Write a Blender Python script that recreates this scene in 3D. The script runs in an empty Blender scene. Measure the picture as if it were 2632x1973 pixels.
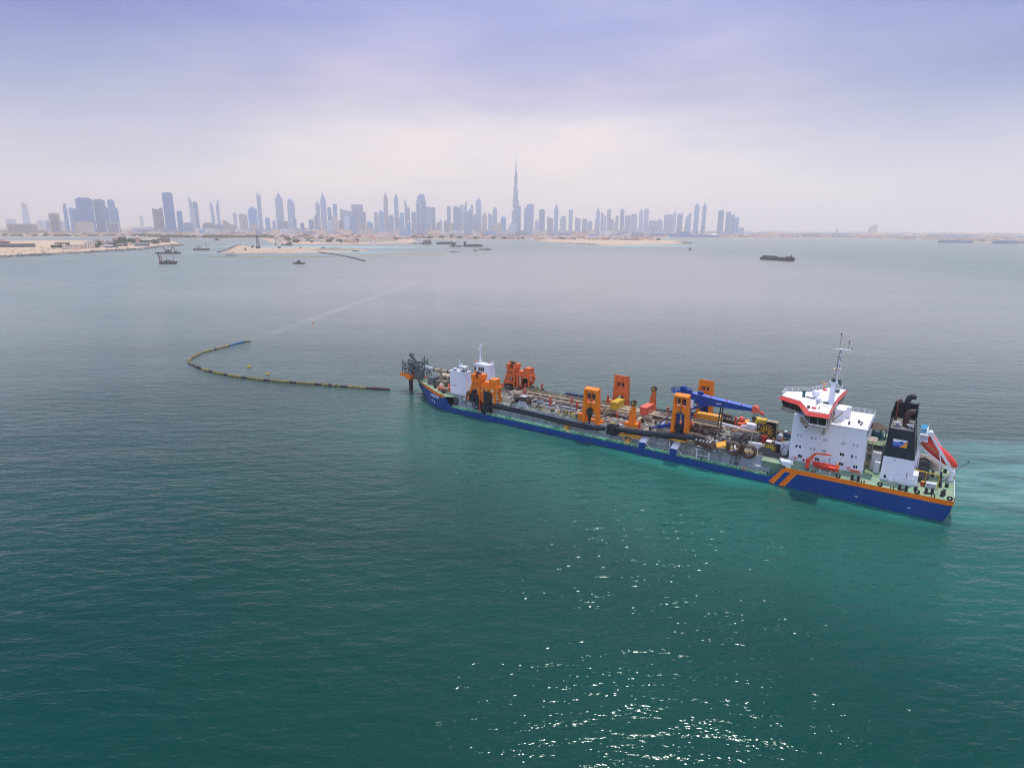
import bpy, bmesh, math, random
from mathutils import Vector, Matrix
random.seed(7)
S = bpy.context.scene
C = S.collection
RAD = math.radians
# ------------------------------------------------------------------ camera
cam = bpy.data.cameras.new('camera'); camo = bpy.data.objects.new('camera', cam); C.objects.link(camo)
cam.sensor_fit = 'HORIZONTAL'; cam.sensor_width = 36.0; cam.lens = 36.0 * 1600 / 2632
cam.clip_start = 0.5; cam.clip_end = 90000
PITCH = math.atan((986.5 - 583) / 1600); ROLL = RAD(0.4)
fw = Vector((0, math.cos(PITCH), -math.sin(PITCH))); rt = Vector((1, 0, 0)); up = rt.cross(fw)
cr, sr = math.cos(ROLL), math.sin(ROLL)
rt2 = rt * cr + up * sr; up2 = up * cr - rt * sr
M = Matrix((rt2, up2, -fw)).transposed().to_4x4(); M.translation = (0, 0, 68)
camo.matrix_world = M
S.camera = camo
S.view_settings.view_transform = 'Standard'; S.view_settings.look = 'None'
S.view_settings.exposure = 0.45; S.view_settings.gamma = 1.0; S.view_settings.use_curve_mapping = False
S.cycles.use_denoising = True; S.cycles.use_adaptive_sampling = False; S.cycles.filter_width = 1.0
S.cycles.max_bounces = 6; S.cycles.volume_bounces = 3; S.cycles.transparent_max_bounces = 6
S.cycles.sample_clamp_indirect = 4.0
# ------------------------------------------------------------------ sun and sky
SUN_EL, SUN_AZ = RAD(70), RAD(31)          # azimuth clockwise from +Y
sd = Vector((math.sin(SUN_AZ) * math.cos(SUN_EL), math.cos(SUN_AZ) * math.cos(SUN_EL), math.sin(SUN_EL)))
sun = bpy.data.lights.new('sun', 'SUN'); sun.energy = 2.4; sun.angle = RAD(0.6); sun.color = (1.0, 0.95, 0.88)
suno = bpy.data.objects.new('sun', sun); C.objects.link(suno)
suno.rotation_euler = (-sd).to_track_quat('-Z', 'Y').to_euler(); suno.location = (300, 400, 600)
W = bpy.data.worlds.new('World'); S.world = W; W.use_nodes = True
wt = W.node_tree; wt.nodes.clear(); N = wt.nodes.new; L = wt.links.new
out = N('ShaderNodeOutputWorld'); bg = N('ShaderNodeBackground'); bg.inputs[1].default_value = 1.0
sky = N('ShaderNodeTexSky'); sky.sky_type = 'NISHITA'; sky.sun_disc = False
sky.sun_elevation = SUN_EL; sky.sun_rotation = SUN_AZ; sky.dust_density = 4.0; sky.air_density = 1.0
skm = N('ShaderNodeMix'); skm.data_type = 'RGBA'; skm.blend_type = 'MULTIPLY'; skm.inputs[0].default_value = 1
skm.inputs[7].default_value = (0.10, 0.10, 0.10, 1)
L(sky.outputs[0], skm.inputs[6])
tc = N('ShaderNodeTexCoord'); sep = N('ShaderNodeSeparateXYZ'); L(tc.outputs['Generated'], sep.inputs[0])
ramp = N('ShaderNodeValToRGB'); L(sep.outputs[2], ramp.inputs[0])
cr_ = ramp.color_ramp
stops = [(0.0, (0.92, 0.79, 0.66)), (0.05, (0.93, 0.79, 0.66)), (0.12, (0.83, 0.70, 0.65)), (0.19, (0.54, 0.47, 0.58)), (0.27, (0.32, 0.325, 0.58)), (0.45, (0.50, 0.53, 0.70)), (1.0, (0.62, 0.64, 0.72))]
while len(cr_.elements) < len(stops): cr_.elements.new(0.5)
for e, (p, c) in zip(cr_.elements, stops): e.position = p; e.color = (*c, 1)
# thin cloud veil: soft patches, stretched along the horizon
mp = N('ShaderNodeMapping'); mp.inputs['Scale'].default_value = (1.6, 1.6, 7.0); L(tc.outputs['Generated'], mp.inputs[0])
nz = N('ShaderNodeTexNoise'); nz.inputs['Scale'].default_value = 1.7; nz.inputs['Detail'].default_value = 6; nz.inputs['Roughness'].default_value = 0.55
L(mp.outputs[0], nz.inputs[0])
mr = N('ShaderNodeMapRange'); mr.inputs[1].default_value = 0.38; mr.inputs[2].default_value = 0.64; L(nz.outputs[0], mr.inputs[0])
# the veil thins out away from the sun's side of the sky: darker, bluer to both sides
ax_ = N('ShaderNodeMath'); ax_.operation = 'ABSOLUTE'; L(sep.outputs[0], ax_.inputs[0])
side = N('ShaderNodeMapRange'); side.inputs[1].default_value = 0.10; side.inputs[2].default_value = 0.62; side.inputs[3].default_value = 0.0; side.inputs[4].default_value = 1.0
side.interpolation_type = 'SMOOTHSTEP'; L(ax_.outputs[0], side.inputs[0])
hz = N('ShaderNodeMapRange'); hz.inputs[1].default_value = 0.02; hz.inputs[2].default_value = 0.2; hz.inputs[3].default_value = 0.30; hz.inputs[4].default_value = 1.0; L(sep.outputs[2], hz.inputs[0])
sm = N('ShaderNodeMath'); sm.operation = 'MULTIPLY'; L(side.outputs[0], sm.inputs[0]); L(hz.outputs[0], sm.inputs[1])
dk = N('ShaderNodeMix'); dk.data_type = 'RGBA'; dk.blend_type = 'MULTIPLY'; L(sm.outputs[0], dk.inputs[0])
L(ramp.outputs[0], dk.inputs[6]); dk.inputs[7].default_value = (0.24, 0.42, 0.76, 1)
cl = N('ShaderNodeMix'); cl.data_type = 'RGBA'; cl.blend_type = 'MULTIPLY'
cf = N('ShaderNodeMath'); cf.operation = 'MULTIPLY'; cf.inputs[1].default_value = 0.75
inv = N('ShaderNodeMath'); inv.operation = 'SUBTRACT'; inv.inputs[0].default_value = 1; L(mr.outputs[0], inv.inputs[1]); L(inv.outputs[0], cf.inputs[0])
cf2 = N('ShaderNodeMath'); cf2.operation = 'MULTIPLY'; L(cf.outputs[0], cf2.inputs[0]); L(hz.outputs[0], cf2.inputs[1])
L(cf2.outputs[0], cl.inputs[0]); L(dk.outputs[2], cl.inputs[6]); cl.inputs[7].default_value = (0.42, 0.55, 0.85, 1)
mx = N('ShaderNodeMix'); mx.data_type = 'RGBA'; mx.inputs[0].default_value = 0.93
L(skm.outputs[2], mx.inputs[6]); L(cl.outputs[2], mx.inputs[7])
# unseen half of the sky behind the camera, brightened as added fill light
bk = N('ShaderNodeMapRange'); bk.inputs[1].default_value = 0.1; bk.inputs[2].default_value = -0.6; bk.inputs[3].default_value = 1.0; bk.inputs[4].default_value = 2.1; L(sep.outputs[1], bk.inputs[0])
bm_ = N('ShaderNodeVectorMath'); bm_.operation = 'SCALE'; L(mx.outputs[2], bm_.inputs[0]); L(bk.outputs[0], bm_.inputs[3])
L(bm_.outputs[0], bg.inputs[0]); L(bg.outputs[0], out.inputs[0])

# ------------------------------------------------------------------ helpers
def tag(o, label=None, cat=None, group=None, kind=None):
    if label: o['label'] = label
    if cat: o['category'] = cat
    if group: o['group'] = group
    if kind: o['kind'] = kind
    return o
def empty(name, loc=(0, 0, 0), rz=0.0, label=None, cat=None, group=None):
    o = bpy.data.objects.new(name, None); C.objects.link(o); o.location = loc; o.rotation_euler = (0, 0, rz); o.empty_display_size = 0.5
    return tag(o, label, cat, group)
class MB:
    def __init__(s): s.v = []; s.f = []; s.m = []
    def add(s, vs, fs, mi=0):
        b = len(s.v); s.v += [tuple(p) for p in vs]
        for f in fs: s.f.append([b + i for i in f]); s.m.append(mi)
        return s
    def box(s, x0, x1, y0, y1, z0, z1, mi=0):
        return s.add([(x0,y0,z0),(x1,y0,z0),(x1,y1,z0),(x0,y1,z0),(x0,y0,z1),(x1,y0,z1),(x1,y1,z1),(x0,y1,z1)],
            [(0,3,2,1),(4,5,6,7),(0,1,5,4),(1,2,6,5),(2,3,7,6),(3,0,4,7)], mi)
    def obox(s, c, d, rz=0, mi=0, ry=0):
        Rm = Matrix.Rotation(rz, 3, 'Z') @ Matrix.Rotation(ry, 3, 'Y'); b = MB().box(-d[0]/2, d[0]/2, -d[1]/2, d[1]/2, -d[2]/2, d[2]/2)
        return s.add([Rm @ Vector(p) + Vector(c) for p in b.v], b.f, mi)
    def beam(s, p, q, w, h=None, mi=0):
        h = h or w; p = Vector(p); q = Vector(q); d = (q - p); l = d.length
        if l < 1e-6: return s
        Q = d.to_track_quat('X', 'Z').to_matrix(); b = MB().box(0, l, -w/2, w/2, -h/2, h/2)
        return s.add([Q @ Vector(v) + p for v in b.v], b.f, mi)
    def cyl(s, p, q, r, r2=None, n=10, mi=0):
        r2 = r if r2 is None else r2; p = Vector(p); q = Vector(q); Q = (q - p).to_track_quat('Z', 'Y').to_matrix()
        vs = []
        for c, rr in ((p, r), (q, r2)):
            for k in range(n):
                a = 2 * math.pi * k / n; vs.append(Q @ Vector((rr * math.cos(a), rr * math.sin(a), 0)) + c)
        fs = [(k, (k+1) % n, n + (k+1) % n, n + k) for k in range(n)] + [tuple(range(n-1, -1, -1)), tuple(range(n, 2*n))]
        return s.add(vs, fs, mi)
    def tube(s, pts, r, n=8, mi=0):
        pts = [Vector(p) for p in pts]; m = len(pts); rs = r if isinstance(r, (list, tuple)) else [r] * m; vs = []; u = None
        for i in range(m):
            t = (pts[min(i+1, m-1)] - pts[max(i-1, 0)]).normalized()
            if u is None: u = t.orthogonal().normalized()
            u = (u - t * u.dot(t)).normalized(); w = t.cross(u)
            for k in range(n):
                a = 2 * math.pi * k / n; vs.append(pts[i] + (u * math.cos(a) + w * math.sin(a)) * rs[i])
        fs = [(i*n + k, i*n + (k+1) % n, (i+1)*n + (k+1) % n, (i+1)*n + k) for i in range(m-1) for k in range(n)]
        fs += [tuple(range(n-1, -1, -1)), tuple(range((m-1)*n, m*n))]
        return s.add(vs, fs, mi)
    def prism(s, poly, z0, z1, mi=0, top=None, mtop=None):
        n = len(poly); top = top or poly
        s.add([(x, y, z0) for x, y in poly] + [(x, y, z1) for x, y in top], [(k, (k+1) % n, n + (k+1) % n, n + k) for k in range(n)] + [tuple(range(n-1, -1, -1))], mi)
        return s.add([(x, y, z1) for x, y in top], [tuple(range(n))], mi if mtop is None else mtop)
    def xz(s, poly, y0, y1, mi=0):
        n = len(poly)
        return s.add([(x, y0, z) for x, z in poly] + [(x, y1, z) for x, z in poly], [(k, (k+1) % n, n + (k+1) % n, n + k) for k in range(n)] + [tuple(range(n-1, -1, -1)), tuple(range(n, 2*n))], mi)
    def lathe(s, prof, c=(0,0,0), n=12, mi=0, sx=1, sy=1):
        vs = [(c[0] + r*sx*math.cos(2*math.pi*k/n), c[1] + r*sy*math.sin(2*math.pi*k/n), c[2] + z) for r, z in prof for k in range(n)]; m = len(prof)
        fs = [(i*n + k, i*n + (k+1) % n, (i+1)*n + (k+1) % n, (i+1)*n + k) for i in range(m-1) for k in range(n)] + [tuple(range(n-1, -1, -1)), tuple(range((m-1)*n, m*n))]
        return s.add(vs, fs, mi)
    def ball(s, c, r, n=10, mi=0, sz=1):
        return s.lathe([(max(r*math.sin(math.pi*i/6), 0.01*r), -r*sz*math.cos(math.pi*i/6)) for i in range(7)], c, n, mi)
    def torus(s, c, R, r, axis='y', n=18, m=8, mi=0, flat=1.0):
        vs = []
        for i in range(n):
            a = 2*math.pi*i/n
            for j in range(m):
                b = 2*math.pi*j/m; q = R + r*math.cos(b); h = r*flat*math.sin(b); u, w = q*math.cos(a), q*math.sin(a)
                p = {'y': (u, h, w), 'x': (h, u, w), 'z': (u, w, h)}[axis]; vs.append((c[0]+p[0], c[1]+p[1], c[2]+p[2]))
        return s.add(vs, [(i*m+j, ((i+1)%n)*m+j, ((i+1)%n)*m+(j+1)%m, i*m+(j+1)%m) for i in range(n) for j in range(m)], mi)
    def rail(s, pts, h=1.0, step=2.0, r=0.035, mi=0, bars=2):
        for a, b in zip(pts[:-1], pts[1:]):
            a = Vector(a); b = Vector(b); l = (b-a).length; k = max(1, int(l/step))
            for i in range(k+1):
                p = a.lerp(b, i/k); s.beam(p, p + Vector((0,0,h)), 2*r, mi=mi)
            for j in range(bars):
                dz = Vector((0,0,h*(j+1)/bars)); s.beam(a+dz, b+dz, 2*r, mi=mi)
        return s
    def move(s, T):
        s.v = [tuple(T @ Vector(p)) for p in s.v]; return s
    def build(s, name, mats, parent=None, smooth=False, loc=None, rz=0.0):
        me = bpy.data.meshes.new(name); me.from_pydata(s.v, [], s.f)
        if not isinstance(mats, (list, tuple)): mats = [mats]
        for m in mats: me.materials.append(m)
        me.polygons.foreach_set('material_index', [min(i, len(mats)-1) for i in s.m])
        bm = bmesh.new(); bm.from_mesh(me); bmesh.ops.recalc_face_normals(bm, faces=bm.faces); bm.to_mesh(me); bm.free()
        if smooth: me.polygons.foreach_set('use_smooth', [True]*len(me.polygons)); me.set_sharp_from_angle(angle=RAD(40))
        me.update()
        o = bpy.data.objects.new(name, me); C.objects.link(o)
        if parent: o.parent = parent
        if loc is not None: o.location = loc
        o.rotation_euler = (0, 0, rz)
        return o
def split_parts(o):
    'separate loose boxes of one mesh into parts of their own, by shell'
    me = o.data; bm = bmesh.new(); bm.from_mesh(me); bm.verts.ensure_lookup_table(); seen = {}; comps = []
    for v in bm.verts:
        if v.index in seen: continue
        st = [v]; c = []; seen[v.index] = len(comps)
        while st:
            a = st.pop(); c.append(a)
            for e_ in a.link_edges:
                w = e_.other_vert(a)
                if w.index not in seen: seen[w.index] = len(comps); st.append(w)
        comps.append(c)
    res = [o]
    for k, c in enumerate(comps):
        mp = {v.index: i for i, v in enumerate(c)}; fs = {f for v in c for f in v.link_faces}
        m2 = bpy.data.meshes.new(me.name); m2.from_pydata([tuple(v.co) for v in c], [], [[mp[v.index] for v in f.verts] for f in fs]); [m2.materials.append(q) for q in me.materials]; m2.update()
        if k == 0: first = m2
        else:
            n_ = o.copy(); n_.data = m2; C.objects.link(n_); n_.parent = o.parent; res.append(n_)
    o.data = first; bm.free(); return res
def copy_tree(o, parent=None):
    c = o.copy(); C.objects.link(c)
    if parent is not None: c.parent = parent
    for ch in o.children: copy_tree(ch, c)
    return c

def mat(name, col, rough=0.5, metal=0.0, var=0.12, scale=0.6, dirt=None, damt=0.0, dscale=(0.5, 0.5, 0.12), bump=0.0, spec=0.5):
    m = bpy.data.materials.new(name); m.use_nodes = True; t = m.node_tree; b = t.nodes['Principled BSDF']
    b.inputs['Roughness'].default_value = rough; b.inputs['Metallic'].default_value = metal; b.inputs['Specular IOR Level'].default_value = spec
    tc = t.nodes.new('ShaderNodeTexCoord'); n = t.nodes.new('ShaderNodeTexNoise'); n.inputs['Scale'].default_value = scale; n.inputs['Detail'].default_value = 5
    t.links.new(tc.outputs['Object'], n.inputs[0])
    mr = t.nodes.new('ShaderNodeMapRange'); mr.inputs[1].default_value = 0.3; mr.inputs[2].default_value = 0.7; mr.inputs[3].default_value = 1-var; mr.inputs[4].default_value = 1+var
    t.links.new(n.outputs[0], mr.inputs[0])
    mu = t.nodes.new('ShaderNodeVectorMath'); mu.operation = 'SCALE'; mu.inputs[0].default_value = col; t.links.new(mr.outputs[0], mu.inputs[3])
    last = mu.outputs[0]
    if dirt:
        mp = t.nodes.new('ShaderNodeMapping'); mp.inputs['Scale'].default_value = dscale; t.links.new(tc.outputs['Object'], mp.inputs[0])
        n2 = t.nodes.new('ShaderNodeTexNoise'); n2.inputs['Scale'].default_value = 1.6; n2.inputs['Detail'].default_value = 7; n2.inputs['Roughness'].default_value = 0.7; t.links.new(mp.outputs[0], n2.inputs[0])
        r2 = t.nodes.new('ShaderNodeMapRange'); r2.inputs[1].default_value = 0.62 - 0.3*damt; r2.inputs[2].default_value = 0.74; r2.inputs[3].default_value = 0; r2.inputs[4].default_value = min(1, 0.5+damt); t.links.new(n2.outputs[0], r2.inputs[0])
        mi = t.nodes.new('ShaderNodeMix'); mi.data_type = 'RGBA'; t.links.new(r2.outputs[0], mi.inputs[0]); t.links.new(last, mi.inputs[6]); mi.inputs[7].default_value = (*dirt, 1); last = mi.outputs[2]
    t.links.new(last, b.inputs['Base Color'])
    if bump:
        bu = t.nodes.new('ShaderNodeBump'); bu.inputs['Strength'].default_value = 1; bu.inputs['Distance'].default_value = bump; t.links.new(n.outputs[0], bu.inputs['Height']); t.links.new(bu.outputs[0], b.inputs['Normal'])
    return m
RUST = (0.16, 0.06, 0.025)
M_blue = mat('hull_blue', (0.0, 0.045, 0.215), 0.42, var=0.10, scale=0.15, dirt=(0.05, 0.07, 0.15), damt=0.3, dscale=(0.3, 0.3, 0.08))
M_stripe = mat('stripe_orange', (0.92, 0.20, 0.0), 0.45, var=0.08, scale=0.2, dirt=(0.45, 0.10, 0.03), damt=0.3)
M_anti = mat('antifouling', (0.012, 0.02, 0.05), 0.5, var=0.3)
M_orange = mat('gantry_orange', (0.90, 0.215, 0.0), 0.45, var=0.10, scale=0.5, dirt=(0.40, 0.09, 0.02), damt=0.26, dscale=(0.8, 0.8, 0.15))
M_orange2 = mat('weathered_orange', (0.74, 0.14, 0.02), 0.5, var=0.2, scale=0.8, dirt=RUST, damt=0.4)
M_white = mat('ship_white', (0.80, 0.80, 0.81), 0.4, var=0.03, scale=0.3, dirt=(0.55, 0.45, 0.36), damt=0.16, dscale=(0.9, 0.9, 0.07))
M_coral = mat('coral_red', (0.85, 0.09, 0.055), 0.4, var=0.05, dirt=(0.6, 0.06, 0.04), damt=0.1)
M_deck = mat('deck_green', (0.19, 0.33, 0.19), 0.6, var=0.25, scale=0.25, dirt=(0.38, 0.33, 0.20), damt=0.5, dscale=(0.3, 0.3, 0.3))
M_side = mat('side_green', (0.015, 0.26, 0.12), 0.55, var=0.3, scale=0.4, dirt=(0.06, 0.11, 0.07), damt=0.4)
M_grey = mat('trunk_grey', (0.30, 0.34, 0.35), 0.5, var=0.15, scale=0.3, dirt=(0.38, 0.26, 0.13), damt=0.3, dscale=(0.5, 0.5, 0.07))
M_dgrey = mat('steel_grey', (0.075, 0.085, 0.09), 0.5, var=0.2, dirt=RUST, damt=0.3)
M_pipe = mat('worn_pipe', (0.26, 0.215, 0.17), 0.5, var=0.3, scale=0.5, dirt=(0.17, 0.09, 0.05), damt=0.75)
M_cream = mat('cream_steel', (0.44, 0.36, 0.23), 0.5, var=0.25, scale=0.6, dirt=(0.22, 0.13, 0.07), damt=0.55)
M_lpipe = mat('pale_grey_pipe', (0.44, 0.45, 0.47), 0.4, var=0.15, dirt=(0.25, 0.2, 0.17), damt=0.3)
M_brown = mat('rusty_brown', (0.065, 0.036, 0.024), 0.6, var=0.4, scale=0.7, dirt=(0.20, 0.11, 0.06), damt=0.4)
M_black = mat('black_steel', (0.012, 0.014, 0.02), 0.35, var=0.3, dirt=(0.06, 0.05, 0.045), damt=0.3)
M_funnel = mat('funnel_navy', (0.006, 0.016, 0.028), 0.35, var=0.15)
M_red = mat('red_paint', (0.50, 0.035, 0.025), 0.45, var=0.2, dirt=RUST, damt=0.3)
M_post = mat('post_red', (0.55, 0.075, 0.03), 0.5, var=0.2, dirt=RUST, damt=0.3)
M_yellow = mat('yellow_paint', (0.62, 0.40, 0.02), 0.45, var=0.12, dirt=(0.25, 0.15, 0.03), damt=0.3)
M_crane = mat('crane_blue', (0.0, 0.045, 0.24), 0.4, var=0.1, dirt=(0.02, 0.04, 0.12), damt=0.2)
M_glass = mat('dark_glass', (0.006, 0.009, 0.012), 0.08, var=0.1)
M_pglass = mat('blind_glass', (0.42, 0.44, 0.43), 0.25, var=0.25, scale=2.5)
M_rib = mat('rescue_orange', (0.80, 0.06, 0.03), 0.4, var=0.08)
M_olive = mat('olive_gear', (0.12, 0.125, 0.075), 0.6, var=0.35, dirt=RUST, damt=0.3)
M_bowgear = mat('bow_gear_grey', (0.10, 0.125, 0.135), 0.5, var=0.3, dirt=(0.2, 0.12, 0.07), damt=0.3)
M_tarp = mat('brown_tarpaulin', (0.27, 0.23, 0.19), 0.8, var=0.3, scale=0.8, bump=0.2)
M_thatch = mat('thatch_brown', (0.12, 0.085, 0.06), 0.85, var=0.3, scale=2)
M_teal = mat('teal_paint', (0.01, 0.20, 0.25), 0.5, var=0.2)
M_mud = mat('hopper_water', (0.10, 0.075, 0.045), 0.15, var=0.4, scale=0.3)
M_skin = mat('skin', (0.30, 0.17, 0.11), 0.5)
M_suit = mat('orange_coverall', (0.85, 0.22, 0.02), 0.7, var=0.15, scale=3)
M_navy = mat('container_navy', (0.02, 0.05, 0.10), 0.45, var=0.15, dirt=RUST, damt=0.1)
M_cred = mat('container_red', (0.72, 0.12, 0.06), 0.5, var=0.1, dirt=(0.4, 0.1, 0.06), damt=0.2)
M_cor = mat('container_orange', (0.80, 0.36, 0.04), 0.5, var=0.08)
# ------------------------------------------------------------------ water
def make_water():
    m = bpy.data.materials.new('sea_water'); m.use_nodes = True; t = m.node_tree; b = t.nodes['Principled BSDF']; n_ = t.nodes.new; l = t.links.new
    b.inputs['IOR'].default_value = 1.33; b.inputs['Specular Tint'].default_value = (0.88, 1.0, 0.96, 1); b.inputs['Specular IOR Level'].default_value = 0.38
    geo = n_('ShaderNodeNewGeometry')
    def noise(scale, vec=None, det=4, rough=0.55, st=(1, 1, 1), rot=0):
        mp = n_('ShaderNodeMapping'); mp.inputs['Scale'].default_value = st; mp.inputs['Rotation'].default_value = (0, 0, rot)
        l(vec or geo.outputs['Position'], mp.inputs[0]); n = n_('ShaderNodeTexNoise'); n.inputs['Scale'].default_value = scale; n.inputs['Detail'].default_value = det; n.inputs['Roughness'].default_value = rough
        l(mp.outputs[0], n.inputs[0]); return n.outputs[0]
    def math_(op, a, c=None, clamp=False):
        k = n_('ShaderNodeMath'); k.operation = op; k.use_clamp = clamp
        for i, q in enumerate((a, c)):
            if q is None: continue
            if isinstance(q, (int, float)): k.inputs[i].default_value = q
            else: l(q, k.inputs[i])
        return k.outputs[0]
    def rng(v, a, c, d=0, e=1):
        k = n_('ShaderNodeMapRange'); k.interpolation_type = 'SMOOTHSTEP'; l(v, k.inputs[0])
        for i, q in zip((1, 2, 3, 4), (a, c, d, e)): k.inputs[i].default_value = q
        return k.outputs[0]
    # ---- colour of the water body: deep teal, milky turquoise sediment round the dredger, pale shallows by the sandbars
    def blob(cx, cy, rx, ry, rot, wob=0.6, sc=0.03):
        mp = n_('ShaderNodeMapping'); mp.vector_type = 'TEXTURE'; mp.inputs['Location'].default_value = (cx, cy, 0); mp.inputs['Rotation'].default_value = (0, 0, rot); mp.inputs['Scale'].default_value = (rx, ry, 1e5)
        l(geo.outputs['Position'], mp.inputs[0]); ln = n_('ShaderNodeVectorMath'); ln.operation = 'LENGTH'; l(mp.outputs[0], ln.inputs[0])
        d = math_('ADD', ln.outputs['Value'], math_('MULTIPLY', math_('SUBTRACT', noise(sc, det=5, rough=0.6), 0.5), wob))
        return rng(d, 1.15, 0.35)
    A = RAD(145.2)
    sed = math_('MAXIMUM', blob(72, 168, 90, 20, A), math_('MULTIPLY', blob(5, 232, 75, 26, RAD(150)), 0.7))
    wash = blob(175, 172, 85, 34, RAD(12), 0.7, 0.02)
    patch = rng(noise(0.02, det=6, rough=0.6, st=(1, 1.6, 1)), 0.35, 0.68, 0.45, 1.0)
    sed = math_('MULTIPLY', sed, patch)
    wide = math_('MULTIPLY', blob(70, 165, 190, 75, A, 0.7, 0.012), 0.25)
    sed = math_('MAXIMUM', sed, wide)
    shal = math_('MAXIMUM', math_('MAXIMUM', blob(-560, 1660, 330, 70, RAD(14), 0.3, 0.01), blob(-640, 2080, 420, 150, RAD(10), 0.3, 0.006)), blob(500, 2480, 330, 110, RAD(20), 0.3, 0.006))
    plume = blob(-140, 580, 6, 250, RAD(-5), 1.6, 0.035)
    big = noise(0.004, det=4, rough=0.5, st=(1, 2.2, 1))
    def mix(f, a, c):
        k = n_('ShaderNodeMix'); k.data_type = 'RGBA'; l(f, k.inputs[0])
        for i, q in zip((6, 7), (a, c)):
            if isinstance(q, tuple): k.inputs[i].default_value = (*q, 1)
            else: l(q, k.inputs[i])
        return k.outputs[2]
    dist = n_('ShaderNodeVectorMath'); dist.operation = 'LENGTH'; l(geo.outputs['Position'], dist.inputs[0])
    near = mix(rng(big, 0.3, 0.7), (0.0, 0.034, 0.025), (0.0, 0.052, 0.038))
    far = mix(rng(big, 0.35, 0.65), (0.165, 0.205, 0.18), (0.20, 0.23, 0.205))       # grazing sky reflection painted into the far water's colour
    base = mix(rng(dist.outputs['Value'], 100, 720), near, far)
    base = mix(math_('MULTIPLY', blob(170, 1150, 620, 950, 0.0, 0.35, 0.004), 0.62), base, (0.34, 0.31, 0.275))   # middle of the bay brightened in the base colour
    base = mix(math_('MULTIPLY', plume, 0.32), base, (0.36, 0.36, 0.33))
    base = mix(math_('MULTIPLY', sed, 0.75), base, (0.03, 0.27, 0.19))
    base = mix(math_('MULTIPLY', math_('MULTIPLY', wash, rng(noise(0.05, det=7, rough=0.7, st=(0.35, 1.6, 1), rot=RAD(10)), 0.38, 0.62, 0.15, 1.0)), 0.7), base, (0.16, 0.36, 0.30))
    base = mix(math_('MULTIPLY', shal, 0.75), base, (0.30, 0.48, 0.44))
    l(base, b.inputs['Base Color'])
    l(rng(dist.outputs['Value'], 120, 1500, 0.14, 0.34), b.inputs['Roughness'])   # unresolved ripples far off
    # ---- waves: swell, wind chop and ripples; the wind lies across the view
    R_ = RAD(12)
    swell = noise(0.045, det=2, st=(0.35, 1, 1), rot=R_)
    chop = noise(0.30, det=3, rough=0.55, st=(0.40, 1, 1), rot=RAD(-16))
    rip = noise(2.1, det=1.5, rough=0.5, st=(0.6, 1, 1), rot=RAD(8))
    calm = rng(noise(0.008, det=3, st=(0.5, 1.4, 1)), 0.3, 0.7, 0.55, 1.15)
    h = math_('ADD', math_('MULTIPLY', swell, 0.9), math_('MULTIPLY', math_('ADD', math_('MULTIPLY', chop, 0.84), math_('MULTIPLY', rip, 0.11)), calm))
    bu = n_('ShaderNodeBump'); bu.inputs['Strength'].default_value = 1.0; bu.inputs['Distance'].default_value = 1.12; l(h, bu.inputs['Height']); l(bu.outputs[0], b.inputs['Normal'])
    return m
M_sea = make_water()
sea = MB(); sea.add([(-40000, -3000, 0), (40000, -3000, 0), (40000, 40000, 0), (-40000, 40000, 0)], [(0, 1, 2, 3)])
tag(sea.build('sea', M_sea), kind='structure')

# ------------------------------------------------------------------ land
M_sand = mat('pale_sand', (0.54, 0.39, 0.26), 0.9, var=0.15, scale=0.012, dirt=(0.42, 0.31, 0.22), damt=0.4, dscale=(0.02, 0.02, 0.02), spec=0.1)
M_isl = mat('dredged_sand', (0.52, 0.37, 0.25), 0.9, var=0.18, scale=0.02, dirt=(0.33, 0.26, 0.20), damt=0.5, dscale=(0.02, 0.05, 0.02), spec=0.1)
M_city = mat('city_ground', (0.36, 0.28, 0.22), 0.9, var=0.25, scale=0.006, dirt=(0.14, 0.15, 0.11), damt=0.6, dscale=(0.006, 0.012, 0.01), spec=0.1)
M_rock = mat('armour_rock', (0.23, 0.21, 0.18), 0.9, var=0.5, scale=0.35, dirt=(0.08, 0.08, 0.07), damt=0.6, dscale=(0.5, 0.5, 0.5), bump=1.5, spec=0.2)
from mathutils.geometry import tessellate_polygon
def poly_sheet(name, pts, z, m, skirt=0, skirt_m=None, sw=8, kind='structure'):
    bm = bmesh.new(); vs = [bm.verts.new((x, y, z)) for x, y in pts]; 
    for tri in tessellate_polygon([[Vector((x, y, 0)) for x, y in pts]]): bm.faces.new([vs[i] for i in tri])
    if skirt:
        n = len(pts); area = sum(pts[i][0]*pts[(i+1)%n][1]-pts[(i+1)%n][0]*pts[i][1] for i in range(n)); sg = 1 if area > 0 else -1
        outv = []
        for i in range(n):
            a = Vector(pts[i-1]); p = Vector(pts[i]); c = Vector(pts[(i+1) % n]); d = ((p-a).normalized() + (c-p).normalized()).normalized()
            w = sw * (0.8 + 0.4*random.random()); outv.append(bm.verts.new((p.x + sg*d.y*w, p.y - sg*d.x*w, -1.5)))
        for i in range(n):
            q = bm.faces.new((vs[i], vs[(i+1)%n], outv[(i+1)%n], outv[i])); q.material_index = 1
    bmesh.ops.recalc_face_normals(bm, faces=bm.faces)
    me = bpy.data.meshes.new(name); bm.to_mesh(me); bm.free(); me.materials.append(m); me.materials.append(skirt_m or m)
    if me.polygons[0].normal.z < 0: me.flip_normals()
    o = bpy.data.objects.new(name, me); C.objects.link(o); return tag(o, kind=kind)
def fray(pts, k=3, amp=6):
    r = []
    for a, b in zip(pts[:-1], pts[1:]):
        for i in range(k):
            t = i/k; j = 0 if i == 0 else amp; r.append((a[0]+(b[0]-a[0])*t + random.uniform(-j, j), a[1]+(b[1]-a[1])*t + random.uniform(-j, j)*0.6))
    r.append(pts[-1]); return r
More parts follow.
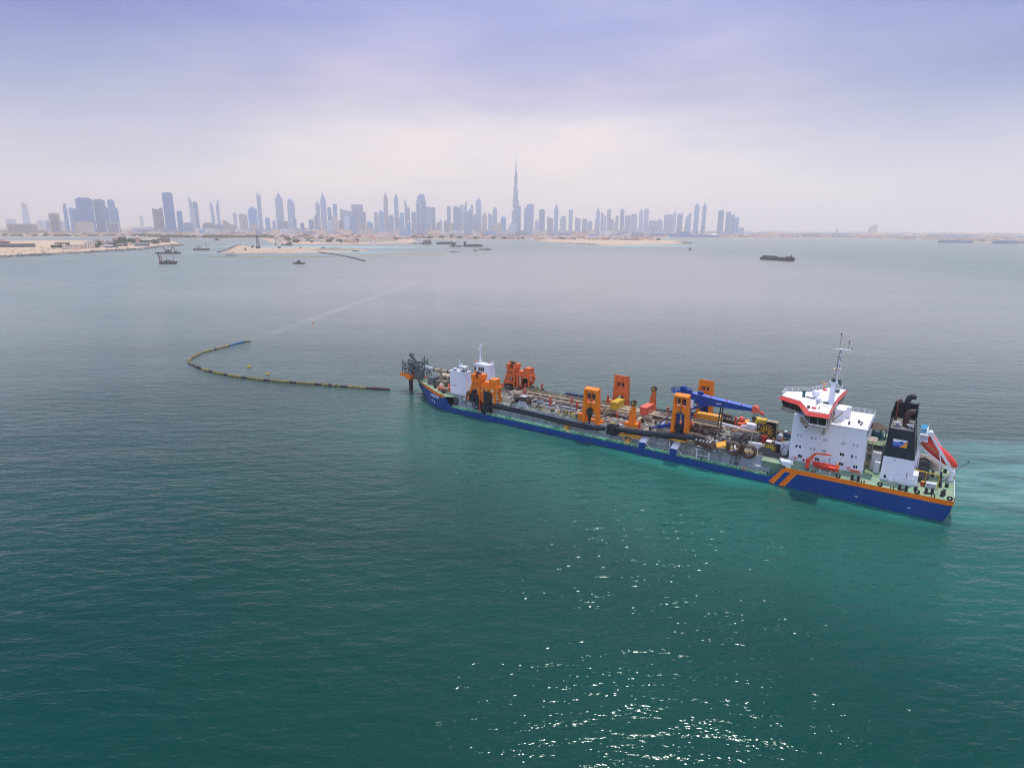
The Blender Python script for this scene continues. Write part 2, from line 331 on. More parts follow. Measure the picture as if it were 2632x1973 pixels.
COAST= [(-9000,3300),(-3983, 2946), (-3169, 3213), (-2664, 3317), (-2352, 3392), (-2263, 3649), (-1746, 3222), (-1540, 3247), (-1425, 3349), (-1365, 3494), (-905, 2450), (-805, 2363), (-631, 2382), (-464, 2540), (-388, 2531), (-460, 2921), (-530, 3521), (-356, 3473), (-219, 3414), (83, 3577), (181, 2960), (337, 2546), (513, 2619), (687, 2786), (749, 2771), (890, 3435), (830, 3673), (819, 4099), (1187, 4803), (1654, 4737), (2259, 4898), (2652, 5148), (2849, 4879), (2817, 4110), (2606, 3257), (2342, 2152), (2500, 2000), (9000, 2100)]
PEN= [(-1188, 1061), (-1044, 1290), (-1026, 1508), (-1027, 1760), (-1145, 2151), (-1111, 2136), (-1268, 2407), (-1473, 2717), (-1638, 2911), (-1632, 2628), (-1688, 2539), (-1826, 2430), (-2528, 2277)]
ISL= [(-731, 1595), (-686, 1579), (-607, 1604), (-509, 1660), (-445, 1739), (-409, 1787), (-445, 1876), (-536, 1926), (-666, 1952), (-756, 1915), (-812, 1958), (-935, 2180), (-909, 2096), (-845, 1914)]
cst = fray(COAST, 4, 14)
poly_sheet('coastal_plain', cst + [(39000, 2300), (39000, 39000), (-39000, 39000), (-39000, 3000)], 1.2, M_city, 1, M_sand, 16)
bsh = [(x, y + 1) for x, y in cst]; bm_ = MB()
for (x0, y0), (x1, y1) in zip(bsh[:-1], bsh[1:]):
    d = Vector((x1-x0, y1-y0)).normalized(); nn = Vector((-d.y, d.x)) * (46 if abs(d.x) > 0.5 else 30)
    bm_.add([(x0, y0, 1.5), (x1, y1, 1.5), (x1+nn.x, y1+nn.y, 1.5), (x0+nn.x, y0+nn.y, 1.5)], [(0, 1, 2, 3)])
for i in range(0, len(bm_.v)): bm_.v[i] = (*bm_.v[i][:2], 1.5 + 0.002 * (i//4 % 7))
tag(bm_.build('beach', M_sand), kind='structure')
# sandy spits carry bare sand, not city
poly_sheet('construction_sand', [(-1365, 3440), (-905, 2456), (-805, 2369), (-631, 2388), (-464, 2546), (-395, 2540), (-470, 2900), (-560, 3300), (-900, 3350)], 2.2, M_isl, 1, M_isl, 6)
poly_sheet('sand_spit', [(186, 2975), (340, 2554), (513, 2626), (680, 2792), (740, 2780), (870, 3400), (810, 3660), (400, 3560), (95, 3560)], 2.2, M_sand, 1, M_sand, 6)
poly_sheet('rock_peninsula', fray(PEN + [(-2528, 1061), (-1188, 1061)], 3, 5)[:-1], 4.6, M_sand, 1, M_rock, 10)
poly_sheet('sand_island', fray(ISL + [ISL[0]], 3, 4)[:-1], 2.2, M_isl, 1, M_isl, 9)
rk = MB()
for (a, b, hw) in ((ISL[0], ISL[13], 7), (ISL[13], ISL[12], 6), (ISL[12], ISL[11], 6), ((-1111, 2136), (-1085, 2010), 9), ((740, 2786), (830, 2990), 10), ((830, 2990), (800, 3200), 10), ((337, 2546), (200, 2900), 8), ((-395, 2545), (-330, 2500), 14)):
    for k in range(60):
        t_ = random.random(); p = (a[0]+(b[0]-a[0])*t_ + random.uniform(-hw, hw), a[1]+(b[1]-a[1])*t_ + random.uniform(-hw, hw)); r = random.uniform(2, 5)
        rk.ball((p[0], p[1], 0.8), r, 6, sz=0.8)
tag(rk.build('breakwater_rocks', M_rock), 'grey boulders heaped along the sand bars', 'rocks', kind='stuff')
rk = MB()
pen = PEN
for a, b in zip(pen[:-6], pen[1:-5]):
    l_ = (Vector(b)-Vector(a)).length
    for k in range(int(l_/2.6)):
        t_ = random.random(); w_ = random.uniform(-1, 9); d = (Vector(b)-Vector(a)).normalized()
        rk.ball((a[0]+(b[0]-a[0])*t_ + d.y*w_, a[1]+(b[1]-a[1])*t_ - d.x*w_, 4.6 - 0.55*max(w_, 0)), random.uniform(1.2, 2.6), 5, sz=0.7)
tag(rk.build('revetment_boulders', M_rock), 'grey rock armour sloping down from the sandy peninsula', 'rocks', kind='stuff')
# dunes and spoil heaps
M_spoil = mat('spoil_grey', (0.30, 0.25, 0.19), 0.9, var=0.3, scale=0.02, spec=0.1)
def heap(name, label, cx, cy, lx, ly, h, m, group=None):
    nx, ny = 24, 10; b = MB(); vs = []
    for j in range(ny+1):
        for i in range(nx+1):
            u, v = i/nx*2-1, j/ny*2-1; e = max(0, 1-u*u)*max(0, 1-v*v); vs.append((cx+u*lx/2, cy+v*ly/2, 1.9 + h*e**0.6*(0.75+0.5*random.random())))
    b.add(vs, [(j*(nx+1)+i, j*(nx+1)+i+1, (j+1)*(nx+1)+i+1, (j+1)*(nx+1)+i) for j in range(ny) for i in range(nx)])
    tag(b.build(name, m, smooth=True), kind='structure')
heap('spoil_mound', '', -490, 1770, 130, 60, 6, M_spoil); heap('spoil_mound', '', -580, 1790, 90, 40, 3.5, M_isl); heap('spoil_mound', '', -640, 2680, 330, 110, 15, M_spoil)
heap('spoil_mound', '', -860, 2760, 240, 100, 11, M_spoil); heap('spoil_mound', '', -520, 2570, 180, 50, 6, M_isl); heap('spoil_mound', '', 640, 2830, 160, 60, 4, M_sand)
# ------------------------------------------------------------------ air
M_haze = bpy.data.materials.new('haze_air'); M_haze.use_nodes = True; t = M_haze.node_tree; t.nodes.clear()
o_ = t.nodes.new('ShaderNodeOutputMaterial'); v_ = t.nodes.new('ShaderNodeVolumePrincipled'); t.links.new(v_.outputs[0], o_.inputs['Volume'])
HAZE_D = 0.000125
v_.inputs['Color'].default_value = (1.0, 0.94, 0.86, 1); v_.inputs['Density'].default_value = HAZE_D; v_.inputs['Anisotropy'].default_value = 0.35
hz_ = MB().box(-42000, 42000, -3200, 42000, -2.6, 860); tag(hz_.build('haze', M_haze), 'pale lilac haze over the bay and the city', 'haze', kind='stuff')
# ------------------------------------------------------------------ skyline
def facade(name, col, glass=(0.06, 0.10, 0.14), period=(9.0, 4.2), duty=0.55, rough=0.3):
    m = bpy.data.materials.new(name); m.use_nodes = True; t = m.node_tree; b = t.nodes['Principled BSDF']; b.inputs['Roughness'].default_value = rough
    tc = t.nodes.new('ShaderNodeTexCoord'); sp = t.nodes.new('ShaderNodeSeparateXYZ'); t.links.new(tc.outputs['Object'], sp.inputs[0])
    def stripe(src, per, d):
        a = t.nodes.new('ShaderNodeMath'); a.operation = 'DIVIDE'; a.inputs[1].default_value = per; t.links.new(src, a.inputs[0])
        f = t.nodes.new('ShaderNodeMath'); f.operation = 'FRACT'; t.links.new(a.outputs[0], f.inputs[0])
        g = t.nodes.new('ShaderNodeMath'); g.operation = 'LESS_THAN'; g.inputs[1].default_value = d; t.links.new(f.outputs[0], g.inputs[0]); return g.outputs[0]
    ad = t.nodes.new('ShaderNodeMath'); ad.operation = 'ADD'; t.links.new(sp.outputs[0], ad.inputs[0]); t.links.new(sp.outputs[1], ad.inputs[1])
    mu = t.nodes.new('ShaderNodeMath'); mu.operation = 'MULTIPLY'; t.links.new(stripe(ad.outputs[0], period[0], duty), mu.inputs[0]); t.links.new(stripe(sp.outputs[2], period[1], 0.7), mu.inputs[1])
    n = t.nodes.new('ShaderNodeTexNoise'); n.inputs['Scale'].default_value = 0.02; t.links.new(tc.outputs['Object'], n.inputs[0])
    mr = t.nodes.new('ShaderNodeMapRange'); mr.inputs[3].default_value = 0.55; mr.inputs[4].default_value = 1.45; oi = t.nodes.new('ShaderNodeObjectInfo'); av = t.nodes.new('ShaderNodeMath'); av.operation = 'ADD'; hv = t.nodes.new('ShaderNodeMath'); hv.operation = 'MULTIPLY'; hv.inputs[1].default_value = 0.5; t.links.new(n.outputs[0], av.inputs[0]); t.links.new(oi.outputs['Random'], av.inputs[1]); t.links.new(av.outputs[0], hv.inputs[0]); t.links.new(hv.outputs[0], mr.inputs[0])
    mi = t.nodes.new('ShaderNodeMix'); mi.data_type = 'RGBA'; t.links.new(mu.outputs[0], mi.inputs[0]); mi.inputs[6].default_value = (*col, 1); mi.inputs[7].default_value = (*glass, 1)
    v = t.nodes.new('ShaderNodeVectorMath'); v.operation = 'SCALE'; t.links.new(mi.outputs[2], v.inputs[0]); t.links.new(mr.outputs[0], v.inputs[3]); t.links.new(v.outputs[0], b.inputs['Base Color'])
    return m
FC = {'b': facade('facade_blue', (0.10, 0.32, 0.56), (0.06, 0.21, 0.38)), 'db': facade('facade_deep_blue', (0.04, 0.19, 0.42), (0.03, 0.14, 0.31)), 'g': facade('facade_grey', (0.20, 0.36, 0.54), (0.13, 0.25, 0.40), period=(13, 6)),
      'p': facade('facade_pale_glass', (0.48, 0.58, 0.66), (0.30, 0.42, 0.52)), 'pu': facade('facade_mauve', (0.27, 0.27, 0.38), period=(7, 4)), 'pale': facade('facade_pale', (0.50, 0.45, 0.40), (0.2, 0.2, 0.22), duty=0.4),
      'w': facade('facade_white', (0.62, 0.62, 0.60), (0.25, 0.28, 0.32), duty=0.4), 'beige': facade('facade_beige', (0.44, 0.35, 0.27), (0.16, 0.15, 0.14), duty=0.35)}
CN = {'b': 'blue glass', 'db': 'dark blue', 'g': 'hazy grey', 'p': 'pale glass', 'pu': 'mauve grey', 'pale': 'pale stone', 'w': 'white', 'beige': 'beige'}
def ngon(w, d, n, ph=0): return [(w/2*math.cos(2*math.pi*k/n+ph), d/2*math.sin(2*math.pi*k/n+ph)) for k in range(n)]
def rect(w, d, cx=0, cy=0): return [(cx-w/2, cy-d/2), (cx+w/2, cy-d/2), (cx+w/2, cy+d/2), (cx-w/2, cy+d/2)]
TD = {'f': 'flat-topped', 'rnd': 'dome-topped', 'd': 'low-domed', 'st': 'stepped-crown', 's': 'slant-roofed', 'peak': 'peak-crowned', 'spire': 'needle-spired', 'blade': 'curved-blade', 'bladel': 'left-pointed blade', 'blader': 'right-pointed blade', 'tp': 'tapering cone-like', 'slots': 'slotted wide', 'port': 'portal-framed', 'pod': 'white-framed low', 'c': 'scoop-topped', 'fork': 'fork-topped slender', 'domesp': 'domed and spired', 'fr': 'broad picture-frame'}
def tower(t, c, X, Y, w, h):
    m = FC[c]; d = min(max(w*0.8, 22), 55); rz = -math.atan2(X, Y) + random.uniform(-.08, .08)
    r = empty('skyscraper', (X, Y + d/2, 1.2), rz)
    def B(name, b, mm=m, sm=False): return b.build(name, mm, r, smooth=sm)
    k = h
    if t == 'f':
        s_ = random.random(); e = 5 + 4*s_
        B('shaft', MB().box(-w/2, w/2, -d/2, d/2, 0, k-e)); B('roof_block', MB().box(-w*0.36, w*0.36, -d*0.36, d*0.36, k-e, k))
        if k > 120 and random.random() < 0.5: B('podium', MB().box(-w*0.75, w*0.75, -d*0.5-9, -d*0.5-0.3, 0, 26), FC['pale'])
    elif t in ('rnd', 'd'):
        if t == 'rnd':
            B('shaft', MB().prism(ngon(w, d, 16), 0, k-w*0.25)); B('dome', MB().lathe([(w/2, k-w*0.25), (w*0.46, k-w*0.14), (w*0.33, k-w*0.04), (w*0.12, k)], n=16, sy=d/w), sm=True)
        else:
            B('shaft', MB().box(-w/2, w/2, -d/2, d/2, 0, k-w*0.45)); B('dome', MB().lathe([(w*0.45, k-w*0.45), (w*0.40, k-w*0.22), (w*0.24, k-w*0.06), (w*0.04, k)], n=14, sy=min(1, d/w)), sm=True)
    elif t == 'st':
        B('shaft', MB().box(-w/2, w/2, -d/2, d/2, 0, k*0.84)); B('crown', MB().box(-w*0.38, w*0.42, -d*0.4, d*0.4, k*0.84, k*0.94).box(-w*0.25, w*0.36, -d*0.3, d*0.3, k*0.94, k))
    elif t == 's':
        B('shaft', MB().xz([(-w/2, 0), (w/2, 0), (w/2, k*0.88), (-w/2, k)], -d/2, d/2))
    elif t in ('peak', 'spire', 'domesp'):
        q = {'peak': 0.86, 'spire': 0.78, 'domesp': 0.76}[t]
        B('shaft', MB().box(-w/2, w/2, -d/2, d/2, 0, k*q))
        if t == 'domesp': B('dome', MB().lathe([(w*0.46, k*q), (w*0.40, k*(q+.06)), (w*0.22, k*(q+.1)), (w*0.06, k*(q+.13))], n=12), sm=True); B('spire', MB().cyl((0,0,k*(q+.12)), (0,0,k), 2.2, 0.5, 6))
        else:
            z1 = k*(q + (1-q)*(0.62 if t == 'spire' else 0.7))
            B('crown', MB().prism(rect(w*0.8, d*0.8), k*q, k*q + (z1-k*q)*0.35, top=rect(w*0.62, d*0.62)).prism(rect(w*0.6, d*0.6), k*q + (z1-k*q)*0.35, z1, top=rect(w*0.1, d*0.1)))
            B('spire', MB().cyl((0,0,z1-3), (0,0,k), 2.6, 0.6, 6))
    elif t in ('blade', 'bladel', 'blader'):
        pts = [(-w/2, 0), (w/2, 0), (w/2, k*0.66), (w*0.42, k*0.76), (w*0.2, k*0.86), (-w*0.1, k*0.94), (-w*0.44, k), (-w/2, k*0.97)]
        if t == 'blader': pts = [(-x, z) for x, z in pts][::-1]
        B('shaft', MB().xz(pts, -d/2, d/2))
    elif t == 'tp':
        w2 = w*1.75
        B('shaft', MB().prism(ngon(w2, w2, 12), 0, k*0.82, top=ngon(w*1.05, w*1.05, 12))); B('crown', MB().xz([(-w*0.5, k*0.82), (w*0.5, k*0.82), (w*0.5, k*0.93), (-w*0.5, k)], -w*0.32, w*0.32), FC['pale'])
    elif t == 'slots':
        B('shaft', MB().box(-w/2, w/2, -d/2, d/2, 0, k)); f = MB()
        for i in range(9): x = -w*0.4 + i*w*0.1; f.box(x-w*0.022, x+w*0.022, -d/2-0.6, -d/2-0.02, k*0.30, k*0.88)
        B('window_slots', f, FC['pu']); B('wing', MB().box(-w*0.8, -w*0.5-0.1, -d*0.7, d*0.4, 0, k*0.4)); B('wing', MB().box(w*0.5+0.1, w*0.85, -d*0.7, d*0.4, 0, k*0.45))
    elif t == 'port':
        e = w*0.16; B('frame', MB().box(-w/2, -w/2+e, -d/2, d/2, 0, k-e).box(w/2-e, w/2, -d/2, d/2, 0, k-e).box(-w/2, w/2, -d/2, d/2, k-e, k))
        B('glazing', MB().box(-w/2+e+.05, w/2-e-.05, -d/2+1.5, d/2-1.5, 0, k-e-.05), FC['b' if c == 'w' else 'pu']); B('crown', MB().lathe([(w*.3, k+.05), (w*.22, k+5), (w*.05, k+8)], n=8))
    elif t == 'pod':
        B('frame', MB().box(-w/2, -w*0.44, -d/2, d/2, 0, k-5).box(w*0.44, w/2, -d/2, d/2, 0, k-5).box(-w/2, w/2, -d/2, d/2, k-5, k), FC['w']); B('glazing', MB().box(-w*0.43, w*0.43, -d/2+2, d/2-2, 0, k-5.1), FC['pu'])
    elif t == 'c':
        B('shaft', MB().xz([(-w/2, 0), (w/2, 0), (w/2, k*0.95), (w*0.3, k), (w*0.2, k*0.95), (0, k*0.92), (-w*0.25, k*0.93), (-w*0.45, k*0.965), (-w/2, k*0.94)], -d/2, d/2)); B('podium', MB().box(-w*0.58, w*0.58, -d/2-8, -d/2-.2, 0, 32), FC['pu'])
    elif t == 'fork':
        B('shaft', MB().box(-w*0.5, w*0.5, -d/2, d/2, 0, k*0.91)); B('crown', MB().box(-w*0.5, -w*0.36, -d*.3, d*.3, k*.91, k*.985).box(-w*0.1, w*0.05, -d*.3, d*.3, k*.91, k).box(w*0.34, w*0.48, -d*.3, d*.3, k*.91, k*.96))
    elif t == 'fr':
        B('frame', MB().box(-w/2, -w*0.32, -d/2, d/2, 0, k*0.86).box(w*0.32, w/2, -d/2, d/2, 0, k*0.86).box(-w/2, w/2, -d/2, d/2, k*0.86, k)); B('glazing', MB().box(-w*0.315, w*0.315, -d/2+3, d/2-3, 0, k*0.855), FC['b'])
    return r
TOWERS=[('f','g',-5887,7500,99,116),
('slots','beige',-2930,3800,141,64),
('tp','p',-3946,5200,36,231),
('d','g',-5541,7500,76,114),
('f','b',-3995,5500,42,95),
('port','beige',-2798,3900,56,126),
('f','g',-4936,7000,71,95),
('st','b',-3202,4600,24,207),
('rnd','b',-3085,4500,49,179),
('f','db',-2937,4400,97,240),
('f','pale',-2757,4100,103,80),
('f','db',-2896,4500,66,233),
('f','b',-2908,4600,21,182),
('f','b',-2872,4600,44,235),
('pod','pale',-2575,4100,67,76),
('f','b',-2901,4700,28,182),
('f','g',-4921,8500,40,176),
('c','pu',-2551,4600,66,185),
('f','db',-2413,4500,64,282),
('rnd','b',-2441,4700,37,165),
('f','g',-2493,4900,62,81),
('blade','p',-2646,5300,31,291),
('f','p',-2593,5200,40,190),
('f','b',-2663,5400,36,253),
('f','pu',-2391,5000,72,82),
('bladel','g',-2710,5800,28,273),
('blader','g',-2659,5800,27,290),
('f','g',-2398,5200,66,71),
('f','pale',-2160,4800,33,100),
('s','g',-2178,4900,20,90),
('f','pale',-2068,4700,39,71),
('f','p',-2684,6200,31,182),
('rnd','pale',-2192,5200,65,161),
('peak','b',-2031,5000,66,215),
('f','pale',-1863,4600,52,79),
('fork','g',-2323,5900,35,362),
('f','b',-2030,5300,37,126),
('f','b',-1976,5300,23,103),
('spire','g',-2180,6000,67,390),
('rnd','b',-1823,5000,31,117),
('f','pu',-1846,5200,41,100),
('domesp','g',-2038,5900,64,347),
('f','p',-1728,5000,25,120),
('f','b',-1702,5000,25,119),
('f','db',-1678,5100,29,87),
('rnd','b',-1638,5200,39,117),
('f','b',-1660,5400,24,149),
('peak','g',-1790,5900,38,295),
('spire','g',-1768,6000,51,391),
('f','b',-1570,5500,32,218),
('f','p',-1344,4700,34,105),
('f','w',-1306,4700,40,136),
('rnd','b',-1521,5500,34,247),
('f','pu',-1398,5200,36,109),
('s','g',-1572,6000,90,220),
('f','p',-1297,5000,38,146),
('f','g',-1560,6200,43,203),
('f','b',-1274,5100,50,143),
('fr','g',-1526,6300,110,266),
('f','g',-1304,5600,40,185),
('f','pale',-1072,4600,34,90),
('d','g',-1097,4900,49,104),
('d','g',-1300,6100,41,199),
('d','b',-1169,5700,43,204),
('spire','pu',-1264,6400,41,419),
('st','g',-1121,5900,48,166),
('peak','b',-1124,6200,40,379),
('f','g',-1011,5600,40,143),
('f','b',-1004,5800,38,183),
('blade','g',-1046,6300,29,317),
('rnd','g',-965,5900,34,234),
('port','w',-736,4500,32,95),
('f','g',-912,5900,46,194),
('port','w',-780,5300,38,254),
('st','b',-844,5900,86,349),
('f','g',-781,5900,47,240),
('rnd','b',-733,5900,38,237),
('f','g',-726,6200,31,103),
('spire','g',-746,6600,33,144),
('f','pu',-585,5600,42,116),
('f','g',-630,6300,35,257),
('d','pale',-474,4900,40,100),
('f','b',-529,5900,40,246),
('f','b',-510,6100,28,243),
('f','g',-542,6800,34,289),
('blader','g',-506,6800,36,330),
('peak','b',-437,6000,45,226),
('peak','b',-401,6000,41,235),
('f','g',-447,7000,28,299),
('f','g',-371,6300,43,181),
('peak','g',-345,6400,56,358),
('spire','pale',-268,6000,45,211),
('s','g',-215,6100,40,193),
('f','pale',-159,5200,43,83),
('peak','g',-181,6400,41,270),
('f','pale',-113,5200,43,96),
('d','b',-91,6000,48,163),
('f','p',-7,5000,57,85),
('f','g',10,6200,62,120),
('f','b',57,6300,35,264),
('st','b',121,6200,34,248),
('f','b',166,6300,68,284),
('spire','g',244,6600,39,155),
('f','b',265,5900,51,224),
('s','g',357,6200,56,164),
('spire','b',408,6100,40,299),
('st','g',545,7000,66,181),
('rnd','g',564,6300,37,237),
('s','g',627,6200,52,162),
('f','g',690,6200,45,149),
('f','g',742,6200,48,126),
('f','g',852,6600,25,149),
('spire','g',831,6300,37,273),
('f','g',926,6700,27,216),
('f','g',943,6600,26,183),
('f','g',1028,6900,41,256),
('f','g',978,6400,51,149),
('f','g',1047,6600,21,118),
('f','g',1083,6700,31,188),
('rnd','b',1085,6400,40,246),
('f','g',1122,6300,50,186),
('st','g',1220,6500,77,199),
('spire','g',1352,6800,42,283),
('f','g',1428,6900,50,262),
('f','g',1414,6500,77,140),
('d','g',1462,6400,66,153),
('f','g',1647,6800,91,204),
('peak','g',1781,7100,34,262),
('rnd','g',1663,6400,55,209),
('blader','g',1719,6300,56,215),
('peak','b',1825,6400,48,319),
('peak','b',1898,6400,37,320),
('rnd','b',2037,6300,54,241),
('f','b',2143,6400,47,226),
('f','b',2188,6400,36,199),
('f','b',2229,6400,43,172),
('f','g',2427,6800,56,75),
('f','w',2480,4900,9,72),
('blader','g',5058,9000,107,133),]
ANCH = []
# the tallest tower, with its Y-shaped stack of setbacks
def supertall():
    r = empty('skyscraper', (24, 6500, 1.2), 0, 'the tallest tower by far, a stepped needle rising over the middle of the skyline', 'skyscraper', 'towers of the hazy skyline')
    m = FC['g']; prof = [(0, 130, -43, 36), (130, 255, -38, 33), (255, 333, -31, 27), (333, 472, -21, 23), (472, 587, -12, 18), (587, 602, -10, 10)]
    for i, (z0, z1, a, b_) in enumerate(prof):
        bb = MB(); w = (b_-a)
        bb.prism(ngon(w*0.62, w*0.62, 10), z0, z1 + 8*(i < 5)); 
        for k in range(3):
            an = RAD(90 + 120*k); L_ = w*(0.5 if k == 0 else 0.53); zz = z1 - (z1-z0)*0.28*((k+i) % 3)/2
            bb.obox((math.cos(an)*L_*0.5, math.sin(an)*L_*0.5, (z0+zz)/2), (L_, w*0.26, zz-z0), an)
        bb.build('tier', m, r)
    MB().cyl((0, 0, 600), (0, 0, 700), 6.5, 3.2, 8).build('upper_shaft', m, r); MB().cyl((0, 0, 699), (0, 0, 795), 2.6, 0.9, 6).build('spire', m, r)
supertall()
lm = {}
def wording(i):
    t, c, X, Y, w, h = TOWERS[i]
    sz = 'tall' if h > 230 else ('mid-height' if h > 140 else 'low'); wd = 'slim ' if w < 45 else ('wide ' if w > 80 else '')
    return f"{sz} {wd}{CN[c]} {TD[t]} tower"
special = [i for i, q in enumerate(TOWERS) if q[0] in ('tp', 'slots', 'c', 'fork', 'domesp', 'pod', 'fr')]
SP = {'tp': 'cone-like tapering tower', 'slots': 'slotted beige block', 'c': 'scoop-topped mauve tower', 'fork': 'fork-topped slender tower', 'domesp': 'domed spired tower', 'pod': 'white-framed low block', 'fr': 'broad frame-shaped tower'}
seq = sorted([(q[2]/q[3], i) for i, q in enumerate(TOWERS)] + [(24/6500, -1)])
order = [i for _, i in seq]; ORD = ['next', 'second', 'third', 'fourth', 'fifth', 'sixth', 'seventh', 'eighth', 'ninth', 'tenth', 'eleventh', 'twelfth', 'thirteenth', 'fourteenth', 'fifteenth', 'sixteenth', 'seventeenth', 'eighteenth', 'nineteenth', 'twentieth']
extra = {}
for pos, i in enumerate(order):
    if i >= 0 and TOWERS[i][0] in ('peak', 'spire') and TOWERS[i][5] > 330 and 'twin' not in extra.values(): pass
anchors = {order.index(i): SP[TOWERS[i][0]] for i in special}; anchors[order.index(-1)] = 'tallest needle tower'
for pos, i in enumerate(order):
    if i < 0: continue
    t, c, X, Y, w, h = TOWERS[i]; r = tower(t, c, X, Y, w, h)
    if i in special: lab = wording(i) + ' in the hazy skyline'
    elif t == 'port' and c == 'beige': lab = 'beige tower with a dark glazed centre, nearest tower at far left'
    elif Y == 9000: lab = 'faint leaning sail-shaped tower on the far right horizon'
    elif (t, c, w) == ('f', 'w', w) and X > 1500: lab = 'thin white chimney standing alone on the right-hand shore'
    elif order.index(i) == len(order)-1: lab = wording(i) + ' closing the skyline'
    else:
        a = min(anchors, key=lambda q: (abs(q-pos), q)); n = abs(pos-a); side = 'right' if pos > a else 'left'
        if n <= 20: lab = f"{wording(i)}, {ORD[n-1]} to the {side} of the {anchors[a]}"
        else: lab = f"{wording(i)}, number {len(order)-2-pos} from the right end"
    lab = lab.replace('dome-topped tower, ', 'dome-topped tower, ')
    tag(r, lab, 'skyscraper', 'towers of the hazy skyline')

# ------------------------------------------------------------------ low-rise shore district
M_w1 = mat('villa_cream', (0.74, 0.50, 0.33), 0.8, var=0.1, scale=0.05); M_w2 = mat('villa_white', (0.78, 0.70, 0.62), 0.8, var=0.1, scale=0.05); M_w3 = mat('villa_pink', (0.62, 0.36, 0.24), 0.8, var=0.1, scale=0.05)
M_roof = mat('tile_roof', (0.36, 0.17, 0.11), 0.8, var=0.2, scale=0.1); M_flat = mat('flat_roof', (0.50, 0.44, 0.38), 0.8, var=0.2, scale=0.1); M_win = mat('window_dark', (0.05, 0.055, 0.065), 0.2)
def winrows(b, w, d, h, mi, fl=3.2, step=3.4):
    z = 1.2
    while z + 1.4 < h:
        x = -w/2 + 1.6
        while x + 1.4 < w/2: b.box(x, x+1.5, -d/2-0.12, -d/2-0.01, z, z+1.4, mi); x += step
        z += fl
def villa(kind, w=20, d=16):
    b = MB(); w1 = (M_w1, M_w2, M_w3)[kind % 3]
    if kind < 3:
        b.box(-w/2, w/2, -d/2, d/2, 0, 7).prism(rect(w+2, d+2), 7, 7.3, 1).prism(rect(w+2, d+2), 7.3, 10, 1, top=rect(w*.4, d*.2)); b.box(-w*.25, w*.15, -d/2-3, -d/2, 0, 6.4)
    else:
        b.box(-w/2, w/2, -d/2, d/2, 0, 7.2).box(-w*.3, w*.35, -d*.3, d*.4, 7.2, 10.4).box(-w/2-.4, w/2+.4, -d/2-.4, d/2+.4, 7.2, 7.7, 1)
    winrows(b, w, d, 7, 2)
    return b, [w1, M_roof if kind < 3 else M_flat, M_win]
M_leaf = mat('tree_foliage', (0.035, 0.06, 0.028), 0.85, var=0.5, scale=0.15); M_trunk = mat('tree_trunk', (0.12, 0.09, 0.06), 0.9)
def crown_mb(r, h, n, seed):
    rnd = random.Random(seed); b = MB()
    for k in range(n+6):
        a = rnd.uniform(0, 6.28); rr = r*math.sqrt(rnd.random())*0.75; z = h*(0.45 + 0.5*rnd.random()); q = r*rnd.uniform(.28, .5)
        p = Vector((rr*math.cos(a), rr*math.sin(a), z))
        for j in range(9):
            u = Vector((rnd.gauss(0, 1), rnd.gauss(0, 1), rnd.gauss(0, .7))).normalized(); c_ = p + u*q*rnd.uniform(.5, 1); s1 = u.orthogonal().normalized()*q*.55; s2 = u.cross(s1).normalized()*q*.55
            b.add([c_-s1-s2, c_+s1-s2, c_+s1+s2, c_-s1+s2], [(0, 1, 2, 3)])
    return b
def make_tree(r, h, seed):
    e = empty('shore_tree'); crown_mb(r, h, 16, seed).build('crown', M_leaf, e); MB().cyl((0, 0, 0), (0, 0, h*.6), .5, .25, 6).build('trunk', M_trunk, e); return e
def coast_y(x):
    best = None
    for (a, b) in zip(COAST[:-1], COAST[1:]):
        if (a[0]-x)*(b[0]-x) <= 0 and abs(a[0]-b[0]) > 1:
            y = a[1] + (b[1]-a[1])*(x-a[0])/(b[0]-a[0]); best = y if best is None else max(best, y)
    return best or 3300
VN = ['cream villa with tiled roof', 'white villa with tiled roof', 'pinkish villa with tiled roof', 'cream flat-roofed villa', 'white flat-roofed villa']
zones = [(-2900, -2350, 'at the left end of the shore'), (-2350, -1350, 'on the shore behind the moored barges'), (-1350, -400, 'behind the sand island'), (-400, 700, 'on the shore beneath the tallest tower'), (700, 2600, 'on the far right shore')]
protos = []
for k in range(5): b, ms = villa(k); protos.append(b.build('villa', ms))
used = [False]*5
def put_villa(x, y, k, z=1.2, sc=1.0):
    zn = next((q for q in zones if q[0] <= x*3300/max(y, 1) < q[1]), zones[-1] if x > 0 else zones[0])
    o = protos[k] if not used[k] else protos[k].copy()
    if used[k]: C.objects.link(o)
    used[k] = True; o.location = (x, y, z); o.rotation_euler = (0, 0, random.uniform(-.6, .6)); o.scale = (sc*random.uniform(.85, 1.3), sc*random.uniform(.85, 1.2), sc*random.uniform(.8, 1.25))
    tag(o, f"small {VN[k]} {zn[2]}", 'villa', f"{VN[k]}s {zn[2]}")
rnd = random.Random(3)
nv = 0; row = 0
while nv < 270:
    x = rnd.uniform(-2750, 2700); cy = coast_y(x); y = cy + 60 + abs(rnd.gauss(0, 1))*420
    if abs(x)/y > 0.86 or (150 < x < 900 and y < 3450): continue
    put_villa(x, y, rnd.choice((0, 0, 1, 2, 3, 3, 4)), sc=1.35); nv += 1
trees = [make_tree(8, 9, 11), make_tree(11, 11, 12), make_tree(6.5, 10, 13)]
for tr in trees[:]: pass
tn = ['broad', 'large spreading', 'small']; tu = [False]*3; nt = 0
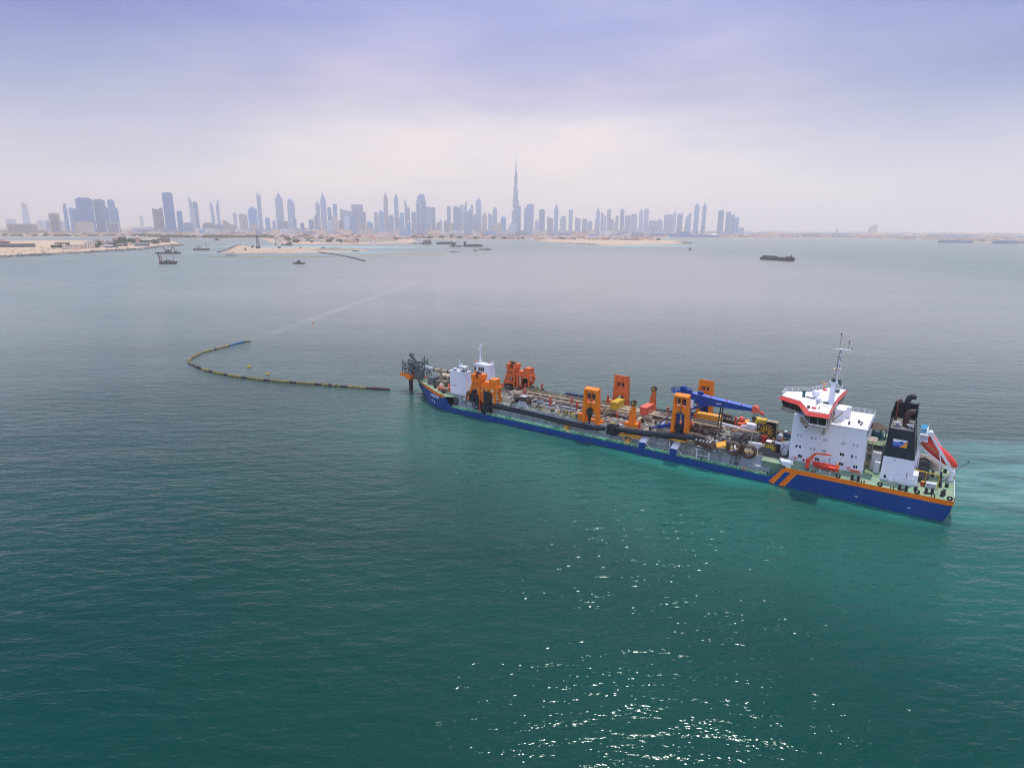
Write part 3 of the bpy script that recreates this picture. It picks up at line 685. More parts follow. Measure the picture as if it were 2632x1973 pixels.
while nt < 290:
    x = rnd.uniform(-2750, 1500) if nt > 75 else rnd.uniform(-2150, -1350); cy = coast_y(x)
    if rnd.random() < (0.3 if x < -1200 else 0.7) and nt > 60: y = cy + 80 + abs(rnd.gauss(0, 1))*500
    else: y = max(cy, 3300 if -1400 < x < -380 else 0) + 45 + rnd.random()*50
    if x > 700: y = cy + 150 + rnd.random()*400
    if abs(x)/y > .86 or (150 < x < 900 and y < 3450): continue
    k = rnd.randrange(3); zn = next((q for q in zones if q[0] <= x*3300/y < q[1]), zones[0])
    o = trees[k] if not tu[k] else copy_tree(trees[k]); tu[k] = True; o.location = (x, y, 1.2); o.rotation_euler = (0, 0, rnd.uniform(0, 6)); s_ = rnd.uniform(.8, 1.5); o.scale = (s_*1.25, s_*1.25, s_*.95)
    tag(o, f"{tn[k]} dark green tree {zn[2]}", 'tree', f"{tn[k]} trees {zn[2]}"); nt += 1
# farther rows: countless small houses, mid-rise blocks and trees that read as one mass
def far_mass(name, label, n, y0, y1, hw, hh, m, seed, x0=-1.0, x1=1.0, tree=False):
    rnd = random.Random(seed); b = MB(); i = 0
    while i < n:
        y = y0 + (y1-y0)*rnd.random()**1.5; x = rnd.uniform(x0, x1)*y*.9
        if y < coast_y(x) + 130: 
            if abs(x) > 2600 or rnd.random() > .02: continue
            y = coast_y(x) + 130 + 500*rnd.random()
        if (150 < x < 900 and y < 3500) or (-1400 < x < -380 and y < 3300): continue
        i += 1; w = rnd.uniform(*hw)/2; h = rnd.uniform(*hh); d = w*rnd.uniform(.6, 1.1)
        if tree: b.ball((x, y, h*.5), w, 5, sz=h/w/2)
        else: b.box(x-w, x+w, y-d, y+d, 1.2, 1.2+h, rnd.randrange(len(m)))
    tag(b.build(name, m), label, 'houses' if not tree else 'trees', kind='stuff')
far_mass('distant_houses', 'packed low beige and white houses filling the plain behind the shore', 6500, 3250, 7600, (16, 40), (6, 13), [M_w1, M_w2, M_w3, M_flat, M_roof], 5)
far_mass('distant_blocks', 'mid-rise pale blocks crowded at the foot of the towers', 620, 4300, 9500, (25, 85), (14, 42), [FC['pale'], FC['w'], FC['g'], FC['pu'], M_w1], 6, -.66, .26)
far_mass('distant_trees', 'dark tree clumps scattered between the low houses', 800, 3300, 7000, (16, 45), (6, 10), [M_leaf], 8, tree=True)
far_mass('horizon_buildings', 'faint low buildings along the right-hand horizon', 260, 5200, 14000, (40, 160), (8, 26), [FC['g'], FC['pu'], M_w1], 9, .2, .95)
# the wide dark building under construction and the dark terraces on the right-hand shore
b = MB(); b.box(-290, 280, -30, 30, 0, 17).box(-240, 60, -25, 25, 17, 26).box(-20, 60, -22, 22, 26, 38)
w_ = tag(b.build('shore_building', FC['db'], loc=(1290, 4900, 1.2)), 'wide dark stepped building under construction on the far shore', 'building')
bb = MB()
for x in (-220, -30, 20, 150): bb.beam((x, 0, 17), (x, 0, 75), 3).beam((x-14, 0, 68), (x+34, 0, 72), 2.2)
bb.build('tower_crane', M_dgrey, w_)
for i, (x, y, w) in enumerate([(2390, 3450, 170), (2600, 3330, 180), (2780, 3250, 170)]):
    e = empty('terrace_building', (x, y, 1.2)); MB().box(-w/2, w/2, -15, 15, 0, 10).box(-w*.4, w*.1, -12, 12, 10, 13).build('wall', FC['db'], e); MB().box(-w*.3, w*.25, -16, -15.1, 5, 6).build('balcony', M_w2, e)
    tag(e, ['long dark waterfront building with pale balcony, left of its neighbours at the right edge', 'long dark waterfront building between two alike at the right edge', 'long dark waterfront building cut by the right edge of the picture'][i], 'building', 'dark waterfront buildings')
e = empty('dome_pavilion', (1560, 4960, 1.2), 0, 'white domed pavilion beside the dark construction site', 'pavilion'); MB().box(-60, 60, -15, 15, 0, 12).build('wall', FC['g'], e); MB().lathe([(38, 12.1), (30, 20), (12, 26), (1, 28)], n=14).build('dome', M_w2, e, smooth=True)
# ------------------------------------------------------------------ the dredger; local x runs from transom to bow, y to port, z up from the water
SO = Vector((113.8415, 149.0189, 0)); SR = math.atan2(0.57041922, -0.82135373)
SM = Matrix.Translation(SO) @ Matrix.Rotation(SR, 4, 'Z')
def WP(x, y, z=0): return SM @ Vector((x, y, z))
SH = empty('dredging_ship', SO, SR, 'large blue, white and orange dredging ship covered in pipes and gantries', 'ship')
def P(name, b, m, parent=None, sm=False, loc=None, rz=0): return b.build(name, m, parent or SH, smooth=sm, loc=loc, rz=rz)
# hull --------------------------------------------------------------
ST = [(0, 14.6, 15.5, 5.6), (1.5, 15.2, 15.5, 5.6), (4, 15.5, 15.5, 5.6), (20, 15.5, 15.5, 5.6), (37.8, 15.5, 15.5, 5.5), (41.6, 15.5, 15.5, 2.0), (60, 15.5, 15.5, 2.0), (100, 15.5, 15.5, 2.0), (140, 15.5, 15.5, 2.0), (155, 15.3, 15.4, 2.0), (157, 15.2, 15.3, 3.4), (159.6, 14.9, 15.1, 6.0), (163, 13.9, 14.0, 6.05), (167, 12.4, 12.3, 6.1), (170, 11.0, 10.6, 6.15), (174, 8.6, 8.6, 6.2), (178, 5.6, 6.6, 6.3), (182, 2.2, 4.3, 6.4), (185.5, 0.35, 2.0, 6.5), (188, 0.12, 0.2, 6.6)]
hull = MB()
for sg in (1, -1):
    rows = []
    for i, (x, w, d, zt) in enumerate(ST):
        xw = 1.3 if i == 0 else (x if x < 178 else 178 + (x-178)*0.62)
        zb = 0.35; zs = zt - (1.25 if x < 40 or x > 158 else 0.0) if zt > 3 else zt
        rows.append([(xw + (2.5 if i == 0 else 0), sg*w*0.97, -2.0), (xw, sg*w, zb - 0.3), (xw + (x-xw)*0.2, sg*(w+(d-w)*0.12), 0.9), (xw + (x-xw)*0.45, sg*(w+(d-w)*0.4), min(1.9, zs)), (xw + (x-xw)*0.8, sg*(w+(d-w)*0.75), max(zs-0.01, 1.95)) if zt > 3 else (x, sg*d, zt-0.002), (x, sg*d, zt)])
    n = len(rows); vs = [p for r in rows for p in r]; k = 6
    for j in range(5):
        fs = [(i*k+j, (i+1)*k+j, (i+1)*k+j+1, i*k+j+1) for i in range(n-1)]
        for q, f in enumerate(fs):
            z = ST[q][3]; st = (j == 4 and (ST[q+1][0] < 38 or ST[q][0] >= 159.5))
            mi = 1 if st and not (ST[q][0] >= 185) else (3 if (st and ST[q][0] >= 185) else (2 if j == 0 else 0))
            hull.add([vs[i] for i in f], [(0, 1, 2, 3)], mi)
    if sg == 1: r0 = rows[0]
    else:
        for j in range(5): hull.add([r0[j], r0[j+1], rows[0][j+1], rows[0][j]], [(0, 1, 2, 3)], [2, 2, 0, 0, 1][j])
H = P('hull', hull, [M_blue, M_stripe, M_anti, M_white])
# slanted orange stripes painted where the poop drops to the main deck
for sg in (1, -1):
    for pts in ([(38.3, 5.1), (36.9, 5.45), (40.2, 0.12), (41.55, 0.55)], [(35.4, 5.45), (34.2, 5.45), (34.2, 4.2), (34.7, 4.2), (37.3, 0.12), (38.85, 0.12)]):
        y0, y1 = (15.5, 15.515) if sg > 0 else (-15.515, -15.5)
        P('slanted_stripe', MB().xz(pts, y0, y1), M_stripe, H)
def outline(pts): return [(x, y) for x, y in pts] + [(x, -y) for x, y in pts[::-1]]
poop = outline([(0.12, 15.38), (20, 15.38), (37.6, 15.38)])
P('poop_deck', MB().prism(poop, 5.1, 5.5), M_deck)
P('forecastle_deck', MB().prism(outline([(156.5, 13.4), (159.6, 14.9), (163, 13.8), (167, 12.1), (170, 10.5), (174, 8.4), (178, 6.4), (182, 4.1), (185.5, 1.8), (187.6, .1)]), 5.2, 5.55), M_deck)
sd = MB()
for sg in (1, -1):
    sd.prism([(38, sg*11.6), (38, sg*15.35), (157, sg*15.15), (157, sg*11.6)], 1.4, 1.82)
P('side_deck', sd, M_side)
tr = MB(); tr.prism([(37.7, -12.0), (157, -12.0), (157, 12.0), (37.7, 12.0)], 1.6, 5.5, top=[(37.7, -10.9), (158, -10.9), (158, 10.9), (37.7, 10.9)])
for sg in (1, -1):
    for x in range(46, 156, 5):
        if not (39 < x < 48): tr.xz([(x, 1.85), (x+.18, 1.85), (x+.18, 5.0), (x, 5.0)], sg*12.2, sg*11.0)
    tr.xz([(60, 3.2), (152, 3.2), (152, 3.36), (60, 3.36)], sg*11.3, sg*12.0)
P('hopper_trunk', tr, M_grey)
td = MB(); td.box(37.75, 158, -10.85, -6.6, 5.502, 5.54).box(37.75, 158, 6.6, 10.85, 5.502, 5.54).box(37.75, 62, -6.55, 6.55, 5.502, 5.56).box(134, 158, -6.55, 6.55, 5.502, 5.56)
P('trunk_deck', td, mat('walk_deck', (0.22, 0.235, 0.20), 0.6, var=0.3, scale=0.4, dirt=(0.20, 0.13, 0.08), damt=0.8, dscale=(.4, .4, .4)))
hp = MB().box(62.1, 133.9, -6.5, 6.5, 5.505, 5.53); P('hopper_slurry', hp, M_mud)
hb = MB()
for x in range(62, 136, 6): hb.box(x-.4, x+.4, -6.55, 6.55, 5.6, 6.3)
for y in (-6.75, -2.3, 2.3, 6.75): hb.box(62, 134, y-.16, y+.16, 5.57, 6.5)
P('hopper_beams', hb, M_cream)
# aft end of the side deck: ledge, louvred bin, hatch plates
P('deck_ledge', MB().box(38.2, 44.5, 10.95, 13.6, 5.2, 5.55).xz([(37.7, 1.05), (41.5, 1.05), (44.5, 5.2), (37.7, 5.2)], 12.3, 12.5), [M_deck]); P('deck_ledge', MB().box(38.2, 44.5, -13.6, -10.95, 5.2, 5.55), [M_deck])
for sg in (1, -1):
    lb = MB().box(41.9, 47.7, sg*12.3, sg*13.6, 2.6, 3.5)
    for k in range(12): lb.box(42.1+k*.48, 42.3+k*.48, sg*12.3, sg*13.5, 1.1, 2.6)
    P('louvred_bin', lb, M_grey)
# bulwark crash towers on the ship's side
for sg in (1, -1):
    for x0, x1, zt in ((77.9, 80.1, 4.0), (68.0, 70.1, 4.0)):
        t_ = MB().xz([(x0, -.5), (x1, -.5), (x1, zt), (x0, zt)], sg*15.53, sg*15.2, 0)
        t_.add([(x0, sg*15.2, zt), (x1, sg*15.2, zt), (x1, sg*12.0, 5.4), (x0, sg*12.0, 5.4), (x0, sg*15.2, zt-.5), (x1, sg*15.2, zt-.5), (x1, sg*12.0, 4.6), (x0, sg*12.0, 4.6)], [(0, 1, 2, 3), (4, 5, 6, 7), (0, 4, 7, 3), (1, 5, 6, 2)], 1)
        t_.beam((x0-2.8, sg*15.1, 1.6), (x0, sg*15.1, zt), .14, mi=1).beam((x1+.4, sg*15.1, 1.2), (x1+1.2, sg*12.6, 5), .12, mi=1)
        P('side_bracket', t_, [M_blue, M_white])
    P('side_bracket', MB().box(139.4, 141.4, sg*15.5, sg*15.62, -.4, 2.15), M_blue)
# railings
rl = MB()
for sg in (1, -1):
    for a, b_ in ((42.5, 60), (61, 68), (70.2, 77.8), (80.2, 108), (111, 128), (131, 139), (141.6, 155)): rl.rail([(a, sg*15.4, 2.0), (b_, sg*15.4, 2.0)], .95, 2.2, .05)
    rl.rail([(45, sg*10.7, 5.5), (94, sg*10.7, 5.5)], 1.0, 2.5, .04); rl.rail([(103, sg*10.7, 5.5), (136, sg*10.7, 5.5)], 1.0, 2.5, .04)
P('side_railing', rl, mat('railing_pale_green', (.45, .62, .42), .5))
P('stern_railing', MB().rail([(.2, 15.1, 5.55), (.2, 2.2, 5.55)], 1.1, 1.6, .045).rail([(.2, -2.2, 5.55), (.2, -15.1, 5.55), (18, -15.2, 5.55)], 1.1, 1.6, .045), M_white)
# name and marks on the bow, draught marks on the quarter
def text_mb(s, size, T, name, m, parent, ext=0.01):
    cu = bpy.data.curves.new('t', 'FONT'); cu.body = s; cu.size = size; cu.extrude = ext; to = bpy.data.objects.new('t', cu); C.objects.link(to)
    bpy.context.view_layer.update(); me = bpy.data.meshes.new_from_object(to.evaluated_get(bpy.context.evaluated_depsgraph_get())); bpy.data.objects.remove(to)
    me.transform(T); me.materials.clear(); me.materials.append(m); me.name = name
    o = bpy.data.objects.new(name, me); C.objects.link(o); o.parent = parent; return o
M_let = mat('lettering_white', (.85, .85, .85), .5, var=.02)
# port bow plane between stations 163 and 170
p0 = Vector((169.6, 11.22, 3.55)); p1 = Vector((163.1, 13.98, 3.75)); ex = (p1-p0).normalized(); ez = Vector((0, 0, 1)); en = ex.cross(ez)
en = en if en.y > 0 else -en
Tm = Matrix((ex, ez, en)).transposed().to_4x4(); Tm.translation = p0 + en*0.16
text_mb('rotterdam', 1.75, Tm, 'ship_name', M_let, H, .05)
mk = MB()
for (xx, zz) in ((168.3, 1.95), (166.4, 1.75)):
    c_ = Vector((xx, 11.22 + (169.6-xx)*.425, zz)) + en*.2; vs = [c_ + ex*.42*math.cos(a) + ez*.5*math.sin(a) for a in [k*math.pi/5 for k in range(10)]]; mk.add(vs, [tuple(range(10))])
P('thruster_mark', mk, M_let, H)
for x in (20.2, 8.7): P('hull_mark', MB().xz([(x-.35, 1.55), (x+.35, 1.55), (x+.3, 1.75), (x-.3, 1.75)], 15.5, 15.53), M_let, H)
# ------------------------------------------------------------------ accommodation
AC = P('accommodation_block', MB().box(20.5, 38.4, -8.5, 8.5, 5.5, 17.5).box(34.6, 38.3, -8.5, 8.5, 17.5, 18.7).box(20.1, 20.48, -8.5, 8.5, 5.5, 14.8).box(29, 31, -8.6, 8.6, 17.5, 18.2), M_white)
def win(x, z, w, h, m, y=8.5, k=1):
    sg = 1 if y > 0 else -1; q = MB()
    for i in range(k):
        u = x + (i-(k-1)/2)*(w/k+.02); q.box(u-w/k/2+.05, u+w/k/2-.05, y+sg*.004, y+sg*.04, z-h/2, z+h/2)
    P('window', q, m, AC)
for z, dk in ((12.9, ()), (9.8, (36.7, 35.8, 25.4, 23.0)), (7.1, (35.5, 25.3, 21.9, 31.2))):
    for x in ([36.7, 35.8, 33.1, 32.2, 29.8, 25.4, 23.0, 22.1] if z > 8 else [35.5, 25.3, 21.9, 31.2]):
        wide = z < 8 or x in (29.8, 25.4)
        for y in (8.5, -8.5): win(x, z, 1.05 if wide else .5, .8, M_glass if x in dk else M_pglass, y, 2 if wide else 1)
win(34.9, 16.0, .8, 1.0, M_glass, 8.5)
P('recess_panel', MB().box(31.1, 34.3, 8.5, 8.56, 14.2, 16.3).box(34.25, 34.42, 8.5, 8.62, 11.0, 16.2).box(30.85, 31.0, 8.5, 8.62, 10.9, 16.6).box(31.0, 34.25, 8.5, 8.6, 14.1, 14.2), M_white, AC)
P('service_panel', MB().box(20.6, 22.9, 8.5, 8.62, 5.6, 6.2), M_cred, AC)
for z in (8, 11, 14): P('front_windows', MB().box(38.41, 38.45, -7, -6.3, z, z+.8).box(38.41, 38.45, -4, -3.3, z, z+.8).box(38.41, 38.45, 3.3, 4, z, z+.8).box(38.41, 38.45, 6.3, 7, z, z+.8), M_glass, AC)
P('roof_plate', MB().box(20.2, 31.0, -8.7, 8.7, 17.505, 17.62), mat('roof_white', (.78, .75, .70), .5, var=.05, dirt=(.6, .5, .4), damt=.1), AC)
P('roof_railing', MB().rail([(20.3, 8.5, 17.6), (20.3, -8.6, 17.6), (28.5, -8.6, 17.6)], 1.1, 1.3, .04).rail([(20.3, 8.5, 14.8), (17.9, 8.5, 14.8)], 1.1, 1.2, .04), M_white, AC)
P('side_door_sign', MB().cyl((34.5, 8.5, 6.15), (34.5, 8.58, 6.15), .33, n=12), M_red, AC)
P('aft_stair', MB().box(18.6, 20.0, 6.6, 8.3, 8.3, 8.45).box(18.6, 20.0, 6.6, 8.3, 11.3, 11.45).box(18.0, 20.0, 4.0, 8.5, 14.5, 14.8).beam((18.7, 8.2, 5.5), (18.7, 8.2, 14.6), .12).beam((19.9, 6.7, 5.5), (18.8, 6.7, 8.4), .5, .1).beam((18.8, 7.6, 8.4), (19.9, 7.6, 11.4), .5, .1).beam((19.9, 6.7, 11.4), (18.8, 6.7, 14.5), .5, .1).rail([(18.6, 8.3, 8.4), (20, 8.3, 8.4)], 1, .7, .04).rail([(18.6, 8.3, 11.4), (20, 8.3, 11.4)], 1, .7, .04), M_cream, AC)
P('roof_house', MB().box(26.6, 29.0, -3.2, 3.0, 17.63, 20.4).box(25.6, 26.6, -1.6, .2, 17.63, 20.7), M_white, AC)
P('roof_vent', MB().cyl((23, 3, 17.63), (23, 3, 18.4), .3).cyl((25, 6, 17.63), (25, 6, 18.5), .25).beam((22.3, 5.5, 17.65), (22.3, 2.5, 17.8), .4).beam((29.5, 7.8, 17.6), (27.2, 3.2, 19.8), .18).beam((30, 6.5, 17.7), (26.9, 5.5, 17.9), .22), M_dgrey, AC)
# bridge: a cross-shaped wheelhouse with overhanging red fascia
TOPP = [(43.0, 3.1), (37.4, 6.3), (33.6, 15.4), (29.0, 15.4), (29.3, 11.0), (29.6, 4.0)]
roof = outline(TOPP); low = outline([(43.7, 3.4), (37.9, 6.8), (34.1, 16.1), (28.7, 16.1), (29.0, 10.8), (29.3, 4.0)])
BR = P('bridge', MB().prism(outline([(42.2, 2.8), (37.1, 5.9), (33.3, 15.0), (29.3, 15.0), (29.6, 4.0)]), 18.3, 20.8), M_white)
P('fascia', MB().prism(low, 20.95, 21.98, top=roof), M_coral, BR)
P('bridge_roof', MB().prism([(x*.999+.03, y*.995) for x, y in roof], 21.99, 22.04), M_white, BR)
P('bridge_floor', MB().prism(outline([(42.9, 3.3), (37.6, 6.6), (34.1, 15.6), (28.8, 15.6), (29.0, 4.0)]), 18.05, 18.29).box(30.5, 37.5, -5, 5, 17.5, 18.05), M_cream, BR)
P('bridge_support', MB().prism(outline([(41.0, 2.4), (38.5, 3.2)]), 17.6, 18.04).beam((36.2, 8.5, 17.2), (34.1, 15.0, 18.0), .9, .35).beam((30.5, 8.5, 14.6), (29.6, 14.8, 18.0), .5, .5).beam((36.2, -8.5, 17.2), (34.1, -15.0, 18.0), .9, .35), M_cream, BR)
# glazing as sloped panes under the fascia
def panes(a, b_, n, z0=18.7, z1=20.93, o0=.06, o1=1.0):
    a = Vector(a); b_ = Vector(b_); d = (b_-a); nn = Vector((d.y, -d.x)).normalized()
    if nn.dot((a+b_)/2 - Vector((33, 0))) < 0: nn = -nn
    for i in range(n):
        p = a + d*((i+.05)/n); q = a + d*((i+.95)/n); g = MB()
        g.add([(*(p+nn*o0), z0), (*(q+nn*o0), z0), (*(q+nn*o1), z1), (*(p+nn*o1), z1)], [(0, 1, 2, 3)]); P('window', g, M_glass, BR)
for sg in (1, -1):
    panes((42.2, sg*2.8), (37.1, sg*5.9), 3); panes((37.1, sg*5.9), (33.3, sg*15.0), 5); panes((33.3, sg*15.0), (29.3, sg*15.0), 2); panes((29.3, sg*15.0), (29.6, sg*5), 4, o1=.3)
panes((42.2, 2.8), (42.2, -2.8), 3)
for sg in (1, -1):
    P('wing_railing', MB().rail([(42.8, sg*3.3, 18.3), (37.6, sg*6.6, 18.3)], .8, 1.3, .04), M_cream, BR)
P('roof_railing', MB().rail([(43.0, 3.0, 22.05), (43.0, -3.0, 22.05), (37.4, -6.2, 22.05), (33.7, -15.2, 22.05), (30, -15.2, 22.05)], 1.2, 1.4, .045), M_white, BR)
P('radome', MB().ball((34.8, -.3, 23.2), 1.05, 14), M_white, BR, True); P('radome', MB().ball((33.2, 5.2, 22.9), .8, 14), M_white, BR, True)
for x, y in ((34.0, -10.7), (33.1, 12.0)): P('roof_disc', MB().cyl((x, y, 22.05), (x, y, 22.35), .62, n=14), mat('signal_red', (.7, .02, .05), .4), BR)
P('roof_compass', MB().cyl((37.7, .8, 22.05), (37.7, .8, 23.4), .38, n=10).ball((37.7, .8, 23.5), .5, 8), mat('dark_green', (.01, .09, .07), .4), BR, True)
P('roof_drum', MB().cyl((34.8, -13.6, 22.05), (34.8, -13.6, 23.6), .5, n=12), mat('brass', (.5, .33, .1), .4), BR)
P('radar_scanner', MB().beam((31.5, 7.5, 23.0), (33.6, 6.8, 22.9), .12).box(30.2, 31.6, 7.3, 7.9, 22.7, 23.1).beam((37.2, .5, 22.15), (34.6, 2.4, 22.3), .22).box(30.2, 31.4, -12, -9.5, 22.2, 22.6), M_black, BR)
split_parts(P('roof_fittings', MB().box(34.2, 34.8, 11.3, 11.7, 22.05, 22.5).box(34.0, 34.6, 12.4, 12.8, 22.05, 22.5).box(31.8, 32.0, 11.6, 12.0, 22.05, 22.7).beam((33.2, 9, 22.1), (33.2, 5.5, 22.1), .1), M_brown, BR))
ex = Vector((-1, 0, 0)); ey = Vector((0, -1, 0)); Tm = Matrix((ex, ey, Vector((0, 0, 1)))).transposed().to_4x4(); Tm.translation = (33.0, 14.9, 22.06)
text_mb('rotterdam', .62, Tm, 'roof_name', M_dgrey, BR, .01)
# mast
MS = P('main_mast', MB().prism([(30.0, -.8), (31.4, -.8), (31.4, .8), (30.0, .8)], 22.05, 27.2, top=[(30.2, -.6), (31.2, -.6), (31.2, .6), (30.2, .6)]).beam((30.1, .5, 27), (29.9, .2, 36.2), .22).beam((30.9, -.5, 27), (30.1, -.2, 36.2), .22).beam((29.5, -.5, 27.2), (29.8, -.2, 33), .14).box(29.5, 31.7, -1.0, 1.0, 27.1, 27.3), M_white)
lad = MB()
for k in range(26): lad.beam((30.1, .4, 27.3+k*.34), (30.7, -.4, 27.5+k*.34), .07)
P('mast_lattice', lad, M_cream, MS)
P('mast_bands', MB().box(29.75, 30.35, -.3, .3, 31.6, 32.3).box(29.75, 30.3, -.28, .3, 33.4, 34.5).box(29.75, 30.2, -.26, .26, 35.3, 36.1), M_black, MS)
P('radar_platform', MB().box(28.8, 32.4, -.35, .35, 29.0, 29.15).box(29.2, 31.2, -1.1, 1.1, 30.8, 30.9), M_cream, MS)
P('radar_gear', MB().box(30.3, 31.3, -.5, .5, 27.35, 28.1).box(29.0, 29.7, -.4, .3, 27.0, 28.0).ball((29.0, .1, 26.9), .4, 8), mat('gear_green', (.03, .10, .08), .4), MS)
P('yardarm', MB().box(27.4, 31.5, -.3, .3, 36.35, 36.5).box(27.9, 28.0, -.4, .4, 36.5, 36.8), M_white, MS)
P('topmast', MB().beam((30.4, 0, 36.5), (30.4, 0, 40.3), .12).beam((28.3, 0, 36.5), (28.3, 0, 38.6), .1).box(29.4, 30.4, -.05, .05, 39.6, 39.7), M_cream, MS)
P('masthead_light', MB().box(30.25, 30.55, -.15, .15, 40.3, 40.75).box(28.1, 28.45, -.15, .15, 38.6, 38.9).box(28.15, 28.4, -.15, .15, 38.0, 38.2).box(27.3, 27.6, -.15, .15, 36.6, 36.9), M_black, MS)
# ------------------------------------------------------------------ funnel
def quad(x0, x1, y0, y1): return [(x0, y0), (x1, y0), (x1, y1), (x0, y1)]
FN = P('funnel_casing', MB().prism(quad(8.8, 16.1, -4.2, 9.4), 5.5, 11.8, top=quad(9.25, 15.95, -3.8, 9.2)).box(7.9, 9.3, 5.5, 9.6, 5.5, 8.2).xz([(8.9, 5.52), (11.8, 5.52), (11.8, 5.9), (10.0, 7.4), (8.9, 7.4)], 9.45, 10.3).box(13.2, 14.2, 9.42, 10.0, 5.52, 6.1), M_white)
P('funnel_top', MB().prism(quad(9.25, 15.95, 3.0, 9.2), 11.81, 19.2, top=quad(10.2, 15.8, 3.0, 8.9)).prism(quad(9.25, 15.95, -3.6, 2.95), 11.81, 19.2, top=quad(10.2, 15.8, -3.6, 2.95)), M_funnel, FN)
fw_ = MB()
fw_.box(10.3, 15.8, -3.7, -3.5, 19.2, 23.6).box(15.6, 15.8, -3.5, 3.5, 19.2, 23.6).box(10.3, 10.5, -3.5, 3.5, 19.2, 23.5).xz([(15.6, 19.2), (15.8, 19.2), (15.8, 23.6), (15.6, 23.6)], 3.5, 8.8)
fw_.xz([(10.25, 19.2), (10.45, 19.2), (10.6, 21.5), (10.5, 21.5)], 3.5, 8.8)
P('funnel_screen', fw_, M_funnel, FN)
P('funnel_platform', MB().box(10.4, 15.6, -3.4, 8.7, 19.22, 19.3).box(10.6, 15.5, -3.9, -3.3, 23.3, 23.6), mat('soot_grey', (.2, .2, .19), .6, var=.3), FN)
P('exhaust_pipe', MB().tube([(12.6, -.8, 19.3), (12.9, -.8, 23.4), (13.0, -.8, 24.6), (12.7, -.8, 25.5), (12.0, -.8, 25.9), (11.2, -.8, 25.9)], [.7, .7, .7, .7, .72, .68], 12), mat('soot_navy', (.02, .022, .035), .5, var=.4, dirt=(.06, .03, .02), damt=.3), FN, True)
M_exh = mat('exhaust_rust', (.075, .03, .025), .55, var=.3, dirt=(.12, .06, .04), damt=.3)
P('exhaust_pipe', MB().tube([(12.4, 5.2, 19.3), (12.5, 5.2, 21.0), (12.5, 5.2, 22.0), (12.2, 5.2, 22.8), (11.5, 5.2, 23.3), (10.7, 5.2, 23.4)], [.72, .72, .72, .72, .74, .66], 12), M_exh, FN, True)
P('exhaust_pipe', MB().tube([(15.0, .5, 19.3), (15.0, .5, 23.8), (14.9, .5, 24.4), (14.5, .5, 24.8), (14.1, .5, 24.9)], .32, 10), mat('exhaust_brown', (.17, .06, .03), .5, var=.2), FN, True)
P('funnel_vent', MB().cyl((11.4, 6.9, 19.3), (11.4, 6.9, 20.2), .35).cyl((11.4, 6.9, 20.2), (11.4, 6.9, 20.45), .9, .7).cyl((14.2, 6.4, 19.3), (14.2, 6.4, 20.3), .3).cyl((14.4, 6.4, 20.3), (14.4, 6.4, 20.5), .95, .8).ball((13.5, 7.2, 19.8), .4, 8), M_lpipe, FN)
def fy(z): return 9.2 - (z-11.81)*0.3/7.39 + .02
lg = lambda pts, m, o=0.0: P('emblem', MB().add([(x, fy(z)+o, z) for x, z in pts], [tuple(range(len(pts)))]), m, FN)
M_lw = mat('logo_white', (.85, .85, .85), .5, var=.01); M_lb = mat('logo_blue', (.01, .09, .42), .5, var=.02); M_lo = mat('logo_orange', (.9, .33, .01), .5, var=.02)
lg([(14.45, 14.7), (11.3, 14.7), (11.3, 16.65), (14.45, 16.65)], M_lb)
lg([(14.45, 16.65), (11.3, 16.65), (11.35, 16.5), (11.9, 16.0), (12.15, 15.95), (12.3, 16.1), (12.1, 16.25), (12.4, 16.3), (12.9, 16.1), (13.4, 15.9), (13.9, 15.85), (14.45, 15.95)], M_lw, .01)
lg([(11.3, 16.35), (11.3, 14.7), (12.95, 14.7)], M_lo, .015)
Tm = Matrix((Vector((-1, 0, 0)), Vector((0, 0, 1)), Vector((0, 1, 0)))).transposed().to_4x4(); Tm.translation = (14.3, fy(15.3)+.03, 15.28)
text_mb('Van Oord', .42, Tm, 'funnel_lettering', M_lw, FN, .004)
P('red_marking', MB().box(10.2, 10.4, 9.32, 9.36, 7.2, 8.4), M_red, FN); P('vent_slot', MB().box(13.1, 13.6, 9.22, 9.26, 11.2, 11.35).box(14.7, 15.2, 9.38, 9.42, 6, 6.8), M_black, FN)
# tub platform aft of the funnel, houses and pavilion between funnel and accommodation
AP = P('aft_tower', MB().box(8.6, 9.1, -3.5, .5, 5.5, 15.2).box(7.2, 9.1, -4, 2.4, 15.2, 15.5).box(7.4, 9.1, -3.8, 2.2, 17.2, 17.4), M_white)
P('tower_railing', MB().rail([(9.2, 2.3, 17.4), (7.5, 2.3, 17.4), (7.5, -3.7, 17.4)], 1.1, 1, .045).rail([(9.2, 2.3, 15.5), (7.3, 2.3, 15.5), (7.3, -3.9, 15.5)], 1.1, 1, .045), M_white, AP)
P('blue_tank', MB().box(7.8, 9.1, -2.6, 1.7, 17.42, 18.5), mat('pool_blue', (.01, .25, .45), .4), AP)
DH = P('deck_house', MB().box(16.7, 18.8, -3, 3.5, 5.5, 10.4).box(16.3, 19.8, -9, -3.4, 5.5, 11.8).box(16.6, 17.9, 3.6, 5.6, 5.5, 8.4), M_white)
P('upper_deck', MB().box(16.2, 20.4, -10.5, 1.5, 11.81, 12.0), M_deck, DH); P('deck_railing', MB().rail([(16.3, 1.4, 12), (20.3, 1.4, 12)], 1.1, .9, .04), M_cream, DH)
GZ = P('deck_pavilion', MB().lathe([(2.9, 14.7), (2.9, 14.8), (.5, 16.0), (.1, 16.2)], (19.0, -6.2, 0), 8), M_thatch)
pp = MB()
for k in range(8): a = RAD(45*k+22); pp.cyl((19+2.3*math.cos(a), -6.2+2.3*math.sin(a), 12.0), (19+2.3*math.cos(a), -6.2+2.3*math.sin(a), 14.8), .09, n=6)
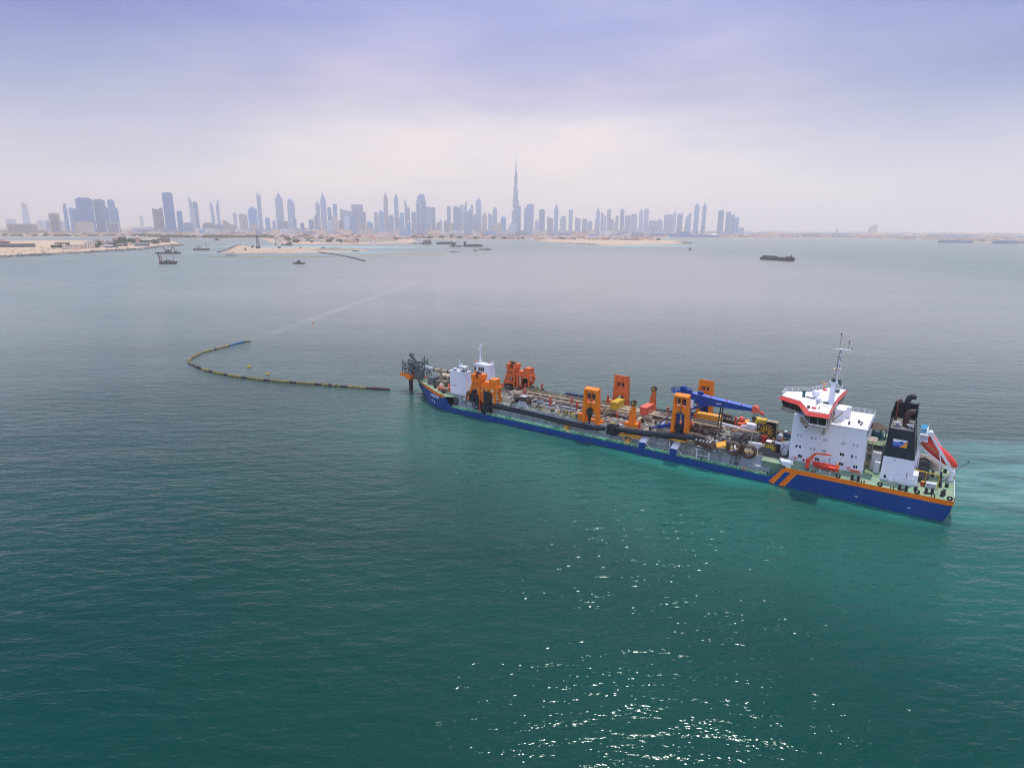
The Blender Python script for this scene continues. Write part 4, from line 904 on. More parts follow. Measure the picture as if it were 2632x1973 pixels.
P('post', pp, M_brown, GZ); P('counter', MB().lathe([(1.6, 12.0), (1.6, 13.1), (1.7, 13.15), (.1, 13.2)], (19, -6.2, 0), 8), M_teal, GZ)
P('davit_frame', MB().beam((19.8, 2, 10.0), (17, 4.5, 12.6), .16).beam((16.9, 1, 10.2), (16.2, 2.4, 13.0), .12).beam((17.3, 1, 10.2), (16.6, 2.4, 13.0), .12), M_dgrey)
# ------------------------------------------------------------------ stern fittings
def bitt(x, y, rz=0, z=5.5):
    b = MB().obox((0, 0, .1), (2.2, .8, .2)); b.cyl((-.7, 0, .2), (-.7, 0, 1.25), .32, n=10).cyl((.7, 0, .2), (.7, 0, 1.25), .32, n=10).cyl((-.7, 0, 1.25), (-.7, 0, 1.33), .4, n=10).cyl((.7, 0, 1.25), (.7, 0, 1.33), .4, n=10)
    return P('mooring_bitt', b, M_black, loc=(x, y, z), rz=rz)
for x, y, r in ((21.1, 14.4, 0), (10.6, 14.5, 0), (5.2, 13.1, .5), (2.4, 12.4, 1.3), (4.9, -1, 1.57), (3.2, -.9, 1.57), (3.1, 5.8, 1.57), (21.1, -14.4, 0), (10.6, -14.4, 0), (163, 11.3, -.3), (171, 7.2, -.5), (163, -11.3, .3), (171, -7.2, .5)): bitt(x, y, r)
for x, y in ((8.0, 12.6), (1.7, 5.6), (2.2, -5.7), (6.2, -9)): P('bollard', MB().cyl((0, 0, 0), (0, 0, .8), .45, .35, 10).cyl((0, 0, .8), (0, 0, .9), .5, n=10), M_black, loc=(x, y, 5.5))
for x in (24.9, 15.5, 7.6, 1.0):
    for sg in (1, -1): P('mooring_chock', MB().torus((0, 0, .62), .42, .22, 'y', 14, 8, flat=1.2), M_black, loc=(x, sg*15.3, 5.5))
for x in (30.5, 19, 12.5, 4): P('small_fitting', MB().box(-.15, .15, -.15, .15, 0, .6).box(.5, .75, -.1, .1, 0, .5), M_brown, loc=(x, 14.9, 5.5))
def winch(x, y, s=1.0, z=5.5, drum=M_dgrey, parent=None):
    w = P('mooring_winch', MB().cyl((0, -1.3*s, 1.3*s), (0, 1.3*s, 1.3*s), .75*s, n=14).box(-1.2*s, 1.4*s, -1.8*s, 1.8*s, 0, .25*s), M_brown, loc=(x, y, z))
    P('flange', MB().cyl((0, -1.5*s, 1.3*s), (0, -1.3*s, 1.3*s), 1.35*s, n=16).cyl((0, 1.3*s, 1.3*s), (0, 1.5*s, 1.3*s), 1.35*s, n=16), M_dgrey, w)
    P('gearbox', MB().box(-1.0*s, 1.0*s, -2.3*s, -1.6*s, .25*s, 1.9*s), M_olive, w); return w
winch(7.2, -4.4, 1.15); winch(7.0, 3.6, 1.1)
P('yellow_pipe_frame', MB().beam((3.6, 8.1, 5.5), (3.6, 8.1, 9.1), .22).beam((3.6, 8.1, 9.0), (9.0, 7.7, 9.1), .22).beam((6.3, 7.9, 9.0), (6.3, 7.3, 5.5), .12), M_yellow)
# lifeboat davit ramp over the stern
LR = P('lifeboat_ramp', MB().beam((1.0, .2, 8.1), (6.8, .2, 16.8), .42, .6).beam((1.0, -3.4, 8.1), (6.8, -3.4, 16.8), .42, .6).beam((1.0, .4, 7.9), (8.6, .4, 13.2), .34).beam((1.0, -3.6, 7.9), (8.6, -3.6, 13.2), .34), M_white)
P('cross_beam', MB().beam((6.8, -3.4, 16.8), (6.8, .2, 16.8), .5).beam((4.4, .4, 13.2), (3.6, .4, 9.7), .42, .25).beam((8.6, -3.6, 13.2), (8.6, .4, 13.2), .3).box(6.4, 7.4, -.3, .8, 16.6, 17.6).beam((1.9, .4, 10.2), (1.2, .4, 8.0), .25), M_white, LR)
split_parts(P('ramp_post', MB().beam((.9, .3, 5.5), (.9, .3, 8.2), .7).beam((2.6, .3, 5.5), (.9, .3, 8), .25).beam((3.4, .4, 5.5), (3.7, .4, 9.8), .2).beam((8.3, .4, 5.5), (8.5, .4, 13.1), .2).box(.4, 1.5, 0, .8, 5.5, 6.1).beam((.9, -3.4, 5.5), (.9, -3.4, 8.2), .7).beam((8.3, -3.5, 5.5), (8.5, -3.5, 13.1), .2), M_white, LR))
P('ensign_staff', MB().beam((.3, -.5, 8.0), (-2.0, -.5, 11.0), .08).box(-2.2, -1.9, -.7, -.3, 10.9, 11.3), M_black, LR)
# ------------------------------------------------------------------ A-frames and gantries over the side
def plate_gantry(x0, x1, z0, zt, sg, m, win_, op, name='suction_pipe_gantry', cyls=False):
    # x0<x1; portal of two tapering legs, header, middle plate with an arched opening below
    y0, y1 = (10.2, 12.4) if sg > 0 else (-12.4, -10.2); b = MB(); w = x1-x0; xa, xb = x0+w*.09, x1-w*.09; zz = zt-z0
    inn = win_[0]; ixa, ixb = (x0+x1)/2-inn/2, (x0+x1)/2+inn/2; o2 = op[0]/2; xm = (x0+x1)/2
    b.xz([(x0, z0), (xm-o2, z0), (xm-o2, op[1]), (ixa, win_[1]), (ixa, zt-.8), (xa, zt-.8)], y0, y1)
    b.xz([(xm+o2, z0), (x1, z0), (xb, zt-.8), (ixb, zt-.8), (ixb, win_[1]), (xm+o2, op[1])], y0, y1)
    b.xz([(xm-o2+.02, op[1]), (xm-o2*.6, op[1]+op[0]*.28), (xm, op[1]+op[0]*.38), (xm+o2*.6, op[1]+op[0]*.28), (xm+o2-.02, op[1]), (ixb-.02, win_[1]), (ixa+.02, win_[1])], y0+.15, y1-.15)
    zi = 1.0 if sg > 0 else 1.0
    b.add([(xa, y0, zt-.8), (xb, y0, zt-.8), (xb, y1, zt-.8), (xa, y1, zt-.8), (xa, y0, zt+.2 if sg > 0 else zt-.25), (xb, y0, zt+.2 if sg > 0 else zt-.25), (xb, y1, zt-.25 if sg > 0 else zt+.2), (xa, y1, zt-.25 if sg > 0 else zt+.2)], [(0, 3, 2, 1), (4, 5, 6, 7), (0, 1, 5, 4), (1, 2, 6, 5), (2, 3, 7, 6), (3, 0, 4, 7)])
    b.xz([(ixa, win_[2]), (ixb, win_[2]), (ixb, zt-.85), (ixa, zt-.85)], y0+.1, y1-.1)
    b.box(x0-.2, x0+1.0, y0-.2, y1, z0, z0+.3).box(x1-1.0, x1+.2, y0-.2, y1, z0, z0+.3)
    g = P(name, b, m)
    sh = MB()
    for x in (xm-inn*.22, xm+inn*.24): sh.cyl((x-.13, (y0+y1)/2, (win_[1]+win_[2])/2+.3), (x+.16, (y0+y1)/2, (win_[1]+win_[2])/2+.3), .95, n=16)
    P('sheave', sh, M_brown, g); P('sheave_bracket', MB().box(xm-inn*.08, xm+inn*.06, y0+.4, y1-.4, win_[1]+.3, win_[2]), m, g)
    ye = y1+.3 if sg > 0 else y0-.3
    bl = MB().cyl((xm-.1, ye-.5, z0+4.6), (xm-.1, ye+.5, z0+4.6), 1.0, n=14).lathe([(1.0, 4.6), (.75, 2.6), (.35, 1.2), (.3, 0)], (xm-.1, ye, z0), 10, sy=.6)
    P('hoist_block', bl, M_black, g); w_ = MB()
    for dx in (-.5, -.2, .3): w_.beam((xm+dx, ye, z0+5), (xm+dx, ye, zt-1.6), .06)
    P('hoist_wire', w_, M_black, g)
    return g
for sg in (1, -1):
    mm = M_orange if sg > 0 else M_orange2
    plate_gantry(95.9, 101.9, 5.5, 17.2, sg, mm, (3.5, 12.5, 16.1) if sg > 0 else (3.1, 13.1, 14.8), (3.7, 8.7))
    g = plate_gantry(66.2, 71.6, 5.5, 19.9, sg, mm if sg > 0 else M_orange, (3.4, 16.3, 19.0) if sg > 0 else (3.0, 16.7, 17.9), (3.0, 13.8))
    cy = MB()
    for x in (68.1, 69.7): cy.cyl((x, sg*11.2, 6.5), (x, sg*11.2, 14.0), .5, n=12).cyl((x, sg*11.2, 14.0), (x, sg*11.2, 14.9), .5, .3, 12, 1)
    P('hydraulic_cylinder', cy, [M_crane, M_lpipe], g, True)
    P('gantry_counterframe', MB().box(101.9, 104.0, sg*9.4, sg*11.2, 5.5, 7.9).box(95.4, 104.0, sg*8.6, sg*10.1, 5.5, 6.3), mm)
    # forward gantry: tall A-tower and the trunnion house on legs beside it
    y = sg*11.2; m1 = M_orange if sg > 0 else M_orange2
    ft = MB()
    for yy in (y-1.3, y+1.3):
        ft.beam((149.6, yy, 5.5), (147.2, yy, 12.5), .9, .8).beam((144.2, yy, 5.5), (144.6, yy, 12.5), .9, .8).beam((147.2, yy, 12.4), (147.4, yy, 15.2), 1.0, .9).beam((144.6, yy, 12.4), (143.8, yy, 15.2), 1.0, .9)
    for z in (8.0, 11.0, 13.0): ft.box(144.3, 148.6 - (z-8)*.25, y-1.6, y+1.6, z-.5, z+.5)
    ft.box(143.2, 144.8, y-1.7, y+1.7, 14.0, 15.6).box(146.6, 148.0, y-1.7, y+1.7, 14.0, 15.4).beam((147.4, y, 15.3), (147.4, y, 16.6), .35).beam((144.4, y, 15.4), (144.4, y, 16.3), .3)
    FG = P('suction_pipe_gantry', ft, m1)
    P('sheave', MB().cyl((145.5, y-.3, 15.0), (145.5, y+.3, 15.0), 1.25, n=16).cyl((146.8, y-1.2, 15.3), (146.8, y-.8, 15.3), .9, n=14).cyl((144.2, y+.9, 15.1), (144.2, y+1.3, 15.1), .9, n=14), M_brown, FG)
    P('hoist_wire', MB().beam((146.0, sg*13.2, 7), (146.0, y, 15), .09).beam((145.6, sg*13.2, 7), (145.6, y, 15), .09).beam((145.2, sg*13.2, 7), (145.2, y, 15), .09), M_olive, FG)
    h = MB().box(137.0, 139.8, y-1.6, y+1.6, 11.9, 14.7).box(136.6, 143.4, y-1.9, y+1.9, 11.0, 11.9).box(139.8, 142.8, y-1.2, y+1.2, 11.9, 13.2)
    for x in (137.3, 142.6):
        for yy in (y-1.5, y+1.5): h.beam((x, yy, 5.5), (x, yy, 11.0), .75)
    h.beam((137.3, y+1.5*sg, 8.8), (136.2, y+1.5*sg, 11.0), .4).beam((139.9, y+1.5*sg, 11), (137.6, y+1.5*sg, 8.4), .35).beam((139.9, y+1.5*sg, 11), (142.4, y+1.5*sg, 8.4), .35)
    P('trunnion_gantry', h, m1); P('gantry_railing', MB().rail([(136.7, y+1.8*sg, 11.9), (143.3, y+1.8*sg, 11.9)], 1, 1.1, .05), m1)
    P('trunnion_slide', MB().box(139.0, 141.8, sg*12.25, sg*13.6, 1.2, 9.8).box(138.9, 139.3, sg*13.6, sg*14.2, 1.1, 9.0).cyl((140.4, sg*12.4, 3.8), (140.4, sg*14.6, 3.8), 1.9, n=16), M_black)
    P('red_guide', MB().box(143.0, 143.3, sg*12.3, sg*14.2, 1.05, 6.4).box(138.2, 142.9, sg*13.8, sg*14.4, 1.05, 1.8), M_red)
    P('rubber_fender_ring', MB().torus((149.3, sg*12.0, 7.1), 1.2, .55, 'y', 20, 8), M_brown, None, True)
    P('hex_frame', MB().tube([(145.9, sg*13.8, 6.6), (146.6, sg*14.2, 5.4), (146.0, sg*14.6, 4.0), (144.9, sg*14.6, 3.2), (143.4, sg*14.4, 3.4)], .28, 6).tube([(145.9, sg*13.8, 6.6), (144.8, sg*13.9, 7.4), (143.6, sg*13.9, 6.8), (143.2, sg*14.0, 5.6)], .2, 6), M_black)
    P('gantry_machinery', MB().box(144.5, 148.5, sg*12.2, sg*13.6, 5.0, 8.2).cyl((146.5, sg*12.2, 9.0), (146.5, sg*13.9, 9.0), .8, n=12).box(143.0, 145.5, sg*12.6, sg*14, 4.0, 6.2), M_black)
# ------------------------------------------------------------------ forward deck houses
for sg in (1, -1):
    y0, y1 = sorted((sg*5.6, sg*9.5)); yn = 9.5*sg
    x0, x1 = (153.4, 161.0)
    t_ = MB().prism(quad(153.0, 161.0, y0, y1), 5.5, 14.3, top=quad(153.9, 161.1, *sorted((sg*5.9, sg*9.4))))
    F_ = P('forward_deck_house', t_, M_white)
    P('roof_slab', MB().box(153.6, 161.3, y0+.1, y1+.1, 14.31, 14.5), M_white, F_)
    if sg > 0:
        P('side_panel', MB().box(158.1, 161.0, 9.42, 9.7, 9.1, 14.2), M_white, F_)
        P('panel_edge', MB().box(158.0, 161.0, 9.45, 9.62, 8.95, 9.08), M_dgrey, F_)
        P('roof_gear', MB().beam((157.6, 8, 14.5), (157.6, 8, 18.6), .22).beam((156.6, 7.6, 14.5), (156.6, 7.6, 17.2), .35).ball((156.9, 8, 16.2), .6, 8).box(153.9, 156.2, 7.0, 9.0, 16.3, 16.5).beam((154, 7, 14.5), (154, 7, 16.3), .15).beam((154, 9, 14.5), (154, 9, 16.3), .15).beam((156.1, 9, 14.5), (156.1, 9, 16.3), .15), M_white, F_)
        P('roof_raft_canister', MB().cyl((158.6, 8.0, 14.95), (160.4, 8.0, 14.95), .42, n=12), M_white, F_, True)
        P('roof_black_box', MB().box(154.2, 156.0, 7.4, 8.9, 14.51, 15.0).box(158.2, 159.9, 8.6, 9.2, 14.51, 14.8), M_black, F_)
    else:
        for x, zs in ((161.5-.9, (12.6,)), (158.6, (12.6, 10.2)), (157.6, (12.6, 10.2)), (156.6, (12.6, 10.2))):
            for z in zs: P('window', MB().box(x-.3, x+.3, -5.62, -5.5, z-.75, z+.75), M_glass, F_)
        P('roof_railing', MB().rail([(153.8, -9.3, 14.5), (153.8, -6, 14.5), (161, -6, 14.5)], 1.0, 1.0, .05), M_white, F_)
        P('forward_mast', MB().prism(quad(159.9, 160.5, -8.8, -8.2), 14.5, 22.0, top=quad(160.1, 160.4, -8.65, -8.4)).beam((159.3, -8.6, 14.5), (159.6, -8.6, 21.5), .1).box(159.4, 160.6, -9, -8.2, 21.5, 21.6).box(160.5, 161.0, -8.8, -8.3, 19.5, 20.3), M_white, F_)
        P('search_light', MB().ball((160.8, -6.3, 15.4), .55, 8).ball((154.2, -6.2, 15.5), .35, 8), M_cred, F_)
# ------------------------------------------------------------------ bow coupling
BC = P('bow_coupling', MB().cyl((191.2, 0, 4.6), (191.2, 0, 5.9), 1.3, 2.3, 16).cyl((191.2, 0, 5.9), (191.2, 0, 6.3), 2.4, n=16), M_brown, None, True)
P('coupling_cradle', MB().box(187.9, 194.4, -3, 3, 6.31, 7.7).box(188.6, 190.2, -3.4, 3.4, 5.4, 6.3), M_orange, BC)
P('coupling_pipe', MB().cyl((191.1, 0, -3), (191.2, 0, 4.7), .85, n=14), mat('dark_hose', (.028, .018, .022), .6, var=.4), BC, True)
bg_ = MB()
bg_.box(188, 193.5, -2.6, 2.6, 9.6, 9.9).cyl((190, 0, 10), (190, 0, 12.5), 1.6, n=14).beam((186, 0, 12), (190.2, 0, 15.2), 1.3).ball((190.2, 0, 15.5), 1.1, 10).torus((186.2, 0, 12.4), 2.4, .25, 'z', 22, 6).box(184.6, 187.6, -1.6, 1.6, 5.6, 9.2).beam((193.5, 2.4, 7.8), (193.5, 2.4, 12.6), .25).beam((193.5, -2.4, 7.8), (193.5, -2.4, 12.6), .25).beam((188.3, 2.9, 6), (188.3, 2.9, 12.2), .35)
for i in range(60):
    x = random.uniform(182.5, 194); z = random.uniform(7.9, 12.6 if x > 186 else 13.6); y = random.uniform(-2.8, 2.8); bg_.obox((x, y, z), (random.uniform(.3, 1.3), random.uniform(.3, 1.1), random.uniform(.3, 1.4)), random.random())
for i in range(26):
    p = (random.uniform(183, 194), random.uniform(-2.8, 2.8), random.uniform(6.5, 9)); bg_.beam(p, (p[0]+random.uniform(-3, 3), p[1]+random.uniform(-1, 1), random.uniform(10, 14)), .16)
bg_.beam((184.3, 0, 10.4), (184.3, 0, 15.6), .2).beam((182.4, .6, 10), (182.4, .6, 15.9), .3).beam((181.8, -.6, 10), (181.8, -.6, 14.8), .25)
for p, q in (((181.2, 1.6, 5.6), (180.8, .4, 10.2)), ((179.8, 1.6, 5.6), (180.4, .4, 10.2)), ((181.2, -1.6, 5.6), (180.8, -.4, 10.2)), ((179.8, -1.6, 5.6), (180.4, -.4, 10.2))): bg_.beam(p, q, .25)
P('coupling_machinery', bg_, M_bowgear)
P('coupling_railing', MB().rail([(188, 2.6, 9.9), (193.5, 2.6, 9.9), (193.5, -2.6, 9.9)], 1.1, .9, .06).rail([(188, 3, 7.75), (194.3, 3, 7.75)], 1.1, 1, .05), M_lpipe)
pp = [(189.5, 0, 11.4), (187, 0, 11.4), (182, 0, 11.1), (177.6, 0, 10.8)]
P('bow_discharge_pipe', MB().tube(pp, .72, 12), M_lpipe, None, True)
P('bow_discharge_pipe', MB().tube([(177.5, 0, 10.8), (175, 0, 10.7), (169.5, 0, 11.0), (164, 0, 10.9), (158, 0, 10.0), (152, 0, 8.6), (147, 0, 7.8)], .7, 12), M_cream, None, True)
fl = MB()
for x, z in ((177.5, 10.8), (174, 10.74), (170, 10.97), (164, 10.9), (152, 8.6), (184, 11.25)): fl.cyl((x-.12, 0, z), (x+.12, 0, z), .95, n=12)
P('pipe_flange', fl, M_brown)
sp = MB()
for x, z in ((174, 10), (166, 10.2), (158, 9.3), (150, 7.6)): sp.beam((x, -1.2, 5.5), (x, 0, z), .3).beam((x, 1.2, 5.5), (x, 0, z), .3)
P('pipe_trestle', sp, M_cream)
# forecastle machinery
rnd = random.Random(21)
P('windlass', MB().cyl((172.5, 1.0, 6.9), (172.5, 4.6, 6.9), 1.1, n=14).box(171.2, 174.2, .8, 5.2, 5.56, 6.1).cyl((172.5, 2.6, 6.9), (172.5, 2.9, 6.9), 1.5, n=14), M_olive); P('windlass', MB().cyl((172.5, -4.6, 6.9), (172.5, -1.0, 6.9), 1.1, n=14).box(171.2, 174.2, -5.2, -.8, 5.56, 6.1), M_olive)
P('deck_locker', MB().box(174.5, 177.5, .5, 4.5, 5.56, 8.4), M_bowgear); P('deck_locker', MB().box(166.8, 170.4, 2.2, 5.6, 5.56, 8.0), M_olive)
P('forecastle_roof', MB().box(170, 178, -6.5, -2.6, 7.9, 8.2).box(164, 169, -7.5, -3, 7.6, 7.9).box(162, 168, -9.3, -7.6, 7.9, 8.1), M_cream)
P('orange_skid', MB().box(163.0, 167.4, 8.9, 9.8, 6.6, 7.0).box(163.2, 163.5, 8.9, 9.8, 5.56, 6.6).box(166.9, 167.2, 8.9, 9.8, 5.56, 6.6).box(162.0, 165.6, 5.0, 5.8, 6.9, 7.6), M_cred)
P('white_drum', MB().cyl((165.8, 8.3, 7.5), (167.0, 8.3, 7.5), .8, n=12), mat('drum_white', (.7, .6, .5), .5), None, True)
for i in range(85):
    x = rnd.uniform(161.5, 180); hw = 13.0 if x < 164 else max(1.2, (181-x)*.72); y = rnd.uniform(-hw+.8, hw-1.5)
    k = rnd.random(); m = rnd.choice([M_olive, M_cream, M_brown, M_dgrey, M_pipe, M_cred, M_cream, M_black, M_side])
    b = MB()
    if k < .4: b.box(-rnd.uniform(.3, 1.1), rnd.uniform(.3, 1), -rnd.uniform(.3, .9), rnd.uniform(.3, .9), 0, rnd.uniform(.5, 1.9)); P('deck_box', b, m, loc=(x, y, 5.56), rz=rnd.random())
    elif k < .7: b.cyl((0, 0, 0), (0, 0, rnd.uniform(.6, 1.6)), rnd.uniform(.25, .7), n=10); P('mushroom_vent', b.cyl((0, 0, 1.2), (0, 0, 1.5), .7, n=10), m, loc=(x, y, 5.56))
    else: l_ = rnd.uniform(1.5, 4); z = rnd.uniform(.5, 2); P('pipe_run', b.tube([(0, 0, 0), (0, 0, z), (l_, rnd.uniform(-1, 1), z), (l_, 0, 0)], rnd.uniform(.15, .4), 8), m, loc=(x-l_/2, y, 5.56))
# forward recess machinery on the slope below the near deck house
P('louvred_panel', MB().box(155.2, 157.4, 11.9, 12.2, 2.0, 4.8), M_dgrey); P('round_hatch', MB().cyl((152.4, 11.5, 4.6), (152.4, 12.1, 4.4), .9, n=16).torus((152.4, 12.1, 4.4), .75, .12, 'y', 16, 6), M_grey)
P('hatch_frame', MB().box(151.2, 153.6, 11.2, 11.75, 3.4, 5.7), M_dgrey)
# ------------------------------------------------------------------ hopper pipework and the central walkway
WK = P('central_walkway', MB().box(60, 134, -1.4, -.2, 8.2, 8.4).box(82, 99, -6.2, 1.0, 7.7, 7.95).box(60, 72, -6.5, -4.2, 7.2, 7.4).beam((134, -.8, 8.3), (139.5, -.8, 7.4), 1.2, .15).beam((134, -.2, 8.3), (141, 4.5, 6.6), .7, .15), M_cream)
P('walkway_railing', MB().rail([(60, -.2, 8.4), (81.5, -.2, 8.4)], 1.1, 1.8, .05).rail([(99.5, -.2, 8.4), (134, -.2, 8.4)], 1.1, 1.8, .05).rail([(60, -1.4, 8.4), (134, -1.4, 8.4)], 1.1, 1.8, .05), M_cream, WK)
lg_ = MB()
for x in range(61, 135, 6): lg_.beam((x, -.4, 5.6), (x, -.4, 8.2), .28).beam((x, -1.2, 5.6), (x, -1.2, 8.2), .28).box(x-.15, x+.15, -4.8, 2.6, 7.1, 7.35)
P('walkway_leg', lg_, M_cream, WK)
def piperun(y, z, x0, x1, r, m, seg=6.5, fm=None):
    x = x0; first = None
    P('hopper_pipe', MB().cyl((x0, y, z), (x1, y, z), r, n=14), m, None, True); f = MB()
    while x < x1: f.cyl((x-.13, y, z), (x+.13, y, z), r*1.28, n=14); x += seg
    P('pipe_flange', f, fm or M_brown)
piperun(1.9, 7.3, 99, 136, .95, M_pipe, 4.2, M_cream); piperun(2.9, 6.3, 108, 124, .55, M_lpipe, 16); piperun(-3.2, 7.0, 62, 136, .8, M_pipe, 6); piperun(1.6, 6.7, 60, 98, 1.05, M_brown, 5.5, M_pipe); piperun(4.6, 6.2, 64, 100, .4, M_cream, 7); piperun(-5.4, 6.4, 70, 134, .45, M_lpipe, 8)
piperun(5.3, 6.2, 112, 134, .35, M_brown, 5); piperun(7.7, 5.95, 104, 118, .3, M_pipe, 7)
P('heavy_fender_roll', MB().tube([(61, -10.6, 6.2), (64, -11, 6.6), (90, -11.2, 6.4), (94, -10.8, 6.0)], .5, 8).tube([(104, -11, 6.1), (116, -11.3, 6.4), (131, -11, 6.3)], .45, 8), M_black, None, True)
P('side_beam', MB().box(60, 133, 5.9, 6.3, 5.6, 6.7).box(60, 133, 8.0, 8.2, 5.55, 5.9), M_grey)
for x, sz in ((104.5, 1.1), (85.5, 1.2), (77.5, 1.1), (118.0, .9), (128.5, 1.2)):
    for s2 in (1, -1): P('elbow_pipe', MB().tube([(x, s2*2.0, 7.2), (x, s2*3.2, 7.2), (x, s2*4.0, 6.9), (x, s2*4.4, 6.2), (x, s2*4.4, 5.5)], .55*sz, 10), rnd.choice([M_lpipe, M_cream, M_pipe]), None, True)
P('valve_tank', MB().cyl((127, 4.4, 5.6), (127, 4.4, 8.6), 1.2, n=14).cyl((123.8, 4.0, 5.6), (123.8, 4.0, 8.9), .8, n=12), M_pipe, None, True)
P('spool_drum', MB().cyl((130.6, 8.3, 6.0), (130.6, 8.3, 8.2), .9, n=14).cyl((130.6, 8.3, 8.2), (130.6, 8.3, 8.5), 1.4, n=16), M_black)
P('forward_hoist_winch', MB().cyl((127.4, 7.2, 7.3), (127.4, 9.2, 7.3), 1.9, n=20).cyl((127.4, 6.9, 7.3), (127.4, 7.1, 7.3), 2.2, n=20), M_brown); P('winch_frame', MB().xz([(124.8, 5.5), (130.2, 5.5), (129, 7.6), (126, 7.6)], 9.3, 9.6).xz([(124.8, 5.5), (130.2, 5.5), (129, 9.2), (126, 9.2)], 6.5, 6.8).box(126.2, 128.8, 6.7, 9.4, 9.25, 9.4), M_lpipe)
for x, y, h in ((131.2, -9.6, 9.6), (111.4, 2.4, 9.8), (118.4, 5.2, 9.6), (108.6, 3.6, 9.2), (102.6, -8.2, 9.8), (130.4, 3.6, 9.8), (79.8, -7.2, 9.6), (69.6, -3.8, 9.8), (58.2, -9.6, 9.6), (137.2, -7, 9.0), (93, 4, 8.0), (83, 8.6, 8.2)):
    P('hopper_post', MB().beam((x, y, 5.5), (x, y, h), .55).box(x-.45, x+.45, y-.45, y+.45, 5.5, 6.0).box(x-.36, x+.36, y-.36, y+.36, h, h+.2), M_post)
for x, y, c_ in ((107.0, 9.3, M_brown), (109.8, 9.2, M_brown), (120.6, 9.4, M_brown), (104.4, -8.9, M_brown)):
    P('handwheel_valve', MB().torus((x, y, 6.6), .9, .16, 'y', 18, 6).beam((x-.9, y, 6.6), (x+.9, y, 6.6), .12).beam((x, y, 5.6), (x, y, 7.5), .12), c_)
P('round_tank', MB().cyl((104.4, 9.0, 5.5), (104.4, 9.0, 7.2), 1.3, n=16).cyl((104.4, 9, 7.2), (104.4, 9, 7.35), 1.5, n=16), M_dgrey); P('yellow_bin', MB().cyl((106.5, 9.6, 5.5), (106.5, 9.6, 7.0), .75, n=12), M_yellow)
P('yellow_disc_tank', MB().cyl((92.3, 9.3, 5.5), (92.3, 9.3, 6.3), 1.1, n=16), M_yellow); P('grey_disc_tank', MB().cyl((89.6, 9.0, 5.5), (89.6, 9.0, 6.3), 1.1, n=16), M_lpipe)
P('skylight_hatch', MB().obox((80.6, 9.0, 6.1), (1.9, 1.6, .2), .5, ry=.2), M_cream); P('skylight_hatch', MB().obox((78.2, 9.3, 6.1), (1.9, 1.6, .2), .5, ry=.2), M_cream)
MATS = [M_pipe, M_cream, M_brown, M_dgrey, M_lpipe, M_olive, M_black, M_pipe, M_cream, M_post, M_white, M_grey]
nn = {'valve': 0, 'deck_box': 0, 'pipe_run': 0, 'ladder_frame': 0}
for i in range(330):
    x = rnd.uniform(46, 152); y = rnd.choice([rnd.uniform(-10.2, -6.8), rnd.uniform(6.8, 9.4), rnd.uniform(-6, 6), rnd.uniform(-6, 6)])
    if 40 < x < 47 and y > 3: continue
    if (60 < x < 134 and abs(y) < 6.4): z = 6.45
    else: z = 5.57
    m = rnd.choice(MATS); b = MB(); k = rnd.random()
    if k < .3 and nn['deck_box'] < 90: b.box(-rnd.uniform(.2, .8), rnd.uniform(.2, .8), -rnd.uniform(.2, .6), rnd.uniform(.2, .6), 0, rnd.uniform(.3, 1.3)); n_ = 'deck_box'
    elif k < .58 and nn['valve'] < 90: h = rnd.uniform(.5, 1.5); b.cyl((0, 0, 0), (0, 0, h), rnd.uniform(.15, .4), n=8).cyl((-.35, 0, h*.6), (.35, 0, h*.6), .28, n=8); n_ = 'valve'
    elif k < .9 and nn['pipe_run'] < 90:
        l_ = rnd.uniform(2, 7); h = rnd.uniform(.3, 1.1); b.tube([(0, 0, 0), (0, 0, h), (l_*.5, 0, h), (l_, rnd.choice((-1.2, 0, 1.2)), h), (l_, rnd.choice((-1.2, 0, 1.2)), 0)], rnd.uniform(.1, .3), 7); n_ = 'pipe_run'
    elif nn['ladder_frame'] < 40: l_ = rnd.uniform(1.5, 3); b.rail([(0, 0, 0), (l_, 0, 0), (l_, 1.2, 0)], 1.1, .8, .05); n_ = 'ladder_frame'; m = M_cream
    else: continue
    nn[n_] += 1; P(n_, b, m, loc=(x, y, z), rz=rnd.choice((0, 0, 1.57, 3.14)))
for i in range(180):
    x = rnd.uniform(46, 152); y = rnd.choice([rnd.uniform(-10.2, -6.8), rnd.uniform(6.8, 10.2), rnd.uniform(-6, 6)]); z = 6.45 if (60 < x < 134 and abs(y) < 6.4) else 5.57
    if x < 50 and y > 3: continue
    m = rnd.choice([M_brown, M_black, M_dgrey, M_cream, M_pipe, M_lpipe, M_post, M_yellow, M_olive, M_brown]); b = MB(); w_ = rnd.uniform(.15, .4)
    if i % 2: P('junction_box', b.box(-w_, w_, -w_, w_, .35, rnd.uniform(.8, 1.5)).beam((0, 0, 0), (0, 0, .4), .12), m, loc=(x, y, z), rz=rnd.choice((0, .4)))
    else: P('cable_run', b.tube([(0, 0, .1), (rnd.uniform(1, 3), rnd.uniform(-.6, .6), .12), (rnd.uniform(3, 6), rnd.uniform(-.8, .8), .1)], rnd.uniform(.06, .14), 6), m, loc=(x, y, z), rz=rnd.choice((0, 1.57, 3.0)))
P('forward_far_winch', MB().cyl((134.5, -9.8, 7.3), (134.5, -7.6, 7.3), 1.8, n=18).box(131.5, 137.5, -10.3, -7.2, 5.56, 6.0).obox((131.2, -8.8, 6.9), (1.6, 2.4, 2.4)), M_olive)
